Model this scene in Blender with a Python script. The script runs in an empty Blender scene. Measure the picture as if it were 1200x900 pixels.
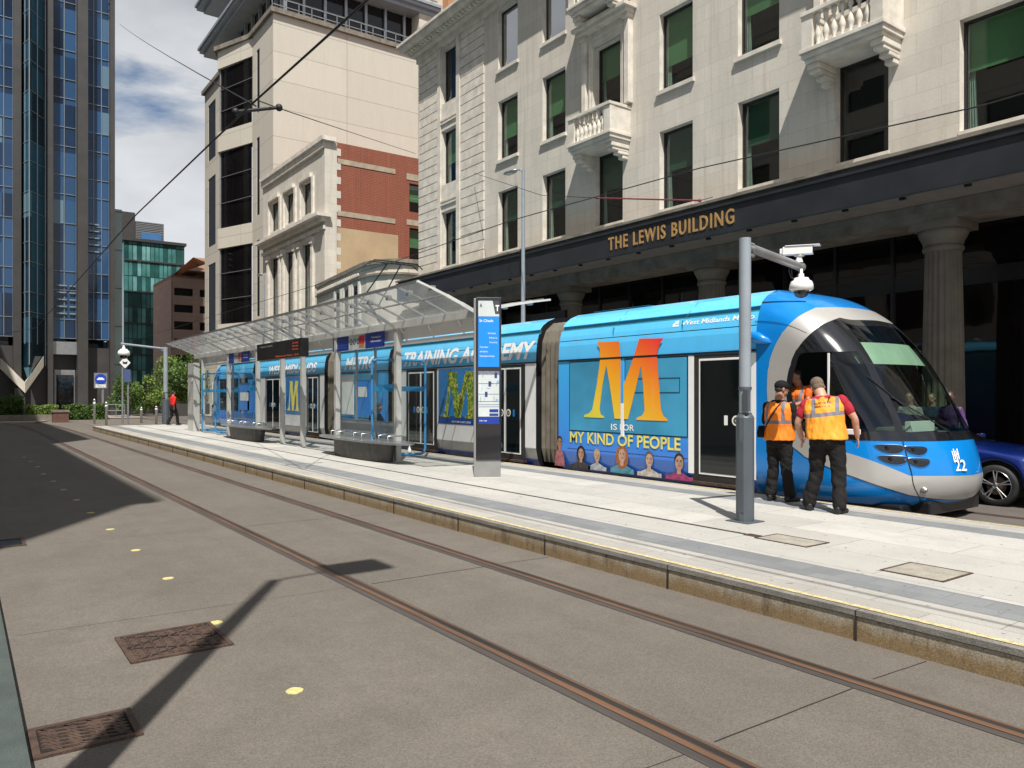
import bpy, bmesh, math, random
from mathutils import Vector, Matrix
random.seed(7)
D = bpy.data
C = bpy.context.scene.collection
R = math.radians
sin, cos, pi = math.sin, math.cos, math.pi

# ------------------------------------------------------------ camera, sky, sun, exposure
CAM_Z = 1.8
cam_data = D.cameras.new('camera'); cam = D.objects.new('camera', cam_data); C.objects.link(cam)
cam_data.sensor_width = 36; cam_data.lens = 27.0; cam_data.shift_y = 0.0096
cam_data.clip_start = 0.05; cam_data.clip_end = 3000
cam.location = (0, 0, CAM_Z); cam.rotation_euler = (R(90), 0, R(54.2))
sc = bpy.context.scene
sc.camera = cam
SUN_EL = 59.2
SDIR = Vector((-0.848, 0.53, 0)).normalized()      # way the light travels over the ground
ldir = Vector((SDIR.x*cos(R(SUN_EL)), SDIR.y*cos(R(SUN_EL)), -sin(R(SUN_EL))))
sun_data = D.lights.new('sun', 'SUN'); sun = D.objects.new('sun', sun_data); C.objects.link(sun)
sun_data.energy = 5.0; sun_data.angle = R(0.53); sun_data.color = (1.0, 0.955, 0.89)
sun.rotation_euler = ldir.to_track_quat('-Z', 'Y').to_euler()
sc.view_settings.view_transform = 'Standard'; sc.view_settings.look = 'None'
sc.view_settings.exposure = 0.42; sc.view_settings.gamma = 1
sc.view_settings.use_curve_mapping = False
sc.render.resolution_x = 1024; sc.render.resolution_y = 768
sc.render.engine = 'CYCLES'
sc.cycles.max_bounces = 6; sc.cycles.transparent_max_bounces = 24

w = D.worlds.new('World'); sc.world = w; w.use_nodes = True
nt = w.node_tree; nt.nodes.clear()
N = nt.nodes.new; L = nt.links.new
out = N('ShaderNodeOutputWorld'); bg = N('ShaderNodeBackground')
sky = N('ShaderNodeTexSky'); sky.sky_type = 'NISHITA'; sky.sun_disc = False
sky.sun_elevation = R(SUN_EL); sky.sun_rotation = math.atan2(-SDIR.x, -SDIR.y)
sky.air_density = 1.0; sky.dust_density = 1.2
tc = N('ShaderNodeTexCoord'); sp = N('ShaderNodeSeparateXYZ'); L(tc.outputs['Generated'], sp.inputs[0])
zz = N('ShaderNodeMath'); zz.operation = 'ADD'; zz.inputs[1].default_value = 0.22; L(sp.outputs[2], zz.inputs[0])
dx = N('ShaderNodeMath'); dx.operation = 'DIVIDE'; L(sp.outputs[0], dx.inputs[0]); L(zz.outputs[0], dx.inputs[1])
dy = N('ShaderNodeMath'); dy.operation = 'DIVIDE'; L(sp.outputs[1], dy.inputs[0]); L(zz.outputs[0], dy.inputs[1])
cb = N('ShaderNodeCombineXYZ'); L(dx.outputs[0], cb.inputs[0]); L(dy.outputs[0], cb.inputs[1])
n1 = N('ShaderNodeTexNoise'); n1.inputs['Scale'].default_value = 1.5; n1.inputs['Detail'].default_value = 9
n1.inputs['Roughness'].default_value = 0.58; n1.inputs['Distortion'].default_value = 0.25
mp = N('ShaderNodeMapping'); mp.inputs['Location'].default_value = (3.3, 1.4, 0.0); L(cb.outputs[0], mp.inputs[0]); L(mp.outputs[0], n1.inputs[0])
r1 = N('ShaderNodeValToRGB'); r1.color_ramp.elements[0].position = 0.36; r1.color_ramp.elements[1].position = 0.47
L(n1.outputs[0], r1.inputs[0])
n2 = N('ShaderNodeTexNoise'); n2.inputs['Scale'].default_value = 2.3; n2.inputs['Detail'].default_value = 6
mp2 = N('ShaderNodeMapping'); mp2.inputs['Location'].default_value = (8.1, 5.2, 2.0); L(cb.outputs[0], mp2.inputs[0]); L(mp2.outputs[0], n2.inputs[0])
r2 = N('ShaderNodeValToRGB'); r2.color_ramp.elements[0].position = 0.34; r2.color_ramp.elements[1].position = 0.66
r2.color_ramp.elements[0].color = (2.7, 3.05, 3.5, 1); r2.color_ramp.elements[1].color = (6.6, 6.8, 7.1, 1)
L(n2.outputs[0], r2.inputs[0])
mx = N('ShaderNodeMixRGB'); L(r1.outputs[0], mx.inputs[0]); L(sky.outputs[0], mx.inputs[1])
hz = N('ShaderNodeValToRGB'); hz.color_ramp.elements[0].position = 0.16; hz.color_ramp.elements[1].position = 0.36      # clouds thinner and whiter towards the horizon
hz.color_ramp.elements[0].color = (.75,.75,.75,1); hz.color_ramp.elements[1].color = (0,0,0,1); L(sp.outputs[2], hz.inputs[0])
wm = N('ShaderNodeMixRGB'); L(hz.outputs[0], wm.inputs[0]); L(r2.outputs[0], wm.inputs[1]); wm.inputs[2].default_value = (8.6, 8.8, 9.2, 1); L(wm.outputs[0], mx.inputs[2])
L(mx.outputs[0], bg.inputs[0]); bg.inputs[1].default_value = 0.076
L(bg.outputs[0], out.inputs[0])

# ------------------------------------------------------------ layout: a photo point on a plane of known place
F = 900.0; HV = 461.5
VD = (-0.811, 0.585)          # view direction over the ground
def atY(u, v, Y):
    a = (u-600)/F; t = Y/(VD[1]+0.811*a)
    return (VD[0]*t+0.585*a*t, Y, CAM_Z+t*(HV-v)/F)
def atX(u, v, X):
    a = (u-600)/F; t = X/(VD[0]+0.585*a)
    return (X, VD[1]*t+0.811*a*t, CAM_Z+t*(HV-v)/F)
def atZ(u, v, Z):
    a = (u-600)/F; t = F*(CAM_Z-Z)/(v-HV)
    return (VD[0]*t+0.585*a*t, VD[1]*t+0.811*a*t, Z)

# ------------------------------------------------------------ mesh builder
class MB:
    def __init__(s): s.v = []; s.f = []; s.m = []; s.s = []
    def add(s, vs, fs, m=0, sm=False):
        o = len(s.v); s.v += [tuple(p) for p in vs]
        for f in fs: s.f.append([i+o for i in f]); s.m.append(m); s.s.append(sm)
        return s
    def box(s, x0, x1, y0, y1, z0, z1, m=0):
        v = [(x0,y0,z0),(x1,y0,z0),(x1,y1,z0),(x0,y1,z0),(x0,y0,z1),(x1,y0,z1),(x1,y1,z1),(x0,y1,z1)]
        return s.add(v, [(0,3,2,1),(4,5,6,7),(0,1,5,4),(1,2,6,5),(2,3,7,6),(3,0,4,7)], m)
    def cbox(s, c, d, m=0, rz=0, tilt=None):
        M = Matrix.Rotation(rz, 3, 'Z')
        if tilt is not None: M = tilt
        v = []
        for k in ((-1,-1,-1),(1,-1,-1),(1,1,-1),(-1,1,-1),(-1,-1,1),(1,-1,1),(1,1,1),(-1,1,1)):
            p = M @ Vector((k[0]*d[0]/2, k[1]*d[1]/2, k[2]*d[2]/2)); v.append((p.x+c[0], p.y+c[1], p.z+c[2]))
        return s.add(v, [(0,3,2,1),(4,5,6,7),(0,1,5,4),(1,2,6,5),(2,3,7,6),(3,0,4,7)], m)
    def bar(s, a, b, wd, h, m=0):                 # rectangular bar from a to b
        a = Vector(a); b = Vector(b); d = (b-a); ln = d.length
        q = d.to_track_quat('X', 'Z').to_matrix()
        return s.cbox((a+b)/2, (ln, wd, h), m, tilt=q)
    def tube(s, pts, r, n=10, m=0, sm=True, cap=True):
        pts = [Vector(p) for p in pts]; k = len(pts)
        rs = r if isinstance(r, (list, tuple)) else [r]*k
        vs = []; ref = None
        for i, p in enumerate(pts):
            d = (pts[min(i+1,k-1)]-pts[max(i-1,0)]).normalized()
            if ref is None:
                ref = Vector((0,0,1)) if abs(d.z) < .9 else Vector((1,0,0))
            a = d.cross(ref).normalized(); b = a.cross(d).normalized(); ref = b
            for j in range(n):
                t = 2*pi*j/n; q = p+a*cos(t)*rs[i]+b*sin(t)*rs[i]; vs.append(q)
        fs = []
        for i in range(k-1):
            for j in range(n): fs.append((i*n+j, i*n+(j+1)%n, (i+1)*n+(j+1)%n, (i+1)*n+j))
        s.add(vs, fs, m, sm)
        if cap:
            s.add(vs[:n], [tuple(range(n))[::-1]], m); s.add(vs[-n:], [tuple(range(n))], m)
        return s
    def loft(s, rings, n=16, m=0, e=2.0):
        # rings: (center, axis_a, axis_b) with full-length radius vectors
        vs = []
        for c, a, b in rings:
            c = Vector(c); a = Vector(a); b = Vector(b)
            for j in range(n):
                t = 2*pi*j/n; ct = cos(t); st = sin(t)
                ct = math.copysign(abs(ct)**(2/e), ct); st = math.copysign(abs(st)**(2/e), st)
                vs.append(c+a*ct+b*st)
        fs = []
        for i in range(len(rings)-1):
            for j in range(n): fs.append((i*n+j, i*n+(j+1)%n, (i+1)*n+(j+1)%n, (i+1)*n+j))
        fs.append(tuple(range(n))[::-1]); fs.append(tuple(range((len(rings)-1)*n, len(rings)*n)))
        return s.add(vs, fs, m, True)
    def lathe(s, prof, c, n=20, m=0, sm=True, M=None, cap=True):
        vs = []
        for r, z in prof:
            for j in range(n):
                t = 2*pi*j/n; p = Vector((r*cos(t), r*sin(t), z))
                if M is not None: p = M @ p
                vs.append((c[0]+p.x, c[1]+p.y, c[2]+p.z))
        fs = []
        for i in range(len(prof)-1):
            for j in range(n): fs.append((i*n+j, i*n+(j+1)%n, (i+1)*n+(j+1)%n, (i+1)*n+j))
        if cap and prof[0][0] > 1e-4: fs.append(tuple(range(n))[::-1])
        if cap and prof[-1][0] > 1e-4: fs.append(tuple(range((len(prof)-1)*n, len(prof)*n)))
        return s.add(vs, fs, m, sm)
    def ball(s, c, r, n=14, k=9, m=0, M=None):
        rx, ry, rz = r if isinstance(r, (list, tuple)) else (r, r, r)
        vs = []; fs = []
        for i in range(k+1):
            ph = pi*i/k
            for j in range(n):
                t = 2*pi*j/n; p = Vector((rx*sin(ph)*cos(t), ry*sin(ph)*sin(t), rz*cos(ph)))
                if M is not None: p = M @ p
                vs.append((c[0]+p.x, c[1]+p.y, c[2]+p.z))
        for i in range(k):
            for j in range(n): fs.append((i*n+j, (i+1)*n+j, (i+1)*n+(j+1)%n, i*n+(j+1)%n))
        return s.add(vs, fs, m, True)
    def plate(s, pts, O, X, Y, th=0.0, m=0):      # 2-D outline in the frame O,X,Y; th pushes a thickness along X x Y
        O = Vector(O); X = Vector(X); Y = Vector(Y); Nn = X.cross(Y).normalized()
        a = [O+X*p[0]+Y*p[1] for p in pts]; n = len(a)
        if th == 0: return s.add(a, [tuple(range(n))], m)
        b = [p+Nn*th for p in a]
        fs = [tuple(range(n))[::-1], tuple(range(n, 2*n))]+[(i, (i+1)%n, n+(i+1)%n, n+i) for i in range(n)]
        return s.add(a+b, fs, m)
    def text(s, body, O, X, Y, h, wd=None, m=0, shear=0.0, off=0.0, center=False, space=1.0, ext=0.0):
        cu = D.curves.new('t', 'FONT'); cu.body = body; cu.size = 1; cu.shear = shear; cu.offset = off; cu.space_character = space
        cu.extrude = ext/h if ext else 0
        cu.resolution_u = 3
        ob = D.objects.new('t', cu); me = ob.to_mesh()
        if len(me.vertices):
            xs = [p.co.x for p in me.vertices]; x0 = min(xs); x1 = max(xs)
            ys = [p.co.y for p in me.vertices]; y0 = min(ys); y1 = max(ys)
            caph = 0.72
            sy = h/caph if '\n' not in body else h/(y1-y0)
            sx = sy if wd is None else wd/max(1e-6, x1-x0)
            O = Vector(O); X = Vector(X); Y = Vector(Y); Z = X.cross(Y)
            cx = (x0+x1)/2 if center else x0
            by = 0 if '\n' not in body else y0
            vs = [O+X*((p.co.x-cx)*sx)+Y*((p.co.y-by)*sy)+Z*(p.co.z*h) for p in me.vertices]
            s.add(vs, [tuple(f.vertices) for f in me.polygons], m)
        ob.to_mesh_clear(); D.objects.remove(ob); D.curves.remove(cu)
        return s
    def wall(s, O, X, Nn, s0, s1, z0, z1, holes, depth, m=0, mr=None):
        # wall face in the frame O + X*s + z, with holes (sa,sb,za,zb); Nn points inward, reveals go 'depth' in
        O = Vector(O); X = Vector(X); Nn = Vector(Nn)
        if mr is None: mr = m
        holes = [h for h in holes if h[1] > s0 and h[0] < s1]
        ss = sorted(set([s0, s1]+[min(max(q, s0), s1) for h in holes for q in h[:2]]))
        zs = sorted(set([z0, z1]+[min(max(q, z0), z1) for h in holes for q in h[2:4]]))
        P = lambda a, z, d=0: O+X*a+Nn*d+Vector((0, 0, z))
        flip = X.cross(Vector((0,0,1))).dot(Nn) > 0
        def q(vs, mm): s.add(vs if not flip else vs[::-1], [(0,1,2,3)], mm)
        for i in range(len(ss)-1):
            for j in range(len(zs)-1):
                cs = (ss[i]+ss[i+1])/2; cz = (zs[j]+zs[j+1])/2
                if any(h[0] < cs < h[1] and h[2] < cz < h[3] for h in holes): continue
                q([P(ss[i], zs[j]), P(ss[i+1], zs[j]), P(ss[i+1], zs[j+1]), P(ss[i], zs[j+1])], m)
        for h in holes:
            a, b, c, d = h[:4]; dp = h[4] if len(h) > 4 else depth
            q([P(a,c), P(a,c,dp), P(b,c,dp), P(b,c)], mr); q([P(a,d), P(b,d), P(b,d,dp), P(a,d,dp)], mr)
            q([P(a,c), P(a,d), P(a,d,dp), P(a,c,dp)], mr); q([P(b,c), P(b,c,dp), P(b,d,dp), P(b,d)], mr)
        return s
    def build(s, name, mats, parent=None, bevel=0, loc=None):
        if not isinstance(mats, (list, tuple)): mats = [mats]
        p = parent; base = Vector((0,0,0))
        while p is not None: base += p.location; p = p.parent
        vs = s.v
        if parent is None and loc is None:
            xs = [v[0] for v in vs]; ys = [v[1] for v in vs]; zs = [v[2] for v in vs]
            loc = Vector(((min(xs)+max(xs))/2, (min(ys)+max(ys))/2, min(zs)))
        if parent is None: base = Vector(loc)
        me = D.meshes.new(name)
        me.from_pydata([(v[0]-base.x, v[1]-base.y, v[2]-base.z) for v in vs], [], s.f)
        for mm in mats: me.materials.append(mm)
        me.polygons.foreach_set('material_index', s.m); me.polygons.foreach_set('use_smooth', s.s)
        me.update()
        o = D.objects.new(name, me); C.objects.link(o)
        if parent is None: o.location = base
        else: o.parent = parent
        if bevel:
            md = o.modifiers.new('bevel', 'BEVEL'); md.width = bevel; md.segments = 2; md.limit_method = 'ANGLE'; md.angle_limit = R(40)
        return o
def pieces(mb, name, mats, parent=None, eps=.004, **kw):
    # one object for every separate piece held in the builder
    n = len(mb.v); par = list(range(n))
    def find(a):
        while par[a] != a: par[a] = par[par[a]]; a = par[a]
        return a
    for f in mb.f:
        r = find(f[0])
        for i in f[1:]: par[find(i)] = r
    comp = {}
    for i in range(n): comp.setdefault(find(i), []).append(i)
    keys = list(comp); bb = {}
    for k_ in keys:
        P = [mb.v[i] for i in comp[k_]]; bb[k_] = [min(p[a] for p in P)-eps for a in range(3)]+[max(p[a] for p in P)+eps for a in range(3)]
    ch = True
    while ch:                                        # join pieces that touch
        ch = False; ks = list(bb)
        for i, a in enumerate(ks):
            if a not in bb: continue
            for b in ks[i+1:]:
                if b not in bb: continue
                A, B = bb[a], bb[b]
                if all(A[q] <= B[q+3] and B[q] <= A[q+3] for q in range(3)):
                    par[find(b)] = find(a); del bb[b]
                    r = find(a)
                    bb[a] = [min(A[q], B[q]) for q in range(3)]+[max(A[q+3], B[q+3]) for q in range(3)]; ch = True
    groups = {}
    for fi, f in enumerate(mb.f): groups.setdefault(find(f[0]), []).append(fi)
    out = []
    for g_ in groups.values():
        m2 = MB(); mp_ = {}
        for fi in g_:
            nf = []
            for i in mb.f[fi]:
                if i not in mp_: mp_[i] = len(m2.v); m2.v.append(mb.v[i])
                nf.append(mp_[i])
            m2.f.append(nf); m2.m.append(mb.m[fi]); m2.s.append(mb.s[fi])
        out.append(m2.build(name, mats, parent, **kw))
    return out
def tag(o, label=None, cat=None, group=None, kind=None):
    if label: o['label'] = label
    if cat: o['category'] = cat
    if group: o['group'] = group
    if kind: o['kind'] = kind
    return o
def thing(name, label, cat, loc=(0,0,0), rz=0, group=None):
    o = D.objects.new(name, None); C.objects.link(o); o.location = loc; o.rotation_euler = (0,0,rz)
    o.empty_display_size = .2
    return tag(o, label, cat, group)
def dup(o, parent=None):
    c = o.copy(); C.objects.link(c)
    if parent is not None: c.parent = parent
    for ch in [k for k in D.objects if k.parent == o]: dup(ch, c)
    return c
def remeshed(mb, voxel, smooth=2, name='body', mats=None, parent=None, fac=0.5, wr=0.0, wf=(9,9,16)):
    o = mb.build('tmp', mats or [], None, loc=(0,0,0))
    md = o.modifiers.new('r', 'REMESH'); md.mode = 'VOXEL'; md.voxel_size = voxel; md.use_smooth_shade = True
    if smooth:
        ms = o.modifiers.new('s', 'SMOOTH'); ms.iterations = smooth; ms.factor = fac
    dg = bpy.context.evaluated_depsgraph_get(); dg.update()
    me = D.meshes.new_from_object(o.evaluated_get(dg)); me.name = name
    if wr:                                           # folds in the cloth
        from mathutils import noise as mn
        nr = [v.normal.copy() for v in me.vertices]
        for v, n_ in zip(me.vertices, nr):
            q = Vector((v.co.x*wf[0], v.co.y*wf[1], v.co.z*wf[2]+v.co.x*5)); a = mn.noise(q)+.5*mn.noise(q*2.1)
            v.co += n_*wr*(a-abs(a)*.3)
    me.materials.clear()
    for mm in (mats or []): me.materials.append(mm)
    me.polygons.foreach_set('use_smooth', [True]*len(me.polygons)); me.polygons.foreach_set('material_index', [0]*len(me.polygons))
    old = o.data; D.objects.remove(o); D.meshes.remove(old)
    n = D.objects.new(name, me); C.objects.link(n)
    if parent is not None: n.parent = parent
    return n

# ------------------------------------------------------------ materials
def nodes(name):
    m = D.materials.new(name); m.use_nodes = True; t = m.node_tree
    return m, t, t.nodes['Principled BSDF'], t.nodes.new, t.links.new
def mixrgb(N, L, fac, a, b, mode='MIX'):
    x = N('ShaderNodeMixRGB'); x.blend_type = mode
    for i, q in enumerate((fac, a, b)):
        if hasattr(q, 'is_output') : L(q, x.inputs[i])
        elif i == 0: x.inputs[0].default_value = q
        else: x.inputs[i].default_value = (*q[:3], 1)
    return x.outputs[0]
def mth(N, L, op, a, b=0.0, clamp=False):
    x = N('ShaderNodeMath'); x.operation = op; x.use_clamp = clamp
    for i, q in enumerate((a, b)):
        if hasattr(q, 'is_output'): L(q, x.inputs[i])
        else: x.inputs[i].default_value = q
    return x.outputs[0]
def noise(N, L, vec, scale, detail=4, rough=.55, dist=0):
    n = N('ShaderNodeTexNoise'); n.inputs['Scale'].default_value = scale; n.inputs['Detail'].default_value = detail
    n.inputs['Roughness'].default_value = rough; n.inputs['Distortion'].default_value = dist
    if vec is not None: L(vec, n.inputs[0])
    return n.outputs[0]
def ramp(N, L, src, a, b, ca=(0,0,0), cb=(1,1,1)):
    r = N('ShaderNodeValToRGB'); r.color_ramp.elements[0].position = a; r.color_ramp.elements[1].position = b
    r.color_ramp.elements[0].color = (*ca, 1); r.color_ramp.elements[1].color = (*cb, 1); L(src, r.inputs[0]); return r.outputs[0]
def pmat(name, col, rough=.5, metal=0, var=.12, scale=3, bump=0, bscale=60, coat=0, spec=.5, fine=0):
    m, t, b, N, L = nodes(name)
    tc = N('ShaderNodeTexCoord').outputs['Object']
    c2 = tuple(min(1, x*(1-var)) for x in col); c1 = tuple(min(1, x*(1+var*.6)) for x in col)
    cc = mixrgb(N, L, ramp(N, L, noise(N, L, tc, scale, 6), .3, .7), c2, c1)
    if fine:
        cc = mixrgb(N, L, fine, cc, ramp(N, L, noise(N, L, tc, 140, 3, .7), .35, .65), 'OVERLAY')
    L(cc, b.inputs['Base Color'])
    b.inputs['Roughness'].default_value = rough; b.inputs['Metallic'].default_value = metal
    b.inputs['Specular IOR Level'].default_value = spec
    b.inputs['Coat Weight'].default_value = coat; b.inputs['Coat Roughness'].default_value = .05
    if bump:
        bp = N('ShaderNodeBump'); bp.inputs['Strength'].default_value = bump; bp.inputs['Distance'].default_value = .01
        L(noise(N, L, tc, bscale, 5), bp.inputs['Height']); L(bp.outputs[0], b.inputs['Normal'])
    return m
def glassmat(name, tint=(.6,.7,.68), trans=.8, rough=.02, refl=.9, diff=None, dfac=0.0, ior=1.5):
    m, t, b, N, L = nodes(name)
    tr = N('ShaderNodeBsdfTransparent'); tr.inputs[0].default_value = (*tint, 1)
    gl = N('ShaderNodeBsdfGlossy'); gl.inputs['Roughness'].default_value = rough; gl.inputs['Color'].default_value = (refl, refl, refl, 1)
    lw = N('ShaderNodeLayerWeight'); lw.inputs['Blend'].default_value = .5      # two-sided Schlick, so thin panes reflect alike from both faces
    r0 = ((ior-1)/(ior+1))**2
    f2 = mth(N, L, 'ADD', r0*1.6, mth(N, L, 'MULTIPLY', mth(N, L, 'POWER', lw.outputs['Facing'], 5.0), 1-r0*1.6), True)
    base = tr.outputs[0]
    if diff:
        df = N('ShaderNodeBsdfDiffuse'); df.inputs[0].default_value = (*diff, 1)
        tl = N('ShaderNodeBsdfTranslucent'); tl.inputs[0].default_value = (*diff, 1)
        ad = N('ShaderNodeMixShader'); ad.inputs[0].default_value = .5; L(df.outputs[0], ad.inputs[1]); L(tl.outputs[0], ad.inputs[2])
        mm = N('ShaderNodeMixShader'); mm.inputs[0].default_value = dfac; L(tr.outputs[0], mm.inputs[1]); L(ad.outputs[0], mm.inputs[2]); base = mm.outputs[0]
    ms = N('ShaderNodeMixShader'); L(f2, ms.inputs[0]); L(base, ms.inputs[1]); L(gl.outputs[0], ms.inputs[2])
    L(ms.outputs[0], t.nodes['Material Output'].inputs[0])
    return m
def emis(name, col, st):
    m, t, b, N, L = nodes(name)
    b.inputs['Base Color'].default_value = (*[c*.3 for c in col], 1); b.inputs['Emission Color'].default_value = (*col, 1); b.inputs['Emission Strength'].default_value = st
    return m
def stone(name, col, bw=1.2, bh=.45, mort=.004, dark=.75, stain=.25, rough=.85, msmooth=.1, offset=.5):
    # ashlar: joints follow the wall whichever way it faces
    m, t, b, N, L = nodes(name)
    geo = N('ShaderNodeNewGeometry'); sp = N('ShaderNodeSeparateXYZ'); L(geo.outputs['Position'], sp.inputs[0])
    s = mth(N, L, 'ADD', sp.outputs[0], sp.outputs[1])
    cb = N('ShaderNodeCombineXYZ'); L(s, cb.inputs[0]); L(sp.outputs[2], cb.inputs[1])
    br = N('ShaderNodeTexBrick'); br.inputs['Scale'].default_value = 1; br.inputs['Brick Width'].default_value = bw; br.offset = offset
    br.inputs['Row Height'].default_value = bh; br.inputs['Mortar Size'].default_value = mort; br.inputs['Mortar Smooth'].default_value = msmooth
    br.inputs['Color1'].default_value = (*col, 1); br.inputs['Color2'].default_value = (*[c*.90 for c in col], 1)
    br.inputs['Mortar'].default_value = (*[c*dark for c in col], 1); br.inputs['Bias'].default_value = 0
    L(cb.outputs[0], br.inputs['Vector'])
    mpg = N('ShaderNodeMapping'); mpg.inputs['Scale'].default_value = (1, 1, .22); L(geo.outputs['Position'], mpg.inputs[0])
    st = ramp(N, L, noise(N, L, mpg.outputs[0], 1.6, 8, .65), .35, .72)
    c = mixrgb(N, L, mth(N, L, 'MULTIPLY', st, stain), br.outputs['Color'], [x*.55 for x in col])
    mps = N('ShaderNodeMapping'); mps.inputs['Scale'].default_value = (2.2, 2.2, .09); L(geo.outputs['Position'], mps.inputs[0])
    c = mixrgb(N, L, mth(N, L, 'MULTIPLY', ramp(N, L, noise(N, L, mps.outputs[0], 2.2, 6, .7), .52, .70), stain), c, (col[0]*.45, col[1]*.43, col[2]*.40))
    c = mixrgb(N, L, mth(N, L, 'MULTIPLY', ramp(N, L, noise(N, L, geo.outputs['Position'], .35, 4, .6), .4, .65), stain*.5), c, [x*.74 for x in col])
    c = mixrgb(N, L, .25, c, ramp(N, L, noise(N, L, geo.outputs['Position'], 14, 8, .7), .3, .7, (.35,.35,.35), (.65,.65,.65)), 'OVERLAY')
    L(c, b.inputs['Base Color']); b.inputs['Roughness'].default_value = rough; b.inputs['Specular IOR Level'].default_value = .25
    bp = N('ShaderNodeBump'); bp.inputs['Strength'].default_value = .3; bp.inputs['Distance'].default_value = .012
    hh = mth(N, L, 'SUBTRACT', mth(N, L, 'MULTIPLY', noise(N, L, geo.outputs['Position'], 25, 6), .35), br.outputs['Fac'])
    L(hh, bp.inputs['Height']); L(bp.outputs[0], b.inputs['Normal'])
    return m
M = {}
M['lime'] = stone('limestone', (.655,.61,.535), 1.1, .45, .006, .72, .38)
M['lime_plain'] = pmat('carved_limestone', (.65,.605,.53), .85, var=.22, scale=2.5, bump=.3, bscale=30)
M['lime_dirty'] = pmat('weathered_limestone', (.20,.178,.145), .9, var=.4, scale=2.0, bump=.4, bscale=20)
M['pale'] = stone('pale_stone', (.56,.52,.445), 6.2, 2.05, .016, .42, .10, offset=0.0)
M['pale_plain'] = pmat('pale_stone_plain', (.54,.50,.43), .8, var=.12, scale=1.5, bump=.1)
M['brick'] = stone('red_brick', (.235,.082,.052), .30, .10, .014, 1.6, .35)
M['render'] = pmat('tan_render', (.42,.31,.19), .9, var=.15, scale=.8, bump=.1)
M['brown'] = stone('brown_cladding', (.42,.28,.22), 1.5, .6, .01, .7, .2)
M['black'] = pmat('black_paint', (.012,.012,.014), .35, var=.2, coat=.2)
M['fascia'] = pmat('dark_fascia', (.028,.03,.035), .3, var=.25, scale=1.2)
M['dark'] = pmat('dark_interior', (.005,.005,.006), .9, var=.3)
M['gold'] = pmat('gold_letters', (.72,.42,.16), .35, metal=.5, var=.1)
M['white'] = pmat('white_paint', (.80,.80,.79), .35, var=.05, scale=2, coat=.3)
M['greymetal'] = pmat('grey_metal', (.35,.36,.37), .38, metal=.6, var=.15, scale=4)
M['steel'] = pmat('steel', (.52,.53,.53), .3, metal=.85, var=.15, scale=5)
M['polegrey'] = pmat('grey_pole_paint', (.27,.31,.35), .4, var=.12, scale=3, coat=.2)
M['poledark'] = pmat('dark_pole_paint', (.075,.09,.105), .45, var=.15, scale=3)
M['rubber'] = pmat('rubber', (.02,.02,.02), .7, var=.3, scale=8)
M['yellow'] = pmat('yellow_line', (.56,.46,.25), .8, var=.45, scale=22, fine=.6)
M['red'] = pmat('red_paint', (.45,.04,.04), .4, var=.1)
M['wire'] = pmat('cable', (.012,.012,.013), .6)
def winglass(name, col, rough=.03, spec=.6, cells=None):
    m, t, b, N, L = nodes(name)
    tc = N('ShaderNodeTexCoord').outputs['Object']
    cc = mixrgb(N, L, ramp(N, L, noise(N, L, tc, .6, 3), .35, .65), [c*.6 for c in col], col)
    if cells:                                        # every pane its own tone, some with blinds down
        g = N('ShaderNodeNewGeometry').outputs['Position']; dv = N('ShaderNodeVectorMath'); dv.operation = 'DIVIDE'; dv.inputs[1].default_value = cells[0]; L(g, dv.inputs[0])
        fl = N('ShaderNodeVectorMath'); fl.operation = 'FLOOR'; L(dv.outputs[0], fl.inputs[0]); wn = N('ShaderNodeTexWhiteNoise'); L(fl.outputs[0], wn.inputs['Vector'])
        cc = mixrgb(N, L, ramp(N, L, wn.outputs['Value'], .1, .75), cc, cells[1]); cc = mixrgb(N, L, ramp(N, L, wn.outputs['Value'], .93, .94), cc, cells[2])
    L(cc, b.inputs['Base Color']); b.inputs['Roughness'].default_value = rough; b.inputs['Specular IOR Level'].default_value = spec
    bp = N('ShaderNodeBump'); bp.inputs['Strength'].default_value = .06; bp.inputs['Distance'].default_value = .05
    L(noise(N, L, tc, .9, 2), bp.inputs['Height']); L(bp.outputs[0], b.inputs['Normal'])
    return m
M['wglass'] = winglass('dark_window_glass', (.010,.016,.015))
M['bglass'] = winglass('black_window_glass', (.008,.007,.007))
M['bglass2'] = winglass('deep_black_glass', (.010,.016,.024), .4, .03)
M['clear'] = glassmat('clear_glass', (.88,.93,.91))
M['blind'] = pmat('green_blind', (.17,.33,.16), .8, var=.15, scale=1)
M['blinddk'] = pmat('dark_green_blind', (.05,.12,.085), .8, var=.2, scale=1)
M['curtain'] = pmat('pale_curtain', (.35,.42,.38), .8, var=.2, scale=6)
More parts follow.
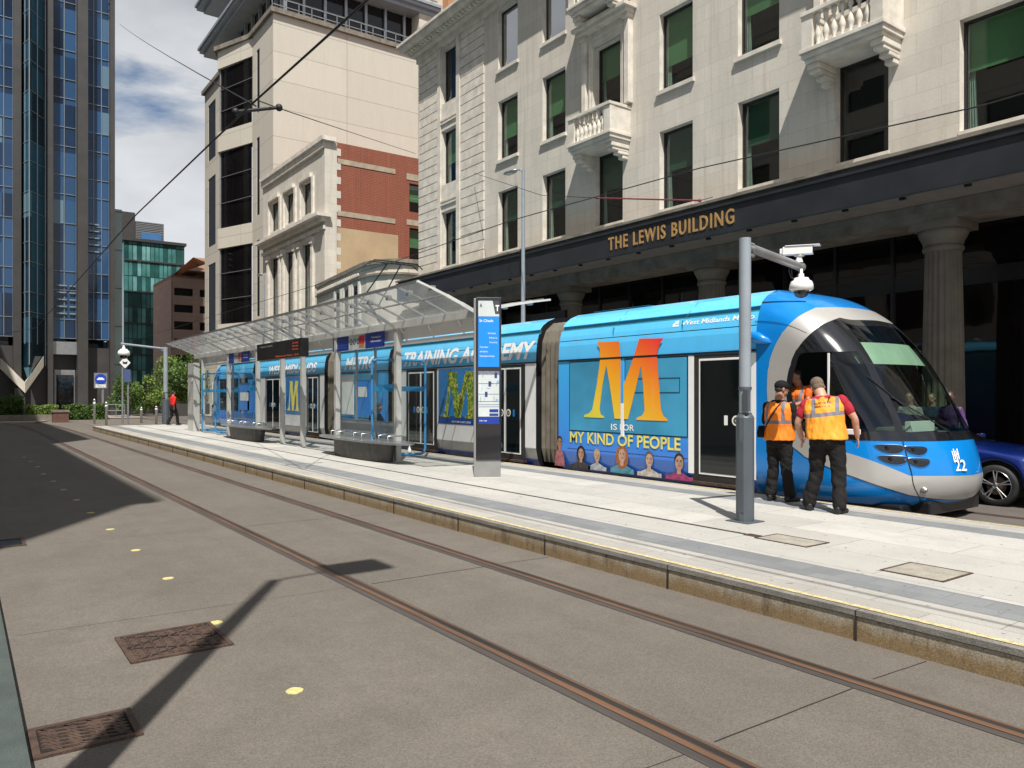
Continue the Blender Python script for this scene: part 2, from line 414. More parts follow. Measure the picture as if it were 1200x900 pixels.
# ------------------------------------------------------------ ground surfaces
def asphalt(name, col, warm, speck=.22):
    m, t, b, N, L = nodes(name)
    g = N('ShaderNodeNewGeometry').outputs['Position']
    c = mixrgb(N, L, ramp(N, L, noise(N, L, g, .35, 7, .6), .3, .7), [x*.84 for x in col], warm)
    c = mixrgb(N, L, ramp(N, L, noise(N, L, g, 2.2, 9, .72), .42, .75), c, [x*.78 for x in col])
    v = N('ShaderNodeTexVoronoi'); v.inputs['Scale'].default_value = 130; L(g, v.inputs[0])
    tk = N('ShaderNodeMapping'); tk.inputs['Scale'].default_value = (.03, .9, 1); L(g, tk.inputs[0])
    c = mixrgb(N, L, mth(N, L, 'MULTIPLY', ramp(N, L, noise(N, L, tk.outputs[0], 1.3, 3, .5), .45, .62), .22), c, [x*.7 for x in col])
    c = mixrgb(N, L, mth(N, L, 'MULTIPLY', ramp(N, L, noise(N, L, g, .9, 3, .5, 1.5), .62, .70), .22), c, [x*.62 for x in col])
    c = mixrgb(N, L, speck, c, ramp(N, L, v.outputs['Color'], .1, .9), 'OVERLAY')
    s2 = ramp(N, L, noise(N, L, g, 210, 2, .6), .66, .74)
    c = mixrgb(N, L, mth(N, L, 'MULTIPLY', s2, .55), c, (.55, .53, .48))
    s3 = ramp(N, L, noise(N, L, g, 7, 8, .75), .70, .76)
    c = mixrgb(N, L, mth(N, L, 'MULTIPLY', s3, .35), c, (.06,.05,.045))
    mg = N('ShaderNodeMapping'); mg.inputs['Scale'].default_value = (.12, 1.3, 1); L(g, mg.inputs[0])
    c = mixrgb(N, L, mth(N, L, 'MULTIPLY', ramp(N, L, noise(N, L, mg.outputs[0], 1.1, 5, .6), .48, .75), .3), c, [x*.6 for x in col])
    L(c, b.inputs['Base Color']); b.inputs['Roughness'].default_value = .85; b.inputs['Specular IOR Level'].default_value = .3
    bp = N('ShaderNodeBump'); bp.inputs['Strength'].default_value = .5; bp.inputs['Distance'].default_value = .004
    L(v.outputs['Distance'], bp.inputs['Height']); L(bp.outputs[0], b.inputs['Normal'])
    return m
M['asphalt'] = asphalt('road_concrete', (.150,.132,.113), (.155,.137,.117))
M['asphalt2'] = asphalt('far_road', (.12,.108,.096), (.135,.12,.105))
def flags(name, col, bw, bh, joint=.35, rot=False, dirt=.55, off=(0,0)):
    m, t, b, N, L = nodes(name)
    g = N('ShaderNodeNewGeometry').outputs['Position']
    mp = N('ShaderNodeMapping'); mp.inputs['Location'].default_value = (off[0], off[1], 0); L(g, mp.inputs[0])
    br = N('ShaderNodeTexBrick'); br.inputs['Scale'].default_value = 1; br.inputs['Brick Width'].default_value = bw; br.inputs['Row Height'].default_value = bh
    br.inputs['Mortar Size'].default_value = .006; br.inputs['Mortar Smooth'].default_value = .2
    br.inputs['Color1'].default_value = (*col, 1); br.inputs['Color2'].default_value = (*[c*.80 for c in col], 1); br.inputs['Mortar'].default_value = (*[c*joint for c in col], 1)
    L(mp.outputs[0], br.inputs['Vector'])
    c = mixrgb(N, L, mth(N, L, 'MULTIPLY', ramp(N, L, noise(N, L, g, 1.7, 10, .72), .45, .75), dirt), br.outputs['Color'], [x*.6 for x in col])
    c = mixrgb(N, L, mth(N, L, 'MULTIPLY', ramp(N, L, noise(N, L, g, 13, 2, .5), .68, .71), .75), c, (.10,.09,.08))
    c = mixrgb(N, L, .3, c, ramp(N, L, noise(N, L, g, 160, 3, .7), .3, .7), 'OVERLAY')
    L(c, b.inputs['Base Color']); b.inputs['Roughness'].default_value = .75; b.inputs['Specular IOR Level'].default_value = .35
    bp = N('ShaderNodeBump'); bp.inputs['Strength'].default_value = .3; bp.inputs['Distance'].default_value = .01
    hh = mth(N, L, 'SUBTRACT', mth(N, L, 'MULTIPLY', noise(N, L, g, 60, 4), .3), br.outputs['Fac'])
    L(hh, bp.inputs['Height']); L(bp.outputs[0], b.inputs['Normal'])
    return m
M['flag'] = flags('pale_flagstones', (.475,.462,.43), 1.8, .72, .45)
M['flag_edge'] = flags('edge_flagstones', (.40,.385,.355), .9, .47, .6)
M['flag_grey'] = flags('grey_strip_stones', (.22,.232,.238), .3, .235, .75)
M['pave'] = flags('far_paving', (.36,.31,.27), .6, .4, .6)
M['kerbtop'] = pmat('kerb_granite', (.20,.19,.17), .8, var=.3, scale=5, fine=.5, bump=.3)
def kerbface():
    m, t, b, N, L = nodes('stained_kerb_face')
    g = N('ShaderNodeNewGeometry').outputs['Position']; sp = N('ShaderNodeSeparateXYZ'); L(g, sp.inputs[0])
    mp = N('ShaderNodeMapping'); mp.inputs['Scale'].default_value = (1, 1, .25); L(g, mp.inputs[0])
    lo = ramp(N, L, mth(N, L, 'ADD', sp.outputs[2], mth(N, L, 'MULTIPLY', mth(N, L, 'SUBTRACT', noise(N, L, mp.outputs[0], 6, 6, .7), .5), .22)), .07, .17)
    c = mixrgb(N, L, lo, (.22,.155,.08), (.34,.31,.25))
    c = mixrgb(N, L, mth(N, L, 'MULTIPLY', ramp(N, L, noise(N, L, mp.outputs[0], 9, 8, .75), .52, .68), .75), c, (.06,.05,.035))
    c = mixrgb(N, L, .5, c, ramp(N, L, noise(N, L, g, 120, 4, .7), .3, .7), 'OVERLAY')
    L(c, b.inputs['Base Color']); b.inputs['Roughness'].default_value = .9
    bp = N('ShaderNodeBump'); bp.inputs['Strength'].default_value = .5; bp.inputs['Distance'].default_value = .006
    L(noise(N, L, g, 70, 5), bp.inputs['Height']); L(bp.outputs[0], b.inputs['Normal'])
    return m
M['kerbface'] = kerbface()
def railmat(name, c1, c2):
    m, t, b, N, L = nodes(name)
    g = N('ShaderNodeNewGeometry').outputs['Position']
    mp = N('ShaderNodeMapping'); mp.inputs['Scale'].default_value = (.25, 6, 1); L(g, mp.inputs[0])
    c = mixrgb(N, L, ramp(N, L, noise(N, L, mp.outputs[0], 3, 8, .7), .38, .62), c1, c2)
    L(c, b.inputs['Base Color']); b.inputs['Roughness'].default_value = .6; b.inputs['Metallic'].default_value = .15
    return m
M['rust'] = railmat('rusty_rail', (.075,.045,.03), (.17,.09,.05))
M['groove'] = railmat('rail_groove', (.02,.018,.016), (.045,.035,.03))
M['railedge'] = railmat('rail_sealant', (.055,.05,.047), (.085,.072,.064))
M['railtop'] = railmat('worn_rail_head', (.16,.12,.09), (.24,.17,.12))
M['iron'] = pmat('cast_iron', (.085,.052,.038), .7, metal=.2, var=.45, scale=9, bump=.5, bscale=90, fine=.4)
M['pit'] = pmat('drain_pit', (.006,.006,.005), .9)

PZ = .23                                         # platform height
g = MB(); S = 900
# ground sheet; where the tram lane lies beyond the platform it is the same sheet
g.add([(-S,-S,0),(S,-S,0),(S,S,0),(-S,S,0)], [(0,1,2,3)])
tag(g.build('road', M['asphalt']), kind='structure')
g = MB(); g.add([(-75,10.5,.004),(30,10.5,.004),(30,15.6,.004),(-75,15.6,.004)], [(0,1,2,3)])
tag(g.build('tram_lane', M['asphalt2']), kind='structure')

# track rails set flush in the road, curving away at the far end
def track_pts(y, x0=24, far=-46):
    pts = [(x, y) for x in range(int(x0), int(far), -2)]
    for i in range(1, 14):                       # gentle bend to the left of the street
        a = i*.055; r = 62
        pts.append((far-r*sin(a), y - r*(1-cos(a))*1.0))
    return pts
def strip(mb, pts, o0, o1, z, m):
    vs = []
    for i, (x, y) in enumerate(pts):
        p = Vector(pts[max(i-1,0)]); q = Vector(pts[min(i+1,len(pts)-1)]); d = (q-p).normalized(); n = Vector((d.y, -d.x))
        for o in (o0, o1): vs.append((x-n.x*o, y-n.y*o, z))
    fs = [(2*i, 2*i+1, 2*i+3, 2*i+2) for i in range(len(pts)-1)]
    mb.add(vs, fs, m)
k = MB()
for y, lane in ((3.06, .004), (4.56, .004)):
    p = track_pts(y)
    strip(k, p, .125, -.075, lane, 0)
    strip(k, p, .060, .008, lane+.004, 1); strip(k, p, .008, -.042, lane+.003, 2); strip(k, p, -.042, -.062, lane+.004, 1)
for y in (10.97, 12.43):
    p = [(x, y) for x in range(24, -74, -4)]
    strip(k, p, .09, -.09, .008, 0); strip(k, p, .055, .0, .012, 1); strip(k, p, 0, -.045, .011, 2)
k.v = [(a, b, c) for a, b, c in k.v]
tag(k.build('tram_track', [M['railedge'], M['rust'], M['groove']]), kind='structure')
# slab joints across the track
k = MB()
def crack(x0, y0, x1, y1, wd=.014, seg=5, jit=.003):
    pts = [(x0+(x1-x0)*i/seg+random.uniform(-jit,jit), y0+(y1-y0)*i/seg) for i in range(seg+1)]
    vs = []
    for x, y in pts: vs += [(x-wd/2, y, .003), (x+wd/2, y, .003)]
    k.add(vs, [(2*i, 2*i+1, 2*i+3, 2*i+2) for i in range(seg)])
for (u, v) in ((837,870), (400,690), (255,620), (190,575)):
    X = atZ(u, v, 0)[0]
    crack(X, 3.17, X+.02, 4.5, .009); crack(X+.01, 4.68, X+.05, 5.28, .007); crack(X-.12, .35, X, 2.95, .004)
tag(k.build('road_joints', M['groove']), kind='structure')

# near pavement kerb (bottom left corner of the view)
k = MB(); k.box(-60, 14, .02, .27, -.05, .10); k.box(-60, 14, -6, .02, -.05, .097, 1)
o = k.build('near_pavement', [pmat('green_grey_kerb', (.06,.075,.07), .8, var=.25, scale=4, fine=.35), M['pave']]); tag(o, kind='structure')

# platform: slab, edge stones, grey strips, yellow lines
X0, X1 = -42.3, 14.0; YA, YB = 5.3, 10.26
k = MB()
k.box(X0, X1, YA+.012, YB-.012, 0, .175, 0)                     # lower kerb course
k.box(X0-.0, X1, YA+.40, YB-.40, .175, PZ-.006, 0)
for y0, y1, z0 in ((YA, YA+.40, .183), (YB-.40, YB, .183)):
    k.box(X0, X1, y0, y1, z0, PZ-.004, 1)
xx = X0
o = k.build('platform', [M['kerbface'], M['kerbtop']]); tag(o, kind='structure')
k = MB()
def sheet(mb, y0, y1, z, m, x0=X0, x1=X1): mb.add([(x0,y0,z),(x1,y0,z),(x1,y1,z),(x0,y1,z)], [(0,1,2,3)], m)
sheet(k, YA+.13, 5.93, PZ, 1, X0+.1); sheet(k, 5.93, 6.38, PZ+.002, 2, X0+.1); sheet(k, 6.38, 9.32, PZ, 0, X0+.1); sheet(k, 9.32, 9.70, PZ+.002, 2, X0+.1); sheet(k, 9.70, YB-.10, PZ, 1, X0+.1)
sheet(k, YA+.07, YA+.13, PZ+.001, 3); sheet(k, YB-.16, YB-.10, PZ+.003, 3)
tag(k.build('platform_paving', [M['flag'], M['flag_edge'], M['flag_grey'], M['yellow']]), kind='structure')
k = MB(); xx = X1-.6
while xx > X0:                                    # vertical joints in the kerb stones
    k.box(xx-.0035, xx+.0035, YA-.003, YA+.06, 0, PZ-.003); xx -= 1.83
tag(k.build('kerb_joints', M['groove']), kind='structure')
# slot drain
k = MB(); xe = atZ(888, 629, PZ)[0]
sheet(k, 7.12, 7.165, PZ+.004, 0, X0+1, xe); k.box(xe-.16, xe, 7.08, 7.2, PZ-.01, PZ+.006, 1)
tag(k.build('slot_drain', [M['pit'], M['iron']]), 'long narrow slot drain running along the pale platform paving', 'drain')
def cover(pix, z, name, label, cat, frame=.03, pattern=None, cm=None, grp=None):
    P = [Vector(atZ(u, v, z)) for u, v in pix]
    c = sum(P, Vector())/4
    ex = max(abs(p.x-c.x) for p in P); ey = max(abs(p.y-c.y) for p in P)
    xs = sorted(p.x for p in P); ys = sorted(p.y for p in P)
    ex = (xs[2]+xs[3]-xs[0]-xs[1])/4; ey = (ys[2]+ys[3]-ys[0]-ys[1])/4
    t = thing(name, label, cat, (c.x, c.y, z), 0, grp)
    f = MB()
    for a in (-1, 1):
        f.box(c.x-ex, c.x+ex, c.y+a*ey-frame/2, c.y+a*ey+frame/2, z-.01, z+.008)
        f.box(c.x+a*ex-frame/2, c.x+a*ex+frame/2, c.y-ey-frame/2, c.y+ey+frame/2, z-.01, z+.0085)
    f.build('cover_frame', M['iron'], t)
    return t, c, ex-frame/2, ey-frame/2
for pix, lb in ((((887,628),(935,643),(970,637),(920,627)), 'stone filled access cover nearer the camera mast on the platform'),
                (((1037,666),(1095,684),(1137,674),(1075,659)), 'stone filled access cover nearest the right edge of the photo')):
    t, c, ex, ey = cover(pix, PZ, 'access_cover', lb, 'access cover', .02, grp='stone filled access covers in the platform')
    k = MB(); k.box(c.x-ex, c.x+ex, c.y-ey, c.y+ey, PZ-.02, PZ+.0055)
    k.build('cover_infill', pmat('aged_flag', (.31,.285,.24), .85, var=.25, scale=6, fine=.4), t)
pix = ((137,750),(158,778),(272,753),(240,729))
t, c, ex, ey = cover(pix, .006, 'manhole_cover', 'rusty rectangular manhole cover of triangular leaves set in the sunlit road', 'manhole cover')
k = MB(); k.box(c.x-ex, c.x+ex, c.y-ey, c.y+ey, -.02, .007); k.build('cover_plate', M['iron'], t)
k = MB()
z = .0085
for a, b in (((-1,-1),(.0,1)), ((0,1),(1,-1)), ((-1,1),(-.05,-1)), ((-.02,-1),(.98,1))):
    k.bar((c.x+a[0]*ex, c.y+a[1]*ey, z), (c.x+b[0]*ex, c.y+b[1]*ey, z), .018, .004)
k.build('leaf_joint', M['pit'], t)
k = MB(); random.seed(3)
for i in range(16):
    for j in range(9):
        px = c.x-ex+(i+.5+.25*(j%2))*2*ex/16.6; py = c.y-ey+(j+.5)*2*ey/9
        k.cbox((px, py, .0095), (.035,.014,.006), rz=.6 if (i+j)%2 else -.6)
o = k.build('raised_studs', M['iron'], t)
pix = ((35,857),(45,888),(162,860),(150,832))
t, c, ex, ey = cover(pix, .006, 'drain_grate', 'rusty slotted gully grate with black gaps beside the near kerb', 'drain grate', .035)
k = MB(); k.box(c.x-ex, c.x+ex, c.y-ey, c.y+ey, -.02, .003); k.build('drain_pit', M['pit'], t)
k = MB()
for i in range(7):
    x = c.x-ex+(i+.5)*2*ex/7
    k.bar((x-.05, c.y-ey+.01, .004), (x+.04, c.y+ey-.01, .004), .016, .012)
for j in range(4):
    y = c.y-ey+(j+.5)*2*ey/4
    for i in range(7):
        x = c.x-ex+(i+.5)*2*ex/7
        k.bar((max(x-.07, c.x-ex+.01), y-.03, .005), (min(x+.05, c.x+ex-.01), y+.035, .005), .016, .011)
k.build('grate_bars', M['iron'], t)
# the small dark cover in the tower's shadow
t, c, ex, ey = cover(((-5,636),(2,643),(28,637),(25,629)), .006, 'manhole_cover', 'small black manhole cover inside the building shadow at the left edge', 'manhole cover', .04)
k = MB(); k.box(c.x-ex, c.x+ex, c.y-ey, c.y+ey, -.02, .007); k.build('cover_plate', M['black'], t)
# pale yellow road markers
m, tt, b, N, L = nodes('yellow_marker_paint')
g_ = N('ShaderNodeTexCoord').outputs['Object']
L(mixrgb(N, L, ramp(N, L, noise(N, L, g_, 30, 5, .7), .4, .62), (.42,.37,.2), (.62,.52,.17)), b.inputs['Base Color']); b.inputs['Roughness'].default_value = .8
M['marker'] = m
disc = MB(); vs = [(.052*cos(2*pi*i/18)*(1+.09*sin(5*i)), .052*sin(2*pi*i/18)*(1+.07*cos(3*i)), .005) for i in range(18)]
vs2 = [(x, y, 0) for x, y, z in vs]
disc.add(vs+vs2, [tuple(range(18))]+[(i, 18+i, 18+(i+1)%18, (i+1)%18) for i in range(18)])
proto = disc.build('road_marker', M['marker'], None, loc=(0,0,0))
for i in range(13):
    o = proto if i == 0 else proto.copy()
    if i: C.objects.link(o)
    px = ((345,810),(253,730),(197,678),(159,645),(129,620.5),(106,601),(89.5,586),(74.5,574),(62.5,564),(51,555.5),(44,547),(36,541),(28,536))[i]
    o.location = atZ(px[0], px[1], .0); o.rotation_euler = (0,0,i*1.3)
    if i < 5:
        lb = ('yellow road marker spot nearest the camera', 'yellow road marker spot at the corner of the rusty manhole cover', 'yellow road marker spot third from the camera in the sun',
              'yellow road marker spot fourth from the camera in the sun', 'yellow road marker spot in the sun right beside the big shadow edge')[i]
        tag(o, lb, 'road marker', 'yellow marker spots on the road')
    else: tag(o, 'small pale road marker spot inside the big building shadow', 'road marker', 'yellow marker spots on the road in shadow')
# far end: pavement beyond the platform and under the tower
k = MB()
k.add([(-110,-20,.05),(-56,-20,.05),(-56,3.9,.05),(-62,6,.05),(-62,11.5,.05),(-110,11.5,.05)], [(0,1,2,3,4,5)])
k.add([(-56,-20,0),(-56,3.9,0),(-56,3.9,.05),(-56,-20,.05)], [(0,1,2,3)])
tag(k.build('far_pavement', M['pave']), kind='structure')
k = MB(); k.box(-90, 20, 15.6, 21.8, -.02, .12); tag(k.build('shop_pavement', M['pave']), kind='structure')

# ------------------------------------------------------------ the long limestone building
LB = 17.5
lew = thing('limestone_building', 'long pale limestone office building with a dark canopy lettered in gold', 'building', (-17, LB, 0))
XL, XR = -31.6, 6.0
zr = [(7.45, 9.85), (11.08, 13.45), (14.68, 17.05)]
cols = [-28.95, -24.55, -21.68, -18.78, -15.85, -12.92, -10.0, -7.12, -4.2, -1.3, 1.6]
wins = []
for ci, cx in enumerate(cols):
    hw = .62 if ci == 0 else .66
    for ri, (a, b) in enumerate(zr):
        wins.append((cx-hw, cx+hw, a, b, .24 if ri else .26, ci, ri))
k = MB()
k.wall((0, LB, 0), (1,0,0), (0,1,0), XL, XR, 6.9, 17.5, [wn[:5] for wn in wins], .25, 0, 1)
k.wall((XL, 0, 0), (0,1,0), (1,0,0), LB, LB+14, 5.5, 17.5, [(LB+4,LB+5.3,11,13.4),(LB+4,LB+5.3,7.45,9.8)], .25, 0, 1)
k.box(XL+.02, XR, LB+.5, LB+14, 17.3, 17.5, 0)
k.build('wall', [M['lime'], M['lime_plain']], lew)
# rusticated end bay: grooved courses either side of its window
k = MB()
z = 6.95
while z < 17.3:
    for a, b in ((XL-.06, cols[0]-.98), (cols[0]+.98, cols[0]+2.75)):
        k.box(a, b, LB-.05, LB+.001, z, z+.36)
    z += .40
k.box(XL-.002, XL+.35, LB-.0, LB+.002, 6.9, 17.4)
k.build('rusticated_blocks', M['lime_plain'], lew)
k = MB()
for s in (-1, 1): k.box(cols[0]+s*.80-.13, cols[0]+s*.80+.13, LB-.09, LB-.0, 6.95, 17.2)
for za, zb in ((9.85, 11.08), (13.45, 14.68)):
    k.box(cols[0]-.66, cols[0]+.66, LB-.03, LB+.002, za+.02, zb-.12); k.box(cols[0]-.66, cols[0]+.66, LB-.085, LB, za+.45, za+.52); k.box(cols[0]-.66, cols[0]+.66, LB-.085, LB, za+.3, za+.37)
k.build('end_bay_frame', M['lime_plain'], lew)
# windows
def window(parent, X, nrm, a, b, c, d, dep, blind, fr=M['black'], curtain=False, glass=None, divide=False, org=(0,0,0)):
    # X axis direction vector, nrm inward; a..b along, c..d height
    X = Vector(X); nrm = Vector(nrm); org = Vector(org)
    P = lambda s, dd, z: org+X*s+nrm*dd+Vector((0,0,z))
    def bx(mb, s0, s1, d0, d1, z0, z1, m=0):
        v = [P(s0,d0,z0),P(s1,d0,z0),P(s1,d1,z0),P(s0,d1,z0),P(s0,d0,z1),P(s1,d0,z1),P(s1,d1,z1),P(s0,d1,z1)]
        mb.add(v, [(0,3,2,1),(4,5,6,7),(0,1,5,4),(1,2,6,5),(2,3,7,6),(3,0,4,7)], m)
    f = MB(); w_ = .06
    bx(f, a, a+w_, dep-.06, dep, c, d); bx(f, b-w_, b, dep-.06, dep, c, d)
    bx(f, a+w_, b-w_, dep-.06, dep, c, c+w_); bx(f, a+w_, b-w_, dep-.06, dep, d-w_, d)
    if divide: bx(f, (a+b)/2-.02, (a+b)/2+.02, dep-.05, dep, c+w_, d-w_)
    win = f.build('window', fr, parent)
    p = MB(); p.add([P(a+w_,dep-.03,c+w_),P(b-w_,dep-.03,c+w_),P(b-w_,dep-.03,d-w_),P(a+w_,dep-.03,d-w_)], [(0,1,2,3)])
    p.build('pane', glass or M['clearwin'], win)
    q = MB()
    q.add([P(a,dep+.5,c),P(b,dep+.5,c),P(b,dep+.5,d),P(a,dep+.5,d)], [(0,1,2,3)])
    q.add([P(a,dep,c),P(a,dep+.5,c),P(a,dep+.5,d),P(a,dep,d)], [(0,1,2,3)]); q.add([P(b,dep,c),P(b,dep+.5,c),P(b,dep+.5,d),P(b,dep,d)], [(0,1,2,3)])
    q.add([P(a,dep,d),P(b,dep,d),P(b,dep+.5,d),P(a,dep+.5,d)], [(0,1,2,3)]); q.add([P(a,dep,c),P(b,dep,c),P(b,dep+.5,c),P(a,dep+.5,c)], [(0,1,2,3)])
    q.build('interior', M['dark'], win)
    if blind:
        zb = d-(d-c)*blind
        q = MB(); q.add([P(a+.05,dep+.06,zb),P(b-.05,dep+.06,zb),P(b-.05,dep+.06,d),P(a+.05,dep+.06,d)], [(0,1,2,3)])
        q.build('blind', M['blind'] if blind < .75 and not curtain == 'dark' else M['blinddk'], win)
    if curtain:
        q = MB(); n = 7; vs = []
        for i in range(n):
            s = a+.05+i*.03; vs += [P(s, dep+.10+.02*(i%2), c), P(s*.4+(a+.05)*.6, dep+.10+.02*(i%2), d-.1)]
        q.add(vs, [(2*i, 2*i+1, 2*i+3, 2*i+2) for i in range(n-1)]); q.build('curtain', M['curtain'], win)
    return win
M['skywin'] = glassmat('reflecting_window_glass', (.35,.42,.45), refl=.95, ior=3.4)
M['clearwin'] = glassmat('office_window_glass', (.62,.72,.66), refl=.9, ior=1.75)
blinds = {(1,2):0, (2,2):0, (1,1):.62, (2,1):.6, (3,1):.45, (4,2):.66, (0,1):.6, (5,2):.35, (4,0):.55, (0,2):0, (4,1):.66, (3,2):.3, (5,1):.5, (7,0):.45}
for a, b, c, d, dp, ci, ri in wins:
    if ci > 8 : continue
    bl = blinds.get((ci, ri), 0.0)
    if ri == 0 and ci < 6: bl = .5; cu = 'dark'
    else: cu = ci % 2 == 1 or ri == 1
    window(lew, (1,0,0), (0,1,0), a, b, c, d, dp, bl, curtain=cu, org=(0, LB, 0), glass=M['skywin'] if ri == 2 and ci in (1,2) else None)
# sills
k = MB()
for a, b, c, d, dp, ci, ri in wins:
    if ri and ci: k.box(a-.08, b+.08, LB-.09, LB+.18, c-.12, c-.002)
    elif ci: k.box(a-.02, b+.02, LB-.02, LB+.15, c-.08, c-.002)
pieces(k, 'window_sill', M['lime_plain'], lew)
# main cornice with dentils, attic above
k = MB()
k.box(XL-.15, XR, LB-.12, LB+.0, 17.2, 17.5); k.box(XL-.3, XR, LB-.35, LB+.3, 17.5, 17.62); k.box(XL-.65, XR, LB-.78, LB+.3, 17.75, 17.95)
k.box(XL-.72, XR, LB-.86, LB+.3, 17.95, 18.06); k.box(XL-.35, XR, LB-.42, LB+.3, 17.62, 17.75)
x = XL-.4
while x < -14: k.box(x, x+.12, LB-.58, LB-.42, 17.62, 17.748); x += .26
k.box(XL-.72, XL+.3, LB-.3, LB+14, 17.75, 18.06)
k.build('cornice', M['lime_plain'], lew)
k = MB(); aw = [(c-.7, c+.7, 19.3, 21.4) for c in cols]
k.wall((0, LB+1.3, 0), (1,0,0), (0,1,0), XL+1, XR, 18.0, 22.5, aw, .25, 0); k.box(XL+1, XR, LB+1.55, LB+13, 22.3, 22.5)
k.box(XL+.7, XR, LB+.9, LB+1.5, 22.5, 22.8)
k.build('attic_wall', M['pale_plain'], lew)
for a in aw[:5]: window(lew, (1,0,0), (0,1,0), *a, .2, 0, org=(0, LB+1.3, 0))

# balconies with balusters, door surround above
def balcony(cx, zb, full=True):
    hw = 1.02; pj = .90; y0 = LB-pj
    b = MB()
    b.box(cx-hw-.04, cx+hw+.04, y0-.05, LB, zb, zb+.10); b.box(cx-hw, cx+hw, y0, LB, zb-.12, zb)
    b.box(cx-hw+.06, cx+hw-.06, y0+.06, LB, zb-.22, zb-.12)
    bo = b.build('balcony', M['lime_plain'], lew, bevel=.012)
    r = MB(); zt = zb+1.0
    r.box(cx-hw-.02, cx+hw+.02, y0-.04, y0+.2, zt-.1, zt)
    for s in (-1, 1):
        r.box(cx+s*hw-.0 if s < 0 else cx+hw-.3, cx-hw+.3 if s < 0 else cx+hw, y0, y0+.18, zb+.1, zt-.1)
        r.box(cx+s*(hw-.06)-.06, cx+s*(hw-.06)+.06, y0+.18, LB, zb+.1, zt-.1)
        r.box(cx+s*(hw-.06)-.09, cx+s*(hw-.06)+.09, y0+.2, LB, zt-.1, zt)
    r.build('balustrade', M['lime_plain'], bo, bevel=.008)
    q = MB(); n = 7
    prof = [(.055,0),(.055,.06),(.03,.09),(.075,.22),(.08,.30),(.05,.42),(.028,.50),(.045,.56),(.03,.60),(.06,.66),(.06,.80)]
    for i in range(n):
        x = cx-hw+.40+(2*hw-.80)*i/(n-1)
        q.lathe([(a, z_*(.80/.80)) for a, z_ in prof], (x, y0+.09, zb+.1), 12)
    pieces(q, 'baluster', M['lime_plain'], bo)
    c = MB()
    for s in (-1, 1):
        x0 = cx+s*.80
        c.box(x0-.16, x0+.16, y0+.14, LB, zb-.36, zb-.22); c.box(x0-.13, x0+.13, y0+.2, LB, zb-.46, zb-.36); c.box(x0-.13, x0+.13, y0+.46, LB, zb-.56, zb-.46)
        c.box(x0-.11, x0+.11, y0+.66, LB, zb-.68, zb-.56)
    pieces(c, 'bracket', M['lime_plain'], bo, bevel=.02)
def surround(cx, z0, z1):
    s_ = MB()
    for s in (-1, 1):
        s_.box(cx+s*.78-.11, cx+s*.78+.11, LB-.12, LB, z0, z1+.05); s_.box(cx+s*1.03-.10, cx+s*1.03+.10, LB-.22, LB, z0, z1+.35)
        s_.box(cx+s*1.03-.13, cx+s*1.03+.13, LB-.30, LB, z1+.35, z1+.5)
        s_.box(cx+s*.80-.03, cx+s*.80+.03, LB-.15, LB-.118, z0, z1)
    s_.box(cx-.89, cx+.89, LB-.12, LB, z1+.05, z1+.24); s_.box(cx-.95, cx+.95, LB-.15, LB, z1+.24, z1+.5)
    s_.box(cx-1.2, cx+1.2, LB-.42, LB, z1+.5, z1+.62); s_.box(cx-1.3, cx+1.3, LB-.55, LB, z1+.62, z1+.74)
    s_.build('door_surround', M['lime_plain'], lew, bevel=.01)
for cx in (cols[3], cols[6], cols[9]):
    balcony(cx, 10.02); surround(cx, 11.1, 13.45)
balcony(cols[3], 14.62); balcony(cols[6], 14.62)

# dark canopy fascia with the gold lettering, its soffit, the architrave and columns below
FY = 16.35
k = MB(); k.box(XL-.1, XR, FY, FY+.12, 6.06, 6.80); k.box(XL-.15, XR, FY-.05, FY+.02, 6.74, 6.84); k.box(XL-.12, XR, FY-.02, FY+.02, 6.03, 6.09)
fas = k.build('canopy_fascia', M['fascia'], lew)
k = MB(); k.text('THE LEWIS BUILDING', (-17.55, FY-.004, 6.24), (1,0,0), (0,0,1), .40, 4.75, off=.012, ext=.02, space=1.22)
k.build('gold_lettering', M['gold'], fas)
k = MB(); k.box(XL-.1, XR, FY+.05, LB+.3, 6.80, 6.90); k.box(XL-.12, XR, FY-.08, LB, 6.90, 6.97)
k.build('canopy_roof', M['lime_dirty'], lew)
k = MB(); k.box(XL-.05, XR, FY+.12, LB+2.4, 6.03, 6.07)
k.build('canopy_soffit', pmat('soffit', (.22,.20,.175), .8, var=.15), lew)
k = MB(); x = XL+.6
while x < XR: k.box(x, x+.12, FY+.12, FY+.2, 5.98, 6.028); x += 1.32
pieces(k, 'soffit_clip', M['black'], lew)
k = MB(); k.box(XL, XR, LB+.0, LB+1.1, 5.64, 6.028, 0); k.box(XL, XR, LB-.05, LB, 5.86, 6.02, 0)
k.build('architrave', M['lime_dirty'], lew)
def column(x):
    y = LB+.5; k = MB()
    k.box(x-.52, x+.52, y-.52, y+.52, 5.46, 5.638); k.lathe([(.40,5.12),(.42,5.2),(.50,5.36),(.52,5.46)], (x,y,0), 28)
    k.lathe([(.39,4.98),(.42,5.02),(.42,5.08),(.39,5.12)], (x,y,0), 28)
    n = 20; vs = []; fs = []; rings = [(.12,.44),(1.5,.435),(3.2,.41),(4.98,.37)]
    for z, r in rings:
        for j in range(n*4):
            a = 2*pi*j/(n*4); rr = r*(1-.06*(1 if j % 4 in (1,2) else 0)); vs.append((x+rr*cos(a), y+rr*sin(a), z))
    q = n*4
    for i in range(len(rings)-1):
        for j in range(q): fs.append((i*q+j, i*q+(j+1)%q, (i+1)*q+(j+1)%q, (i+1)*q+j))
    k.add(vs, fs, 0)
    k.build('column', pmat('column_stone', (.17,.15,.12), .85, var=.3, scale=1.6, bump=.25, bscale=25) if x == -8.35 else M['colstone'], lew)
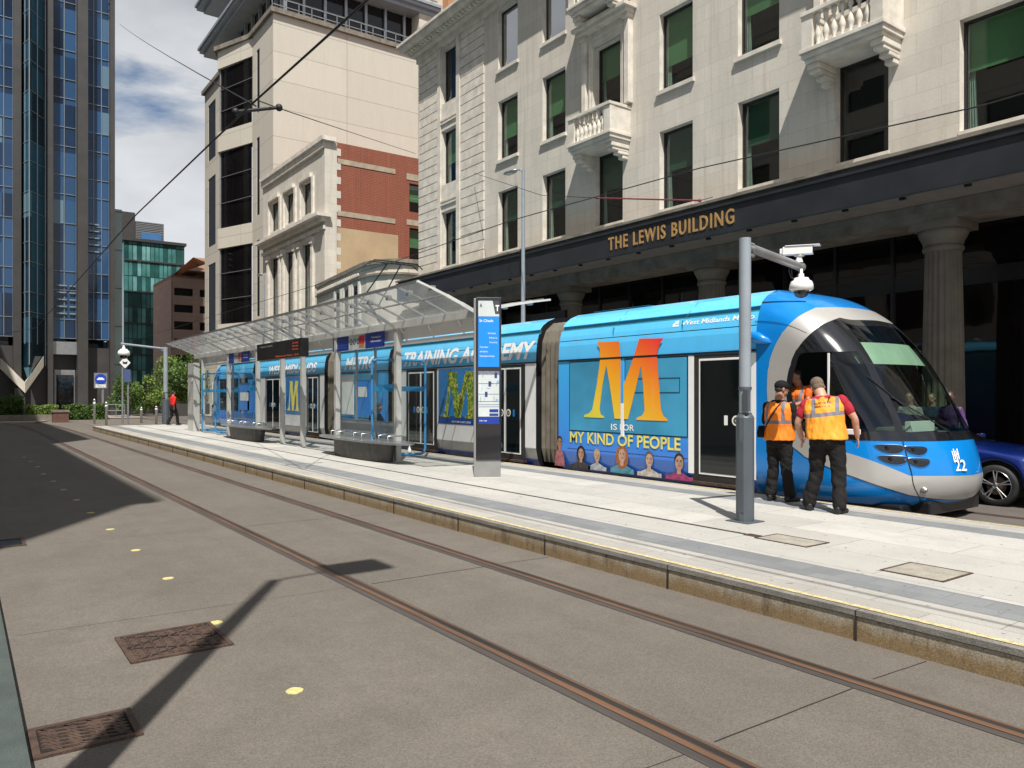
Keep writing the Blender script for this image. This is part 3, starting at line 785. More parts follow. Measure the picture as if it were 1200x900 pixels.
M['colstone'] = pmat('column_limestone', (.17,.15,.12), .85, var=.3, scale=1.6, bump=.25, bscale=25)
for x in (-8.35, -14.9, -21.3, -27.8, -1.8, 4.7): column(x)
# recessed shopfront behind the columns
SY = LB+2.4
k = MB()
k.box(XL, XR, SY+.3, SY+.5, 0, 6.0); k.box(XL, XR, SY-.02, SY+.3, 0, .5); k.box(XL, XR, SY-.04, SY+.3, 4.45, 4.85)
x = XL
while x < XR: k.box(x, x+.09, SY-.06, SY+.3, .5, 5.98); x += 1.62
k.build('shopfront', M['black'], lew)
k = MB(); x = XL
while x < XR:
    k.add([(x+.09,SY,.5),(x+1.62,SY,.5),(x+1.62,SY,4.45),(x+.09,SY,4.45)], [(0,1,2,3)]); k.add([(x+.09,SY,4.85),(x+1.62,SY,4.85),(x+1.62,SY,5.98),(x+.09,SY,5.98)], [(0,1,2,3)]); x += 1.62
k.build('shop_glass', M['bglass'], lew)
k = MB(); k.box(XL-.0, XL+.25, LB, SY+.4, 0, 5.64); k.box(XL, XL+1.4, LB+.05, LB+.9, 0, 5.64); k.build('end_pier', M['lime'], lew)
# dark shop sign board
sx0 = atY(622, 380, LB-.2)[0]; sx1 = atY(662, 380, LB-.2)[0]
t = thing('shop_sign', 'black hanging shop board with small white lettering beside a column', 'sign', ((sx0+sx1)/2, LB-.2, 3.5))
k = MB(); k.box(sx0, sx1, LB-.2, LB-.1, 3.3, 4.75); k.build('board', M['black'], t)
k = MB(); k.text('SPACES.', (sx0+.3, LB-.204, 4.2), (1,0,0), (0,0,1), .17, (sx1-sx0)*.7, off=.004)
k.build('lettering', pmat('dull_white_letters', (.6,.6,.6), .5), t)

# shade building behind the camera on the left: it throws the big shadow over the road
k = MB(); sx, sy, sh = -2.1, -4.95, 23.5
t = thing('office_block', 'office block out of view at left whose shadow covers the road', 'building', (-17, -12, 0))
hol = []
for fz in range(6):
    for i in range(9): hol.append((-36+1.2+i*3.6, -36+3.4+i*3.6, 1.5+fz*4, 4.0+fz*4))
k.wall((0, sy, 0), (1,0,0), (0,-1,0), -36, sx, 0, sh, hol, .3)
k.box(-36, sx, -25, sy-.35, 0, sh-.1)
k.wall((sx,0,0), (0,-1,0), (-1,0,0), -sy, 25, 0, sh, [(6+i*3.4, 8+i*3.4, 1.5+f*4, 4+f*4) for i in range(5) for f in range(6)], .3)
k.box(-36.2, sx+.2, -25, sy+.2, sh-.1, sh+.4)
k.box(-62, -20, -24, -8, 24.5, 30.4); k.box(-62,-36,-24,sy,0,23.9); k.box(-62,-20,-24,sy+.2,23.95,28.7)
k.build('wall', M['pale'], t)
k = MB(); k.box(-35.9, sx-.28, -24.9, sy-.26, .5, sh-.3); k.build('glazing', M['bglass'], t)
# ------------------------------------------------------------ tall pale stone building
TB = 18.5; tx0, tx1 = -74.2, -55.2
t = thing('stone_tower_block', 'tall pale stone office block with black glass bays and a set back top floor', 'building', (-64, TB, 0))
k = MB(); ztop = 29.4
rows = [(22.9, 28.0), (15.1, 21.3), (7.4, 13.5)]
hol = []
lx0, lx1 = atY(244,100,TB)[0], atY(252.5,100,TB)[0]; bx0, bx1 = -67.6, -60.0; slx0, slx1 = -59.0, -58.3
for a, b in rows: hol += [(lx0, lx1, a, b), (slx0, slx1, a+.3, b)]
hol += [(bx0, bx1, a, b) for a, b in rows]
k.wall((0,TB,0), (1,0,0), (0,1,0), tx0, tx1, 0, ztop, hol, .35)
k.wall((tx1,0,0), (0,1,0), (-1,0,0), TB, TB+14, 0, ztop, [], .3)
k.box(tx0, tx1-.01, TB+.4, TB+14, ztop-.3, ztop)
# prow: triangular stone bands between the glass
ax, ay = -64.2, TB-1.5
def prism(mb, z0, z1, grow=0, m=0):
    a = (bx0-grow, TB+.02); b = (ax, ay-grow); c = (bx1+grow, TB+.02)
    v = [(a[0],a[1],z0),(b[0],b[1],z0),(c[0],c[1],z0),(a[0],a[1],z1),(b[0],b[1],z1),(c[0],c[1],z1)]
    mb.add(v, [(0,2,1),(3,4,5),(0,1,4,3),(1,2,5,4)], m)
for z0, z1 in ((28.0, ztop), (21.3, 22.9), (13.5, 15.1), (0, 7.4)): prism(k, z0, z1)
k.build('wall', M['pale'], t)
k = MB()
for a, b in rows: prism(k, a+.01, b-.01, -.25)
k.build('bay_glass', M['bglass'], t)
k = MB()
for a, b in rows:
    for f in (.33, .67):
        z = a+(b-a)*f
        for p, q in (((bx0, TB-.02), (ax, ay+.2)), ((ax, ay+.2), (bx1, TB-.02))): k.bar((p[0], p[1], z), (q[0], q[1], z), .04, .035)
    for x, y in ((ax, ay+.2),): k.box(x-.05, x+.05, y-.03, y+.05, a, b)
k.build('bay_mullions', M['greymetal'], t)
k = MB()
for a, b in rows:
    k.add([(lx0,TB+.05,a),(lx1,TB+.05,a),(lx1,TB+.05,b),(lx0,TB+.05,b)], [(0,1,2,3)]); k.add([(slx0,TB+.05,a+.3),(slx1,TB+.05,a+.3),(slx1,TB+.05,b),(slx0,TB+.05,b)], [(0,1,2,3)])
pieces(k, 'narrow_window', M['bglass2'], t)
k = MB(); k.box(tx0-.25, tx1+.25, TB-.25, TB+.3, ztop, ztop+.35); k.box(tx1-.3, tx1+.25, TB+.3, TB+14, ztop, ztop+.35)
prism(k, ztop, ztop+.35, .3); k.build('parapet_coping', M['lime_dirty'], t)
# set back floors with eaves, white posts and railings
k = MB(); k.box(tx0+1.5, tx1-1.3, TB+1.3, TB+13.5, ztop, 32.9); k.box(tx0+1.5, tx1-2.3, TB+2.3, TB+13.5, 33.7, 36.9)
st = k.build('set_back_storey', M['bglass'], t)
k = MB()
for z0, e in ((32.9, .3), (36.9, .1)):
    k.box(tx0-.6+e, tx1+.7-e, TB-.7+e, TB+13.8, z0+.35, z0+.62); k.box(tx0, tx1+.1, TB-.1, TB+13.6, z0, z0+.35); k.box(tx0-.75+e, tx1+.85-e, TB-.85+e, TB+13.8, z0+.62, z0+.85)
k.build('eaves', M['polegrey'], t)
k = MB()
for i in range(8):
    y = TB+.9+i*1.7; k.box(tx1-1.25, tx1-1.05, y, y+.2, ztop, 32.9); k.box(tx1-2.25, tx1-2.1, y, y+.15, 33.7, 36.9)
for i in range(10):
    x = tx0+1+i*1.9; k.box(x, x+.25, TB+1.0, TB+1.25, ztop, 32.9)
for z in (ztop+.8, ztop+1.3): k.box(tx1-.35, tx1-.3, TB, TB+13.5, z, z+.05)
for z in (34.4, 34.9): k.box(tx1+.3, tx1+.35, TB, TB+13.5, z, z+.05)
for i in range(14):
    y = TB+i*1.0; k.box(tx1-.35, tx1-.3, y, y+.05, ztop+.3, ztop+1.35); k.box(tx1+.3, tx1+.35, y, y+.05, 33.75, 34.95)
for z in (30.4, 31.2): k.box(tx1-1.29, tx1-1.2, TB+1.3, TB+13.5, z, z+.08)
k.build('posts_and_railing', M['greymetal'], t)
k = MB(); k.box(tx1-8, tx1-.02, TB+12.0, TB+24, 0, 40); k.build('end_wall', M['pale_plain'], t)
k = MB(); k.box(tx1-3, tx1+.9, TB+14.2, TB+20, 0, 44); k.build('copper_wall', pmat('copper_cladding', (.42,.21,.10), .7, var=.1), t)

# ------------------------------------------------------------ red brick building with stone front
RB = 17.5; rx0, rx1 = -54.4, -43.1
t = thing('brick_building', 'red brick building with carved stone front and tan rendered side wall', 'building', (-49, RB, 0))
k = MB()
def sx(u, z=10): return atY(u, 0, RB)[0]
w3 = [(sx(317), sx(327.5)), (sx(334.5), sx(345)), (sx(354), sx(365.5))]
hol = [(a, b, 12.9, 14.9) for a, b in w3]+[(a, b, 1.5, 11.1) for a, b in w3]
k.wall((0,RB,0), (1,0,0), (0,1,0), rx0, rx1, 0, 16.7, hol, .55)
k.build('stone_front', M['lime'], t)
k = MB()
k.box(rx0, rx1+.03, RB-.14, RB, 16.3, 16.7); k.box(rx0, rx1+.25, RB-.25, RB+.6, 16.7, 16.95)
k.box(rx0, rx1+.12, RB-.3, RB, 11.95, 12.2); k.box(rx0, rx1+.3, RB-.6, RB+.3, 12.2, 12.4); k.box(rx0, rx1+.08, RB-.12, RB, 11.5, 11.72)
for a, b in w3:
    for x in (a-.42, b+.12):
        k.box(x, x+.32, RB-.16, RB, 1.2, 10.9); k.box(x-.05, x+.37, RB-.22, RB, 10.9, 11.3)
        k.box(x, x+.3, RB-.12, RB, 12.55, 15.0)
    k.box(a-.1, b+.1, RB-.2, RB, 15.0, 15.25)
k.build('carved_trim', M['lime_plain'], t)
for i, (a, b) in enumerate(w3):
    window(t, (1,0,0), (0,1,0), a, b, 12.9, 14.9, .26, 0, curtain=True, org=(0,RB,0), divide=True)
    window(t, (1,0,0), (0,1,0), a, b, 1.5, 11.1, .26, 0, curtain=True, org=(0,RB,0), divide=True)
k = MB()
Y2 = RB+22
k.wall((rx1,0,0), (0,1,0), (-1,0,0), RB+.7, Y2, 0, 16.75, [(RB+5.6, RB+7.4, 13.3, 15.1), (RB+5.6, RB+7.4, 10.3, 12.3)], .3)
k.box(rx0, rx1-.01, RB+.7, Y2, 16.5, 16.74)
k.build('brick_side_wall', M['brick'], t)
k = MB(); z = 0; i = 0
while z < 16.6:
    wq = .75 if i % 2 else 1.0; k.box(rx1-.4, rx1+.02, RB-.015, RB+wq, z, min(z+.42, 16.7)); z += .42; i += 1
k.build('quoins', M['lime'], t)
k = MB(); k.box(rx1-.05, rx1+.015, RB+.78, RB+4.8, 0, 11.7); k.build('rendered_patch', M['render'], t)
k = MB(); k.box(rx1-.1, rx1+.03, RB+.8, RB+4.6, 12.4, 12.7); k.box(rx1-.1, rx1+.03, RB+.8, RB+4.6, 15.5, 15.8); k.box(rx1-.1, rx1+.03, RB+5.4, RB+7.8, 15.3, 15.7); k.box(rx1-.1, rx1+.03, RB+5.4, RB+7.8, 12.45, 12.8)
pieces(k, 'stone_band', pmat('tan_stone_band', (.38,.32,.24), .9, var=.25, scale=2), t)
for c_, d_ in ((13.3,15.1),(10.3,12.3)): window(t, (0,1,0), (-1,0,0), RB+5.6, RB+7.4, c_, d_, .25, .6, org=(rx1,0,0), divide=True)

# ------------------------------------------------------------ low stone entrance wing between them
t = thing('low_stone_wing', 'low weathered stone wing with a rounded corner between the brick and limestone buildings', 'building', (-38, 17, 0))
fp = [(-43.08,17.0),(-34.8,15.98),(-34.1,15.95),(-33.4,16.1),(-32.8,16.45),(-32.35,17.0),(-32.2,17.8),(-31.75,24),(-43.08,24)]
k = MB()
def band(mb, fp, g, z0, z1, m=0):
    c = Vector((-38, 20)); q = [(x+(g if x > c.x else -0), y-g if y < 18 else y) for x, y in fp]; n = len(q)
    mb.add([(x,y,z0) for x, y in q]+[(x,y,z1) for x, y in q], [tuple(range(n))[::-1], tuple(range(n,2*n))]+[(i,(i+1)%n,n+(i+1)%n,n+i) for i in range(n)], m)
band(k, fp, 0, 0, 8.0); k.build('wall', M['pale_plain'], t)
k = MB(); band(k, fp, .10, 7.42, 7.52); band(k, fp, .12, 7.95, 8.15); k.build('cornice', M['lime_dirty'], t)
k = MB(); x = -42.6
while x < -35: k.box(x, x+.14, 17.0-(x+43.08)*.123-.16, 17.0-(x+43.08)*.123-.02, 7.6, 7.74); x += .34
pieces(k, 'dentil', M['lime_plain'], t)
dxy = Vector((8.28,-1.02,0)).normalized(); nn = Vector((.122,.992,0))
for s in (4.2, 5.75, 7.3):
    O = Vector((-43.08,17.0,0))+dxy*s-nn*.02
    k = MB(); k.bar(O+Vector((0,0,6.2)), O+Vector((0,0,6.2))+dxy*.85, .04, 1.9); k.build('window', M['bglass'], t)
    k = MB()
    for q in (-.18, .98): k.bar(O+dxy*q+Vector((0,0,5.2)), O+dxy*q+Vector((0,0,7.3)), .16, .2)
    pieces(k, 'window_surround', M['lime_plain'], t)

# ------------------------------------------------------------ blue glass tower at the end of the street
t = thing('glass_tower', 'blue glass tower with dark piers and a pale V shaped foot', 'building', (-72, 4, 0))
M['bluegl'] = winglass('blue_tower_glass', (.006,.018,.05), .06, .5, cells=((50,1.35,1.9), (.03,.085,.19), (.12,.20,.27)))
M['bluegl2'] = winglass('blue_tower_glass_pale', (.008,.03,.05), .05, .5, cells=((50,.9,1.9), (.03,.11,.17), (.10,.22,.27)))
M['mull'] = pmat('pale_mullion', (.25,.30,.33), .4, metal=.3)
M['pier'] = pmat('dark_pier', (.05,.047,.046), .5, var=.2, scale=1)
GX = -70.0
def gy(u): return atX(u, 460, GX)[1]
H = 52
k = MB(); k.box(GX-16, GX-.35, -14, gy(133)-.3, 6.2, H); k.box(GX-14, GX-3, -12, gy(132), 0, 6.2); k.build('core', M['bluegl'], t)
k = MB()
for a, b, d in ((15,24,.9),(55,61,.9),(89,101,1.1),(128,133.5,.5)):
    k.box(GX-.4, GX+d, gy(a), gy(b), 0, H)
pieces(k, 'pier', M['pier'], t)
# flat curtain wall bays with a pale grid
k = MB(); gl = MB()
def bay(u0, u1, nc, x, zs=0, zb=6.2):
    y0, y1 = gy(u0), gy(u1); gl.box(x-.3, x, y0, y1, zb, H)
    for i in range(nc+1):
        y = y0+(y1-y0)*i/nc; k.box(x, x+.06, y-.022, y+.022, zb, H)
    z = zb; i = 0
    while z < H: k.box(x, x+.06, y0, y1, z-.022, z+.022); z += (1.5, 2.3)[i % 2]; i += 1
bay(-40, 15, 5, GX); bay(61, 89, 2, GX); bay(101, 128, 3, GX-.2)
gl.build('glazing', M['bluegl'], t); k.build('curtain_wall_grid', M['mull'], t)
# projecting triangular bay over the V shaped foot
k = MB(); g2 = MB(); ya, ym, yb = gy(24), gy(32), gy(53); zb = 3.1
for (p, q) in (((GX,ya),(GX+1.9,ym)), ((GX+1.9,ym),(GX,yb))):
    zv = lambda P: 2.5 if P[0] > GX+1 else 4.6
    g2.add([(p[0],p[1],zv(p)),(q[0],q[1],zv(q)),(q[0],q[1],H),(p[0],p[1],H)], [(0,1,2,3)])
    z = 8; i = 0
    while z < H: k.bar((p[0]+.03,p[1],z), (q[0]+.03,q[1],z), .05, .05); z += (1.5,2.3)[i%2]; i += 1
    k.bar((q[0]+.03,q[1],4), (q[0]+.03,q[1],H), .06, .06); mxy = ((p[0]+q[0])/2+.03, (p[1]+q[1])/2); k.bar((*mxy,5.6), (*mxy,H), .05, .05)
g2.build('bay_glazing', M['bluegl2'], t); k.build('bay_mullions', M['mull'], t)
k = MB(); yl, yr = gy(0), gy(50); zl, zm, zr = 4.1, 2.25, 4.3; ymv = gy(27)
for (y0, z0, y1, z1, x0, x1) in ((yl, zl, ymv, zm, GX+.9, GX+2.2), (ymv, zm, yr, zr, GX+2.2, GX+.9)):
    k.add([(x0,y0,z0-.4),(x1,y1,z1-.4),(x1,y1,z1+.4),(x0,y0,z0+.4),(x0-1.0,y0,z0-.4),(x1-1.0,y1,z1-.4),(x1-1.0,y1,z1+.4),(x0-1.0,y0,z0+.4)],
          [(0,1,2,3),(7,6,5,4),(0,4,5,1),(3,2,6,7)])
k.build('v_shaped_foot', M['pale_plain'], t)
k = MB(); k.box(GX+.3, GX+1.8, gy(15), gy(27.5), 0, 2.2); k.box(GX-3.5, GX-.2, gy(-10), gy(133), 0, 5.5); k.build('base_wall', M['pier'], t)
k = MB(); k.box(GX-.2, GX+.5, gy(59), gy(89), 4.9, 5.9); k.box(GX-.35, GX-.1, gy(64), gy(88), .2, 3.7); k.build('entrance_canopy', M['greymetal'], t)
k = MB(); k.box(GX-.1, GX+.02, gy(66), gy(86), .2, 3.3); k.build('entrance_door', M['bglass'], t)
k = MB()
for i in range(5):
    for (a, b) in ((66,78),(81,88),(104,116)): k.box(GX+.06, GX+.14, gy(a), gy(b), 8.1+i*.55, 8.2+i*.55) if a < 100 else k.box(GX+.06, GX+.14, gy(a), gy(b), 13.2+i*.55, 13.3+i*.55)
k.build('louvres', M['mull'], t)
k = MB(); sgx = GX+1.9; y0, y1 = gy(78)-.6, gy(107)-.6; z0 = 39.6
k.box(sgx-.2, sgx, y0, y1, z0, z0+1.5)
k.build('rooftop_sign_board', M['white'], t)
k = MB()
for i in range(7): k.box(GX+1.1, GX+1.15, gy(113.5), gy(124), 35.0+i*.55, 35.08+i*.55)
k.build('upper_louvres', M['mull'], t)

# pale green slab between tower and green building
t = thing('green_slab_tower', 'narrow pale green panelled slab rising between the two glass buildings', 'building', (-73, 11, 0))
TX = -71.5
ty = lambda u: atX(u, 460, TX)[1]
tz = lambda v, u=136: atX(u, v, TX)[2]
k = MB(); k.box(TX-4, TX, ty(133), ty(143), 0, tz(245)); k.build('panelled_wall', pmat('pale_green_panel', (.36,.47,.46), .5, var=.12, scale=.4), t)
k = MB(); z = 1
while z < tz(245): k.box(TX, TX+.02, ty(133), ty(143), z, z+.06); z += 3.2
pieces(k, 'panel_joint', M['pier'], t)

# green glass building
t = thing('green_glass_building', 'green glass office building with louvred plant room on its roof', 'building', (-112, 20, 0))
VX = -105.0
vy = lambda u: atX(u, 460, VX)[1]
vz = lambda v, u=180: atX(u, v, VX)[2]
M['teal'] = winglass('teal_glass', (.09,.26,.245), .10); M['teal2'] = winglass('light_teal_glass', (.20,.42,.41), .12); M['teal3'] = winglass('dark_teal_glass', (.03,.11,.10), .08)
k = MB(); y0, y1, zt = vy(145), vy(216), vz(285); random.seed(5)
k.box(VX-14, VX-.02, y0, y1, 0, zt)
k.build('core', M['teal3'], t)
pn = MB(); nc = 14; z = 2.8; ri = 0
while z < zt-.4:
    h = min(1.95, zt-z)
    for i in range(nc):
        a = y0+(y1-y0)*i/nc; b = y0+(y1-y0)*(i+1)/nc
        r_ = random.random(); mm = 0 if r_ < .5 else (1 if r_ < .8-(.25 if ri % 2 else 0) else 2)
        if 9 > z > 4 and 5 < i < 8: mm = 2
        pn.box(VX-.02, VX+.02+.0*i, a+.05, b-.05, z+.05, z+h-.05, mm)
    z += 1.95; ri += 1
pn.build('glass_panels', [M['teal'], M['teal2'], M['teal3']], t)
k = MB(); z = 2.8
while z < zt: k.box(VX, VX+.15, y0, y1, z-.09, z+.09); z += 3.9
k.box(VX-14, VX+.3, y0-.2, y1+.2, zt, zt+.35)
pieces(k, 'floor_band', M['pier'], t)
k = MB(); k.box(VX-9, VX-1, vy(143.5), vy(160), zt+.35, vz(250)); k.build('plant_room', M['pier'], t)
k = MB(); ya_, yb_ = vy(160.5), vy(194); zb_, zc_ = zt+.35, vz(258, 175)
k.box(VX-9, VX-1.2, ya_, yb_, zb_, zc_-.1)
for i in range(12): zz_ = zb_+(zc_-zb_)*i/12; k.box(VX-1.2, VX-.95, ya_, yb_, zz_, zz_+.12)
k.build('louvred_plant_room', M['greymetal'], t)
k = MB(); k.box(VX-.9, VX-.8, vy(167), vy(191), vz(281), vz(272)); k.build('blue_roof_sign', pmat('blue_sign', (.05,.16,.35), .5), t)
k = MB(); k.box(VX, VX+.6, y0, y1, 0, .4)
for i in range(6): y = y0+(y1-y0)*i/5; k.box(VX+.2, VX+.5, y-.15, y+.15, 0, 2.9)
k.build('ground_floor_posts', M['polegrey'], t)

# brown building
t = thing('brown_office_building', 'brown clad office building with ribbon windows and a low hipped roof', 'building', (-90, 26, 0))
BX = -88.0
by = lambda u: atX(u, 460, BX)[1]
bz = lambda v, u=220: atX(u, v, BX)[2]
k = MB(); y0, y1 = by(202), by(262); hol = []
for v0, v1 in ((338,347),(357.5,366.5),(377,386.5),(397,405),(416,425),(436,470)):
    hol.append((by(204), by(226), bz(v1), bz(v0))); hol.append((by(234), by(256), bz(v1), bz(v0)))
k.wall((BX,0,0), (0,1,0), (-1,0,0), y0, y1, 0, bz(326), hol, .5); k.box(BX-10, BX-.55, y0+.01, y1, 0, bz(326)-.05); k.build('wall', M['brown'], t)
k = MB()
for h in hol: k.box(BX-.53, BX-.45, h[0], h[1], h[2], h[3])
pieces(k, 'ribbon_window', M['bglass'], t)
k = MB(); yy0, yy1, z0 = by(218), by(275), bz(318); xm = BX-6
k.box(BX-10, BX-.4, y0, y1, bz(326)-.05, bz(326)+.3)
k.add([(BX+1,yy0,z0),(BX+1,yy1,z0),(BX-12,yy1,z0),(BX-12,yy0,z0),(xm,yy0+5,z0+2.6),(xm,yy1-3,z0+2.6)], [(0,1,5,4),(1,2,5),(2,3,4,5),(3,0,4),(3,2,1,0)])
k.box(BX-8, BX-1, yy0+1.5, yy1, bz(326), z0)
k.build('hipped_roof', pmat('brown_roof', (.24,.13,.08), .8, var=.2), t)
# ------------------------------------------------------------ tram
from mathutils.geometry import tessellate_polygon
YC = 11.70; HWT = 1.34; YS = YC-HWT               # YS: the side towards the platform
def lerp(tab, z):
    if z <= tab[0][0]: return tab[0][1]
    for (a, b), (c, d) in zip(tab, tab[1:]):
        if z <= c: return b+(d-b)*(z-a)/(c-a)
    return tab[-1][1]
def smooth_tab(tab, n=24):
    # Catmull-Rom resample so that the nose outline has no kinks
    out = []
    for i in range(len(tab)-1):
        p0 = tab[max(i-1,0)]; p1 = tab[i]; p2 = tab[i+1]; p3 = tab[min(i+2,len(tab)-1)]
        m1 = (p2[1]-p0[1])/(p2[0]-p0[0]); m2 = (p3[1]-p1[1])/(p3[0]-p1[0]); h = p2[0]-p1[0]
        for k in range(n):
            t = k/n; t2 = t*t; t3 = t2*t
            out.append((p1[0]+h*t, (2*t3-3*t2+1)*p1[1]+(t3-2*t2+t)*h*m1+(-2*t3+3*t2)*p2[1]+(t3-t2)*h*m2))
    out.append(tab[-1]); return out
XN = smooth_tab([(.20,-5.30),(.32,-5.12),(.55,-5.03),(.85,-5.07),(1.15,-5.17),(1.45,-5.33),(1.8,-5.55),(2.2,-5.82),(2.6,-6.12),(2.9,-6.40),(3.1,-6.65),(3.28,-6.95),(3.42,-7.28),(3.5,-7.62)])
WT = smooth_tab([(.20,1.20),(.32,1.28),(.6,1.34),(1.5,1.34),(2.45,1.34),(2.8,1.325),(3.0,1.29),(3.15,1.24),(3.3,1.15),(3.42,1.0),(3.5,.78)])
CABX = -7.69
def xcen(z): return max(CABX+.02, min(-6.80, lerp(XN, z)-.95))
def surf(p, z, off=0.0):
    def raw(p, z):
        z_ = min(max(z, .2), 3.5); xn = lerp(XN, z_); w_ = lerp(WT, z_); xc = xcen(z_); q = abs(p)
        if q >= 1: return Vector((xc-(q-1), YC+math.copysign(w_, p), z))
        th = q*pi/2; n = 2.35
        return Vector((xc+(xn-xc)*(cos(th)**(2/n)), YC+math.copysign(w_*(sin(th)**(2/n)) if q > 0 else 0, p), z))
    P = raw(p, z)
    if off:
        e = .004; pp = p if abs(p) > .01 else .01
        du = raw(pp+e, z)-raw(pp-e, z); dv = raw(pp, min(z+e,3.5))-raw(pp, max(z-e,.2))
        nrm = du.cross(dv).normalized()
        if nrm.dot(P-Vector((-7.3, YC, 1.6))) < 0: nrm = -nrm
        P = P+nrm*off
    return P
def p_of(x, z):
    xc = xcen(z); xn = lerp(XN, z)
    if x <= xc: return -(1+xc-x)
    c = min(1, (x-xc)/(xn-xc)); return -math.acos(min(1, c**(2.35/2)))*2/pi
def cabpix(u, v):
    best = None
    for st in (.08, .02, .005, .0012):
        if best is None: ps = [(-2.1+.08*i, .3+.08*j) for i in range(30) for j in range(40)]
        else: ps = [(best[1]+i*st, best[2]+j*st) for i in range(-5,6) for j in range(-5,6)]
        for p, z in ps:
            if z < .2 or z > 3.5: continue
            P = surf(p, z); t = VD[0]*P.x+VD[1]*P.y; r = .585*P.x+.811*P.y
            e = (600+F*r/t-u)**2+(HV-F*(P.z-CAM_Z)/t-v)**2
            if best is None or e < best[0]: best = (e, p, z)
    return best[1], best[2]
XMIR = -46.6
def cabbuild(mb, name, mats, parent, rear=False, **kw):
    if rear: mb.v = [(XMIR-x, y, z) for x, y, z in mb.v]; mb.f = [f[::-1] for f in mb.f]
    return mb.build(name, mats, parent, **kw)
def ribbon(mb, A, B, n=6, off=.006, m=0):
    # strip over the cab surface between two lists of (p,z)
    k = len(A); vs = []
    for i in range(k):
        for j in range(n+1):
            t = j/n; vs.append(surf(A[i][0]+(B[i][0]-A[i][0])*t, A[i][1]+(B[i][1]-A[i][1])*t, off))
    fs = [(i*(n+1)+j, i*(n+1)+j+1, (i+1)*(n+1)+j+1, (i+1)*(n+1)+j) for i in range(k-1) for j in range(n)]
    mb.add(vs, fs, m, True)
def resample(pts, n):
    # smooth curve through points, n samples
    out = []; k = len(pts)
    for s in range(n+1):
        t = s/n*(k-1); i = min(int(t), k-2); f = t-i
        p0, p1, p2, p3 = pts[max(i-1,0)], pts[i], pts[i+1], pts[min(i+2,k-1)]
        out.append(tuple(.5*((2*p1[c])+(-p0[c]+p2[c])*f+(2*p0[c]-5*p1[c]+4*p2[c]-p3[c])*f*f+(-p0[c]+3*p1[c]-3*p2[c]+p3[c])*f**3) for c in (0,1)))
    return out
mirr = lambda L_: [(-p, z) for p, z in L_]

def wrapmat(name, stops, rough=.22, coat=.5):
    # printed vinyl: colour set by height on the body side
    m, t, b, N, L = nodes(name)
    g = N('ShaderNodeNewGeometry').outputs['Position']; sp = N('ShaderNodeSeparateXYZ'); L(g, sp.inputs[0])
    r = N('ShaderNodeValToRGB'); cr = r.color_ramp
    while len(cr.elements) < len(stops): cr.elements.new(.5)
    for e, (z, c) in zip(cr.elements, stops): e.position = z/4; e.color = (*c, 1)
    L(mth(N, L, 'DIVIDE', sp.outputs[2], 4.0), r.inputs[0])
    mp = N('ShaderNodeMapping'); mp.inputs['Scale'].default_value = (1, 1, .25); L(g, mp.inputs[0])
    c = mixrgb(N, L, mth(N, L, 'MULTIPLY', ramp(N, L, noise(N, L, mp.outputs[0], 5, 8, .7), .45, .8), .16), r.outputs[0], (.12,.12,.11))
    L(c, b.inputs['Base Color']); b.inputs['Roughness'].default_value = rough; b.inputs['Coat Weight'].default_value = coat; b.inputs['Coat Roughness'].default_value = .06
    return m
TLB = (.11,.50,.84)
M['wrapA'] = wrapmat('blue_advert_wrap', [(0,(.035,.13,.60)),(.6,(.04,.20,.74)),(1.1,(.045,.30,.80)),(2.4,(.055,.42,.86)),(2.55,(.08,.48,.90)),(3.3,(.12,.60,.94))])
M['wrapB'] = wrapmat('white_and_blue_body', [(0,(.03,.09,.45)),(.345,(.03,.09,.45)),(.35,(.30,.30,.30)),(.58,(.30,.30,.30)),(.585,(.74,.74,.74)),(2.50,(.76,.76,.76)),(2.505,TLB),(3.4,(.12,.55,.88))])
M['groovewrap'] = pmat('teal_roof_groove', (.03,.22,.30), .5, var=.1)
M['cabblue'] = pmat('deep_blue_cab_paint', (.001,.20,.60), .25, var=.06, scale=1, coat=.5)
M['silver'] = pmat('silver_cab_paint', (.50,.49,.47), .32, metal=.35, var=.06, scale=1, coat=.4)
M['cabblack'] = pmat('gloss_black_cab_surround', (.008,.009,.012), .12, var=.1, coat=.8)
M['bodyglass'] = winglass('wrapped_window_glass', (.07,.36,.60), .10)
M['doorglass'] = winglass('black_door_glass', (.006,.009,.010), .05)
M['bellows'] = pmat('bellows_fabric', (.12,.105,.08), .8, var=.35, scale=3, bump=.3, bscale=20)
M['screen'] = glassmat('windscreen_glass', (.55,.68,.60), refl=.9)
M['sidegl'] = glassmat('cab_side_glass', (.38,.48,.43), refl=.9)
M['wtext'] = pmat('white_lettering', (.85,.85,.85), .4, var=.02)
M['ytext'] = pmat('yellow_lettering', (.80,.72,.14), .4, var=.2, scale=6)

tram = thing('tram', 'blue and white tram wrapped in adverts standing at the far side of the platform', 'tram', (-23, YC, 0))
def profile(): return [(1.20,.20),(1.28,.32),(1.34,.6),(1.34,2.45),(1.325,2.8),(1.29,3.0),(1.255,3.12),(1.20,3.135),(1.18,3.215),(1.215,3.225),(1.14,3.32),(1.0,3.42),(.8,3.5),(.4,3.54)]
def module(name, x0, x1, mat, top=True):
    k = MB(); pr = profile(); pts = [(YC-d, z) for d, z in pr]+[(YC+d, z) for d, z in reversed(pr)]
    n = len(pts); xs = [x0, x1]
    vs = [(x, y, z) for x in xs for y, z in pts]
    for j in range(n-1):
        gm = 1 if j in (7, n-9) else 0
        k.add([vs[j], vs[j+1], vs[n+j+1], vs[n+j]], [(0,3,2,1)], gm, False)
    k.add(vs[:n], [tuple(range(n))], 2); k.add(vs[n:], [tuple(range(n))[::-1]], 2)
    return k.build(name, [mat, M['groovewrap'], M['black']], tram)
tX = lambda u: atY(u, 460, YS)[0]
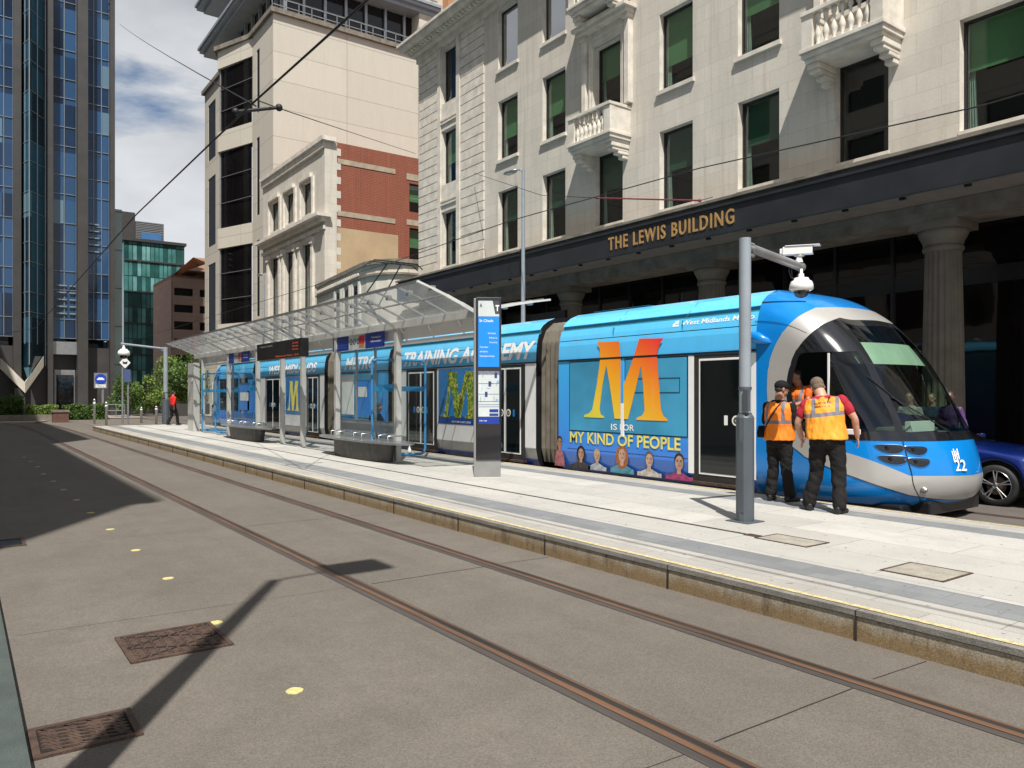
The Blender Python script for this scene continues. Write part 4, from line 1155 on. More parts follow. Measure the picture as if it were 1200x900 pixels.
xa0, xa1 = tX(654.5), CABX
xb0, xb1 = tX(462), tX(628)
xc0, xc1 = tX(392.5), tX(455)
xd0, xd1 = tX(300), tX(380)
xe0 = XMIR-CABX
mA = module('body_section', xa0, xa1, M['wrapA']); mB = module('body_section', xb0, xb1, M['wrapB']); mC = module('body_section', xc0, xc1, M['wrapA'])
mD = module('body_section', xd0, xd1, M['wrapB']); mE = module('body_section', xe0, tX(296), M['wrapA'])
for x0, x1 in ((xb1, xa0), (xc1, xb0), (xd1, xc0), (tX(296), xd0)):      # folded bellows
    k = MB(); n = max(8, int((x1-x0)/.075)); pr = [(1.16,.3),(1.24,.6),(1.24,2.6),(1.22,2.95),(1.12,3.2),(.9,3.38),(.3,3.42)]
    pts = [(-d, z) for d, z in pr]+[(d, z) for d, z in reversed(pr)]; vs = []; q = len(pts)
    for i in range(n+1):
        s = 0 if i % 2 else .05
        for y, z in pts: vs.append((x0+(x1-x0)*i/n, YC+y*(1-s/1.24), z-(s if z > 2.9 else 0)))
    k.add(vs, [(i*q+j, i*q+j+1, (i+1)*q+j+1, (i+1)*q+j) for i in range(n) for j in range(q-1)])
    k.build('bellows', M['bellows'], tram)
# thin rain lines and panel joints along the sides
def joints(x0, x1, mo, waist=True):
    k = MB()
    k.box(x0, x1, YS-.003+.035, YS+.06, 2.895, 2.912); k.box(x0, x1, YS-.019, YS+.02, 2.48, 2.515)
    if waist: k.box(x0+.3, x1-1.3, YS-.003, YS+.01, .66, .668)
    k.build('panel_joint', M['black'], mo)
joints(xa0, xa1, mA); joints(xb0, xb1, mB, False); joints(xc0, xc1, mC); joints(xd0, xd1, mD, False); joints(xe0, tX(296), mE)
for x in (tX(717), tX(798)):
    k = MB(); k.box(x-.004, x+.004, YS+.03, YS+.07, 2.92, 3.1); k.tube([(x, YS+.082, 3.1), (x+.08, YS+.13, 3.24), (x+.12, YS+.33, 3.44)], .004, 5); k.build('roof_joint', M['groovewrap'], mA)
# windows
def twin(x0, x1, z0, z1, mo, mt=None, fr=True):
    k = MB(); k.box(x0-.02, x1+.02, YS-.005, YS+.01, z0-.02, z1+.02); w_ = k.build('window', M['black'], mo)
    k = MB(); k.box(x0, x1, YS-.008, YS, z0, z1); k.build('pane', mt or M['bodyglass'], w_); return w_
xm = tX(730)
WA = twin(tX(668), xm-.06, 1.05, 2.45, mA); twin(xm+.07, tX(805), 1.05, 2.45, mA)
k = MB(); k.box(xm-.045, xm+.035, YS-.019, YS, .98, 1.62); k.build('bare_white_strip', M['white'], mA)
k = MB(); k.box(xm-.045, xm+.035, YS-.0185, YS, 1.62, 2.44); k.build('window_post', M['wrapA'], mA)
k = MB(); ex0, ex1 = tX(741.5), tX(797)
for a, b, c, d in ((ex0,ex1,2.08,2.09),(ex0,ex1,1.82,1.83),(ex0,ex0+.008,1.82,2.09),(ex1-.008,ex1,1.82,2.09)): k.box(a, b, YS-.014, YS-.007, c, d)
k.build('vent_outline', M['black'], mA)
# doors
def door(x0, x1, mo, leaves=1, frame=True, stickers=True):
    k = MB(); k.box(x0-.14, x1+.14, YS-.006, YS+.01, .30, 2.47); d = k.build('door_surround', M['rubber'], mo)
    lw = (x1-x0)/leaves
    for i in range(leaves):
        a = x0+i*lw+.01; b = x0+(i+1)*lw-.01; z0, z1, w_ = .42, 2.40, .035
        k = MB(); k.box(a, b, YS-.015, YS-.004, z0, z1); q = k.build('door', M['white'], d, bevel=.004)
        k = MB(); k.box(a+w_, b-w_, YS-.019, YS-.01, z0+w_, z1-w_); k.build('door_glass', M['doorglass'], q)
        if stickers:
            k = MB(); c = (b if i == 0 else a); s = -1 if i == 0 else 1
            Mx = Matrix.Rotation(R(90), 3, 'X')
            k.lathe([(.085,0),(.085,.006)], (c+s*.13, YS-.019, 1.36), 20, 0, False, Mx)
            k.lathe([(.055,.006),(.055,.008)], (c+s*.13, YS-.019, 1.36), 20, 1, False, Mx); k.lathe([(.028,.008),(.028,.010)], (c+s*.13, YS-.019, 1.36), 16, 2, False, Mx)
            k.build('door_button', [M['white'], M['black'], M['gold']], q)
            k = MB(); k.box(c+s*.34-.035, c+s*.34+.035, YS-.022, YS-.018, 1.28, 1.44, 0); k.build('door_sticker', M['white'] if mo is mA else M['cabblue'], q)
    k = MB(); k.box(x0-.10, x1+.10, YS-.07, YS+.1, .25, .30); k.build('door_step', M['iron'], d)
door(tX(819), tX(872), mA, 1)
k = MB(); k.box(tX(807), tX(813.5), YS-.009, YS, .42, 2.46, 0); k.box(tX(876), tX(886), YS-.009, YS, .42, 2.46, 0); pieces(k, 'white_door_pillar', M['white'], mA)
door(tX(479), tX(509), mB, 2); door(tX(575), tX(611), mB, 2)
door(tX(312.5), tX(328), mD, 2); door(tX(361), tX(373), mD, 2)
# adverts
MPOLY = [(225,118),(372,112),(385,250),(404,390),(440,300),(475,190),(505,95),(665,92),(640,130),(622,190),(630,330),(648,560),(665,605),(692,625),(690,638),(485,630),(490,615),(525,600),(540,570),(530,400),(515,275),(480,430),(430,625),(342,622),(310,400),(287,270),(262,400),(243,560),(252,595),(272,605),(272,618),(140,612),(142,598),(175,585),(195,560),(225,400),(245,250),(245,160),(232,135)]
def decal(mb, pts, y, m=0):
    v = [Vector((x, y, z)) for x, z in pts]; mb.add(v, tessellate_polygon([v]), m)
def bigM(x0, x1, z0, z1, y, mat, name, parent):
    pts = []
    k = MB()
    for a, b in MPOLY:
        u_ = (a-140)/552; P = atY(660+a/5.625, 380+b/5.625, YS); X_ = P[0]; Z_ = P[2]
        pts.append((X_, Z_))
    ax = min(p[0] for p in pts); bx = max(p[0] for p in pts); az = min(p[1] for p in pts); bz = max(p[1] for p in pts)
    pts = [(x0+(x-ax)/(bx-ax)*(x1-x0), z0+(z-az)/(bz-az)*(z1-z0)) for x, z in pts]
    decal(k, pts, y); return k.build(name, mat, parent), (ax, bx, az, bz)
def gradM():
    m, t, b, N, L = nodes('orange_red_letter_print')
    g = N('ShaderNodeNewGeometry').outputs['Position']; sp = N('ShaderNodeSeparateXYZ'); L(g, sp.inputs[0])
    xx = mth(N, L, 'DIVIDE', mth(N, L, 'SUBTRACT', sp.outputs[0], -12.0), 2.9, True); zz = mth(N, L, 'DIVIDE', mth(N, L, 'SUBTRACT', sp.outputs[2], 1.2), 1.6, True)
    s = mth(N, L, 'ADD', mth(N, L, 'MULTIPLY', xx, .5), mth(N, L, 'MULTIPLY', zz, .5))
    r = N('ShaderNodeValToRGB'); cr = r.color_ramp
    for i in range(3): cr.elements.new(.5)
    for e, (q, c) in zip(cr.elements, ((.0,(.45,.62,.10)),(.2,(.80,.60,.05)),(.5,(.85,.36,.02)),(.72,(.86,.15,.02)),(.9,(.82,.03,.03)))): e.position = q; e.color = (*c, 1)
    L(s, r.inputs[0]); L(r.outputs[0], b.inputs['Base Color']); b.inputs['Roughness'].default_value = .25; b.inputs['Coat Weight'].default_value = .4
    return m
def leafM():
    m, t, b, N, L = nodes('leafy_letter_print')
    g = N('ShaderNodeNewGeometry').outputs['Position']
    v = N('ShaderNodeTexVoronoi'); v.inputs['Scale'].default_value = 17; L(g, v.inputs[0])
    r = N('ShaderNodeValToRGB'); cr = r.color_ramp
    for i in range(2): cr.elements.new(.5)
    for e, (q, c) in zip(cr.elements, ((.0,(.03,.07,.015)),(.42,(.10,.22,.03)),(.68,(.36,.42,.05)),(.95,(.62,.46,.10)))): e.position = q; e.color = (*c, 1)
    L(v.outputs['Color'], r.inputs[0]); L(r.outputs[0], b.inputs['Base Color']); b.inputs['Roughness'].default_value = .4
    return m
M['leafM'] = leafM(); M['gradM'] = gradM()
ps = [atY(660+a/5.625, 380+b/5.625, YS) for a, b in MPOLY]
bxs = (min(p[0] for p in ps), max(p[0] for p in ps), min(p[2] for p in ps), max(p[2] for p in ps))
o, bb = bigM(*bxs, YS-.016, M['gradM'], 'advert_letter', mA)
k = MB(); k.text('MY KIND OF PEOPLE', (tX(668.5), YS-.012, .80), (1,0,0), (0,0,1), .225, tX(798)-tX(668.5), off=.02); k.build('advert_slogan', M['ytext'], mA)
k = MB(); k.text('IS', (tX(716.5), YS-.013, 1.10), (1,0,0), (0,0,1), .12, .17, off=.01); k.text('FOR', (tX(727), YS-.013, 1.10), (1,0,0), (0,0,1), .12, .38, off=.01); k.build('advert_small_words', M['wtext'], mA)
k = MB(); k.text('West Midlands Metro', (tX(799)-.04, YS+.050-.004, 3.015), (1,0,0), (0,.29,1), .085, tX(884)-tX(799), off=.012, shear=.12)
xq = tX(786)
k.plate([(.0,0),(.07,0),(.06,.05),(.13,.05),(.13,.11),(.05,.10),(.04,.06),(0,.06)], (xq, YS+.045, 3.0), (1,0,0), (0,.29,1)); k.plate([(.08,0),(.14,0),(.14,.035),(.08,.035)], (xq, YS+.045, 3.0), (1,0,0), (0,.29,1))
k.build('operator_lettering', M['wtext'], mA)
k = MB(); k.text('TRAINING ACADEMY', (tX(473), YS-.012, 2.60), (1,0,0), (0,.12,1), .38, tX(627)-tX(473), off=.035, shear=.25); k.build('side_lettering', M['wtext'], mB)
k = MB(); k.text('METRO', (tX(404), YS-.010, 2.60), (1,0,0), (0,.12,1), .38, tX(441)-tX(404), off=.035, shear=.25); k.build('side_lettering', M['wtext'], mC)
k = MB(); k.text('WEST MIDLANDS', (tX(315), YS-.010, 2.60), (1,0,0), (0,.12,1), .33, tX(371)-tX(315), off=.035, shear=.25); k.build('side_lettering', M['wtext'], mD)
# leafy letter panel on the white section
px0, px1 = tX(514), tX(572)
M['panelblue'] = pmat('advert_panel_blue', (.03,.20,.50), .25, var=.15, scale=1, coat=.5)
k = MB(); k.box(px0, px1, YS-.008, YS, 1.02, 2.45); k.box(px0, px1, YS-.0085, YS-.001, 1.02, 1.22, 1); pn = k.build('advert_panel', [M['panelblue'], pmat('deep_blue_print', (.02,.06,.25), .3)], mB)
bigM(tX(517), tX(560), 1.18, 2.38, YS-.011, M['leafM'], 'advert_letter', pn)
k = MB(); k.text('IS FOR NATURE', (tX(530), YS-.011, 1.06), (1,0,0), (0,0,1), .05, .9); k.build('advert_words', M['wtext'], pn)
px0, px1 = tX(335), tX(353)
k = MB(); k.box(px0, px1, YS-.008, YS, 1.02, 2.45); pn = k.build('advert_panel', M['panelblue'], mD)
bigM(px0+.2, px1-.2, 1.15, 2.3, YS-.011, M['ytext'], 'advert_letter', pn)
twin(xc0+.5, xc1-.7, 1.05, 2.45, mC)
twin(tX(258), tX(290), 1.05, 2.45, mE, M['doorglass'])
# six people printed along the foot of the advert
skins = [(.36,.19,.12),(.45,.27,.18),(.50,.31,.22),(.55,.36,.27),(.55,.37,.28),(.48,.29,.21)]
hairs = [(.02,.015,.012),(.018,.014,.012),(.45,.36,.22),(.34,.12,.04),(.14,.10,.07),(.03,.025,.02)]
tops = [(.35,.12,.14),(.05,.04,.035),(.40,.44,.50),(.08,.28,.38),(.55,.52,.46),(.36,.05,.16)]
spec = [(656,511,6.2),(681,523,6.6),(700,526,6.2),(729,523,7.4),(761,529,7.0),(796,531,7.4)]
for i, (u, v, s) in enumerate(spec):
    X_, _, zt = atY(u, v, YS); r = s*.0176
    k = MB(); cz = zt-r*1.25; zb = .27
    def ell(cx, cz_, rx, rz, y, m, a0=0, a1=2*pi, n=22):
        v_ = [Vector((cx+rx*cos(a0+(a1-a0)*j/n), y, cz_+rz*sin(a0+(a1-a0)*j/n))) for j in range(n)]
        k.add(v_, tessellate_polygon([v_]), m)
    y0 = YS-.007
    sh = r*(2.5 if i != 0 else 1.5)
    body = [(X_-sh, zb), (X_+sh, zb), (X_+sh*.98, zb+(cz-zb)*.25), (X_+sh*.75, cz-r*1.9), (X_+r*.45, cz-r*1.35), (X_-r*.45, cz-r*1.35), (X_-sh*.75, cz-r*1.9), (X_-sh*.98, zb+(cz-zb)*.25)]
    if body[2][1] > zb: decal(k, body, y0, 0)
    if i in (3,): ell(X_, cz-r*.35, r*1.35, r*1.75, y0-.001, 2)
    if i in (1,): ell(X_, cz-r*.1, r*1.15, r*1.5, y0-.001, 2)
    decal(k, [(X_-r*.35, cz-r*1.6), (X_+r*.35, cz-r*1.6), (X_+r*.35, cz-r*.5), (X_-r*.35, cz-r*.5)], y0-.0015, 1)
    ell(X_, cz+r*.32, r*.86, r*.95, y0-.002, 2)
    ell(X_+r*.05, cz-r*.08, r*.72, r*.98, y0-.003, 1)
    for sx_ in (-.28, .34): ell(X_+r*sx_, cz+r*.12, r*.12, r*.07, y0-.004, 3, n=10); ell(X_+r*sx_, cz+r*.28, r*.18, r*.05, y0-.004, 2, n=10)
    ell(X_+r*.06, cz-r*.12, r*.10, r*.20, y0-.004, 5, n=10); ell(X_+r*.05, cz-r*.47, r*.30, r*.10, y0-.004, 4, n=12)
    ell(X_+r*.50, cz-r*.15, r*.2, r*.6, y0-.0035, 5, n=12)
    k.build('printed_portrait', [pmat('portrait_clothes', tops[i], .35, var=.5, scale=12), pmat('portrait_skin', skins[i], .35, var=.2, scale=9), pmat('portrait_hair', hairs[i], .35, var=.4, scale=25), M['black'], pmat('portrait_mouth', (.40,.12,.10), .4), pmat('portrait_skin_tone', tuple(c*.7 for c in skins[i]), .35)], mA)

# ---- driver's cab, front and rear
CP = lambda L_: [cabpix(*q) for q in L_]
def traced(px, n, tail, nt):
    a = CP(resample(px, n)); a = [a[0]]+[((a[i-1][0]+2*a[i][0]+a[i+1][0])/4, (a[i-1][1]+2*a[i][1]+a[i+1][1])/4) for i in range(1, len(a)-1)]+[a[-1]]
    return a+resample([a[-1]]+tail, nt)[1:]
AO = traced([(899,459),(899.5,440),(902,423),(908.5,405),(917,390.5),(927,378.5),(939,369),(955.5,361)], 26, [(-.25,3.15),(0,3.16)], 14)
AI = traced([(921,459),(923,440),(928.5,420),(937.5,404.5),(949,392),(964,380.5),(983.6,372.5)], 26, [(-.25,2.93),(0,2.95)], 14)
LO = traced([(899,459),(901,480),(909,501),(925,520),(946,535.5),(970,547),(996,557),(1030,569),(1066,580)], 30, [(-.25,.33),(0,.30)], 14)
LI = traced([(921,459),(924,477),(932,494),(945,508),(961,519.5),(980,527),(1003,533.5),(1034,544.5),(1066,557.5)], 30, [(-.25,.66),(0,.645)], 14)
def arc_p(z):                                      # p on the inner silver line at height z
    best = None
    for (p, q), (p2, q2) in zip(AI, AI[1:]):
        if min(q, q2) <= z <= max(q, q2) and abs(q2-q) > 1e-6: return p+(p2-p)*(z-q)/(q2-q)
    for (p, q), (p2, q2) in zip(LI[::-1], LI[::-1][1:]):
        if min(q, q2) <= z <= max(q, q2) and abs(q2-q) > 1e-6: return p+(p2-p)*(z-q)/(q2-q)
    return 0
ZB, ZTOP = 1.20, 2.94
pil_f = sorted([cabpix(*q)[::-1] for q in ((985,374),(1009,403),(1030,442),(1050,482),(1061,512))]); pil_f.append((2.95, pil_f[-1][1]-.0))
pil_r = sorted([cabpix(*q)[::-1] for q in ((1001,408),(1022,446),(1041,482),(1050,509))])
pf = lambda z: lerp(pil_f, z); prr = lambda z: lerp(pil_r, z)
def vribbon(mb, fa, fb, z0, z1, n=5, rows=28, off=.006, m=0, both=True):
    zs = [z0+(z1-z0)*i/rows for i in range(rows+1)]
    A = [(fa(z), z) for z in zs]; B = [(fb(z), z) for z in zs]
    ribbon(mb, A, B, n, off, m)
    if both: ribbon(mb, mirr(A), mirr(B), n, off, m)
def cab(rear=False):
    cb = D.objects.new('cab', None)
    k = MB()
    nz = 84; zs = [.2+3.3*i/nz for i in range(nz+1)]; npp = 72
    grid = []
    for z in zs:
        q0 = 1+(xcen(z)-CABX); row = []
        for j in range(npp+1):
            s = -1+2*j/npp; a = abs(s)
            pv = a/.72 if a <= .72 else 1+(a-.72)/.28*(q0-1)
            row.append(math.copysign(pv, s))
        grid.append(row)
    vs = []
    for i, z in enumerate(zs):
        for pv in grid[i]: vs.append(surf(pv, z))
    fs = []
    for i in range(nz):
        for j in range(npp):
            zc = (zs[i]+zs[i+1])/2; pc = -abs((grid[i][j]+grid[i][j+1])/2)
            if ZB+.05 < zc < ZTOP-.05 and pc > arc_p(zc)+.045: continue
            fs.append((i*(npp+1)+j, i*(npp+1)+j+1, (i+1)*(npp+1)+j+1, (i+1)*(npp+1)+j))
    k.add(vs, fs, 0, True)
    top = [surf(pv, 3.5) for pv in grid[-1]]; n = len(top)
    k.add(top, [tuple(range(n))], 0)
    body = cabbuild(k, 'cab_body', M['cabblue'] if not rear else M['cabblue'], tram, rear)
    k = MB()
    ribbon(k, AO, AI, 8, .007); ribbon(k, mirr(AO), mirr(AI), 8, .007); ribbon(k, LO, LI, 8, .007); ribbon(k, mirr(LO), mirr(LI), 8, .007)
    cabbuild(k, 'silver_arc', M['silver'], body, rear)
    k = MB()                                        # gloss black surround
    vribbon(k, arc_p, lambda z: pf(z), 2.42, ZTOP, 14)
    vribbon(k, prr, pf, ZB, 2.42, 3, off=.008)
    vribbon(k, arc_p, lambda z: arc_p(z)+.10, ZB, 2.42, 2)
    FR = AI[14:]; ribbon(k, [(p, z+.012) for p, z in FR], [(p, z-.10) for p, z in FR], 3, .0065); FR = mirr(FR); ribbon(k, [(p, z+.012) for p, z in FR], [(p, z-.10) for p, z in FR], 3, .0065)
    ribbon(k, [(arc_p(ZB)*(1-i/24), ZB-.06) for i in range(25)], [(arc_p(ZB)*(1-i/24), ZB+.06) for i in range(25)], 3, .009); A_ = [(-arc_p(ZB)*(1-i/24), ZB-.06) for i in range(25)]; ribbon(k, A_, [(p, ZB+.06) for p, z in A_], 3, .009)
    cabbuild(k, 'window_surround', M['cabblack'], body, rear)
    k = MB(); vribbon(k, lambda z: pf(z), lambda z: 0, ZB, ZTOP, 14, off=.004); cabbuild(k, 'windscreen', M['screen'], body, rear)
    xdv = tX(969.5)
    for sgn in (-1, 1):
        k = MB(); zs_ = [ZB+(2.44-ZB)*i/28 for i in range(29)]
        A_ = [(p_of(xdv, z) if sgn == -1 else arc_p(z)+.05, z) for z in zs_]; B_ = [(prr(z), z) for z in zs_]
        if sgn == 1: A_ = mirr(A_); B_ = mirr(B_)
        ribbon(k, A_, B_, 10, .002); q_ = cabbuild(k, 'cab_side_window', M['sidegl'], body, rear); sg = q_ if sgn == -1 else sg
    k = MB(); k.box(xdv-.012, xdv+.012, YS+.02, YS+.045, ZB, 2.40); cabbuild(k, 'window_bar', M['white'], sg, rear)
    # interior
    k = MB(); k.box(-7.68, -5.9, YC-1.15, YC+1.15, .4, .95); k.box(-7.68, -7.6, YC-1.25, YC+1.25, .9, 3.1); cabbuild(k, 'cab_interior', M['dark'], body, rear)
    k = MB(); k.box(-6.35, -5.75, YC-.95, YC+.95, .95, 1.22); k.box(-6.2, -5.72, YC-.5, YC+.5, 1.2, 1.30); cabbuild(k, 'dashboard', pmat('grey_dashboard', (.12,.13,.12), .6), body, rear, bevel=.04)
    k = MB(); k.box(-7.15, -6.75, YC-.35, YC+.25, .95, 1.12); k.box(-7.22, -7.08, YC-.33, YC+.23, 1.1, 1.95); cabbuild(k, 'driver_seat', M['rubber'], body, rear, bevel=.05)
    k = MB()                                        # sun blind inside the screen
    zz = [(2.38,-.55),(2.72,-.55)]
    A_ = [(-.50+i*.05, 2.28) for i in range(20)]; B_ = [(p, 2.62) for p, z in A_]; ribbon(k, A_, B_, 3, -.07); cabbuild(k, 'sun_blind', pmat('pale_green_blind', (.50,.58,.50), .8), body, rear)
    k = MB(); k.box(-5.68, -5.60, YC-.6, YC+.1, 1.25, 1.40); cabbuild(k, 'paper_on_dashboard', M['wtext'], body, rear)
    # front seams, lamps, handle, pod, wiper
    k = MB()
    sm_ = resample([cabpix(1057,517), cabpix(1062,535), cabpix(1067,552), cabpix(1071,572), cabpix(1075,596)], 16)
    ribbon(k, sm_, [(p+.006, z) for p, z in sm_], 1, .010)
    s2 = resample([cabpix(885,377), cabpix(905,378), cabpix(925,382), cabpix(946,391)], 10); ribbon(k, s2, [(p, z+.012) for p, z in s2], 1, .010)
    s3 = resample([cabpix(893,355), cabpix(915,354), cabpix(945,354)], 10); ribbon(k, s3, [(p, z+.014) for p, z in s3], 1, .010)
    ribbon(k, LO[22:], [(p, z-.008) for p, z in LO[22:]], 1, .009)
    cabbuild(k, 'panel_seam', M['black'], body, rear)
    for q, (u, v) in enumerate(((1043,525),(1047,538),(1073,527),(1076,541))):
        p, z = cabpix(u, v)
        for sgn in (1, -1):
            k = MB(); n = 20; ring = [(p*sgn+(.085 if q < 2 else .075)*cos(2*pi*i/n), z+.062*sin(2*pi*i/n)) for i in range(n)]
            ring = [(p*sgn+(.085 if q < 2 else .075)*(cos(2*pi*i/n)-.12*sin(2*pi*i/n))*sgn, z+.062*(sin(2*pi*i/n)+.25*cos(4*pi*i/n))) for i in range(n)]
            vs = [surf(a, b, .009) for a, b in ring]; k.add(vs, [tuple(range(n))], 0)
            c = surf(p*sgn-.02*sgn, z, .004); k.ball(c, (.035,.02,.028), 12, 6, 2)
            rim = [surf(p*sgn+(a-p*sgn)*1.1, z+(b-z)*1.2, .004) for a, b in ring]; k.add(vs+rim, [(i, (i+1)%n, n+(i+1)%n, n+i) for i in range(n)], 1, True)
            cabbuild(k, 'headlight', [M['cabblack'], M['cabblue'], M['bglass']], body, rear)
    p, z = cabpix(1081.5, 574); k = MB(); k.ball(surf(p, z, .0), (.07,.04,.045)); cabbuild(k, 'tow_cap', M['steel'], body, rear)
    P = surf(*cabpix(890,398), .0); k = MB()
    k.loft([((P.x-.16,P.y-.02,P.z+.06),(0,.02,0),(0,0,.03)),((P.x-.13,P.y-.05,P.z+.05),(0,.06,0),(0,0,.085)),((P.x+.05,P.y-.08,P.z+.02),(0,.08,0),(0,0,.095)),((P.x+.17,P.y-.03,P.z-.03),(0,.03,0),(0,0,.05)),((P.x+.22,P.y,P.z-.05),(0,.005,0),(0,0,.01))], 14)
    cabbuild(k, 'camera_pod', M['cabblue'], body, rear)
    k = MB()
    def fl(u, v, h, txt=None, wd=None):
        p, z = cabpix(u, v); O = surf(p, z, .012); dx_ = (surf(p+.03, z, .012)-surf(p-.03, z, .012)).normalized(); dz_ = (surf(p, z+.05, .012)-surf(p, z-.05, .012)).normalized()
        return O, dx_, dz_
    O, a, b = fl(1119.5, 552, .15); k.text('22', O, a, b, .16, off=.01)
    O, a, b = fl(1117, 541, .15)
    for i in range(4): k.plate([(.025*i*1.4,.03*(i%2)),(.025*i*1.4+.02,.03*(i%2)),(.025*i*1.4+.02,.18-.03*((i+1)%2)),(.025*i*1.4,.18-.03*((i+1)%2))], O, a, b)
    k.plate([(0,.07),(.13,.10),(.13,.12),(0,.09)], O, a, b)
    cabbuild(k, 'fleet_number', M['wtext'], body, rear)
    k = MB(); q0 = surf(-.10, 1.24, .03); q1 = surf(-.42, 1.75, .03); k.tube([q0, (q0+q1)/2+Vector((.03,-.03,0)), q1], .010, 6); k.tube([surf(-.30,1.45,.03), surf(-.52,2.05,.03)], .008, 6); cabbuild(k, 'wiper', M['black'], body, rear)
    k = MB(); k.box(-7.4, -5.5, YC-1.05, YC+1.05, .08, .24); k.box(-5.75, -5.25, YC-.75, YC+.75, .10, .30); cabbuild(k, 'underframe', M['black'], body, rear, bevel=.03)
    k = MB(); zt_ = .2
    pts = [surf(-1+i*.1, .205, -.01) for i in range(21)]
    k.tube(pts, .02, 6); cabbuild(k, 'rubber_lip', M['rubber'], body, rear)
    k = MB(); y_ = YS; P = surf(*cabpix(1010,505), .03); k.box(P.x-.28, P.x-.02, P.y-.06, P.y+.02, P.z-.06, P.z+.02); cabbuild(k, 'cab_door_handle', M['white'], body, rear, bevel=.01)
    return body
cabf = cab(False); cabr = cab(True)
# roof kit and pantograph on the short middle section
k = MB()
for x0, x1, mo in ((xb0+.6, xb1-3.4, mB), (xa0+.4, xa0+2.0, mA), (xd0+1, xd0+3.5, mD)): k.box(x0, x1, YC-.7, YC+.7, 3.54, 3.545)
k.build('roof_cover', M['groovewrap'], tram)
pt = thing('tmp', 'x', 'x'); D.objects.remove(pt)
k = MB(); xh = -22.9; xk = -24.8; xb_ = -23.3
k.box(xb_-1.0, xb_+.4, YC-.55, YC+.55, 3.6, 3.72)
for y in (YC-.38, YC+.38):
    k.tube([(xk, y*1.0, 4.95), (xh, y+(YC-y)*.35, 6.08)], .022, 8)
k.tube([(xb_, YC, 3.75), (xk, YC, 4.95)], .05, 8); k.tube([(xk, YC-.4, 4.95), (xk, YC+.4, 4.95)], .03, 8)
for dx in (-.16, .16): k.tube([(xh+dx, YC-.98, 5.98), (xh+dx, YC-.78, 6.14), (xh+dx, YC+.78, 6.14), (xh+dx, YC+.98, 5.98)], .022, 8)
k.tube([(xh-.16, YC-.3, 6.1), (xh+.16, YC-.3, 6.1)], .015, 6); k.tube([(xh-.16, YC+.3, 6.1), (xh+.16, YC+.3, 6.1)], .015, 6)
k.build('pantograph', M['wire'], tram)
for x in (-9.6, -10.9, -21.9, -23.2, -34.5, -35.8):
    k = MB(); Mx = Matrix.Rotation(R(90), 3, 'X')
    for y in (YC-.72, YC+.72): k.lathe([(.02,0),(.28,0),(.28,.1),(.02,.1)], (x, y+.05, .29), 20, 0, False, Mx)
    k.build('wheelset', M['iron'], tram)
# ------------------------------------------------------------ platform shelter
SYL = 8.25
M['roofglass'] = glassmat('frosted_canopy_glass', (.90,.92,.91), diff=(.55,.57,.56), dfac=.24, rough=.15)
M['shelterglass'] = glassmat('shelter_glass', (.86,.93,.94))
M['postgrey'] = pmat('pale_grey_post_paint', (.50,.50,.48), .45, var=.12, scale=3)
M['blueframe'] = pmat('blue_frame_paint', (.05,.24,.50), .4, var=.1)
M['bluestrip'] = glassmat('blue_film', (.25,.55,.8), diff=(.06,.38,.72), dfac=.7)
sh = thing('tram_shelter', 'long steel platform shelter with a frosted glass butterfly roof', 'shelter', (-24, SYL, PZ))
rx_0, rx_1 = atY(232, 460, SYL)[0]-.3, -12.75
ZC, YN, ZN, YF, ZF = 3.46, 7.02, 3.93, 10.0, 3.80
posts_u = (562, 466, 395, 355, 331, 302, 268, 238)
pxs = [atY(u, 460, SYL)[0] for u in posts_u]
for i, x in enumerate(pxs[1:]):
    k = MB(); k.box(x-.07, x+.07, SYL-.065, SYL+.065, PZ, 3.40); k.box(x-.14, x+.14, SYL-.15, SYL+.15, PZ, PZ+.02)
    k.build('post', M['postgrey'], sh, bevel=.008)
    k = MB(); k.bar((x, SYL, 3.3), (x, YN+.25, ZN-.10), .03, .06); k.bar((x, SYL, 3.3), (x, YF-.3, ZF-.08), .03, .06); k.build('roof_bracket', M['greymetal'], sh)
k = MB(); k.box(rx_0, rx_1, SYL-.09, SYL+.09, ZC-.16, ZC-.02); k.build('spine_beam', M['postgrey'], sh)
k = MB(); k.tube([(rx_0, SYL+.25, 3.0), (rx_1, SYL+.25, 3.0)], .05, 8); k.box(rx_0, rx_1, SYL+.12, SYL+.17, 3.06, 3.34)
x = rx_1-.6
while x > rx_0: k.tube([(x, SYL, 3.36), (x-.1, SYL+.25, 3.02)], .018, 5); x -= 1.25
k.build('light_rail', M['white'], sh)
k = MB(); x = rx_1; n = 24; pw = (rx_1-rx_0)/n
def wing(mb, x0, x1, ya, za, yb, zb, m=0, t=.016):
    seg = 5; vs = []
    for i in range(seg+1):
        f = i/seg; y = ya+(yb-ya)*f; z = za+(zb-za)*f+.022*sin(pi*f)
        vs += [(x0,y,z),(x1,y,z)]
    mb.add(vs, [(2*i,2*i+1,2*i+3,2*i+2) for i in range(seg)], m, True)
for i in range(n):
    a = rx_1-(i+1)*pw+.02; b = rx_1-i*pw-.02
    wing(k, a, b, SYL-.06, ZC, YN, ZN); wing(k, a, b, SYL+.06, ZC, YF, ZF)
k.build('roof_glass', M['roofglass'], sh)
k = MB()
for i in range(n+1):
    x = rx_1-i*pw
    for ya, za, yb, zb in ((SYL, ZC, YN, ZN), (SYL, ZC, YF, ZF)):
        pts = [(x, ya+(yb-ya)*f, za+(zb-za)*f+.022*sin(pi*f)-.02) for f in (0,.25,.5,.75,1)]
        for p, q in zip(pts, pts[1:]): k.bar(p, q, .022, .045)
    for yy, zz_ in ((YN+.3, ZN-.14), (YF-.35, ZF-.12)): k.box(x-.05, x+.05, yy-.05, yy+.05, zz_-.03, zz_+.07)
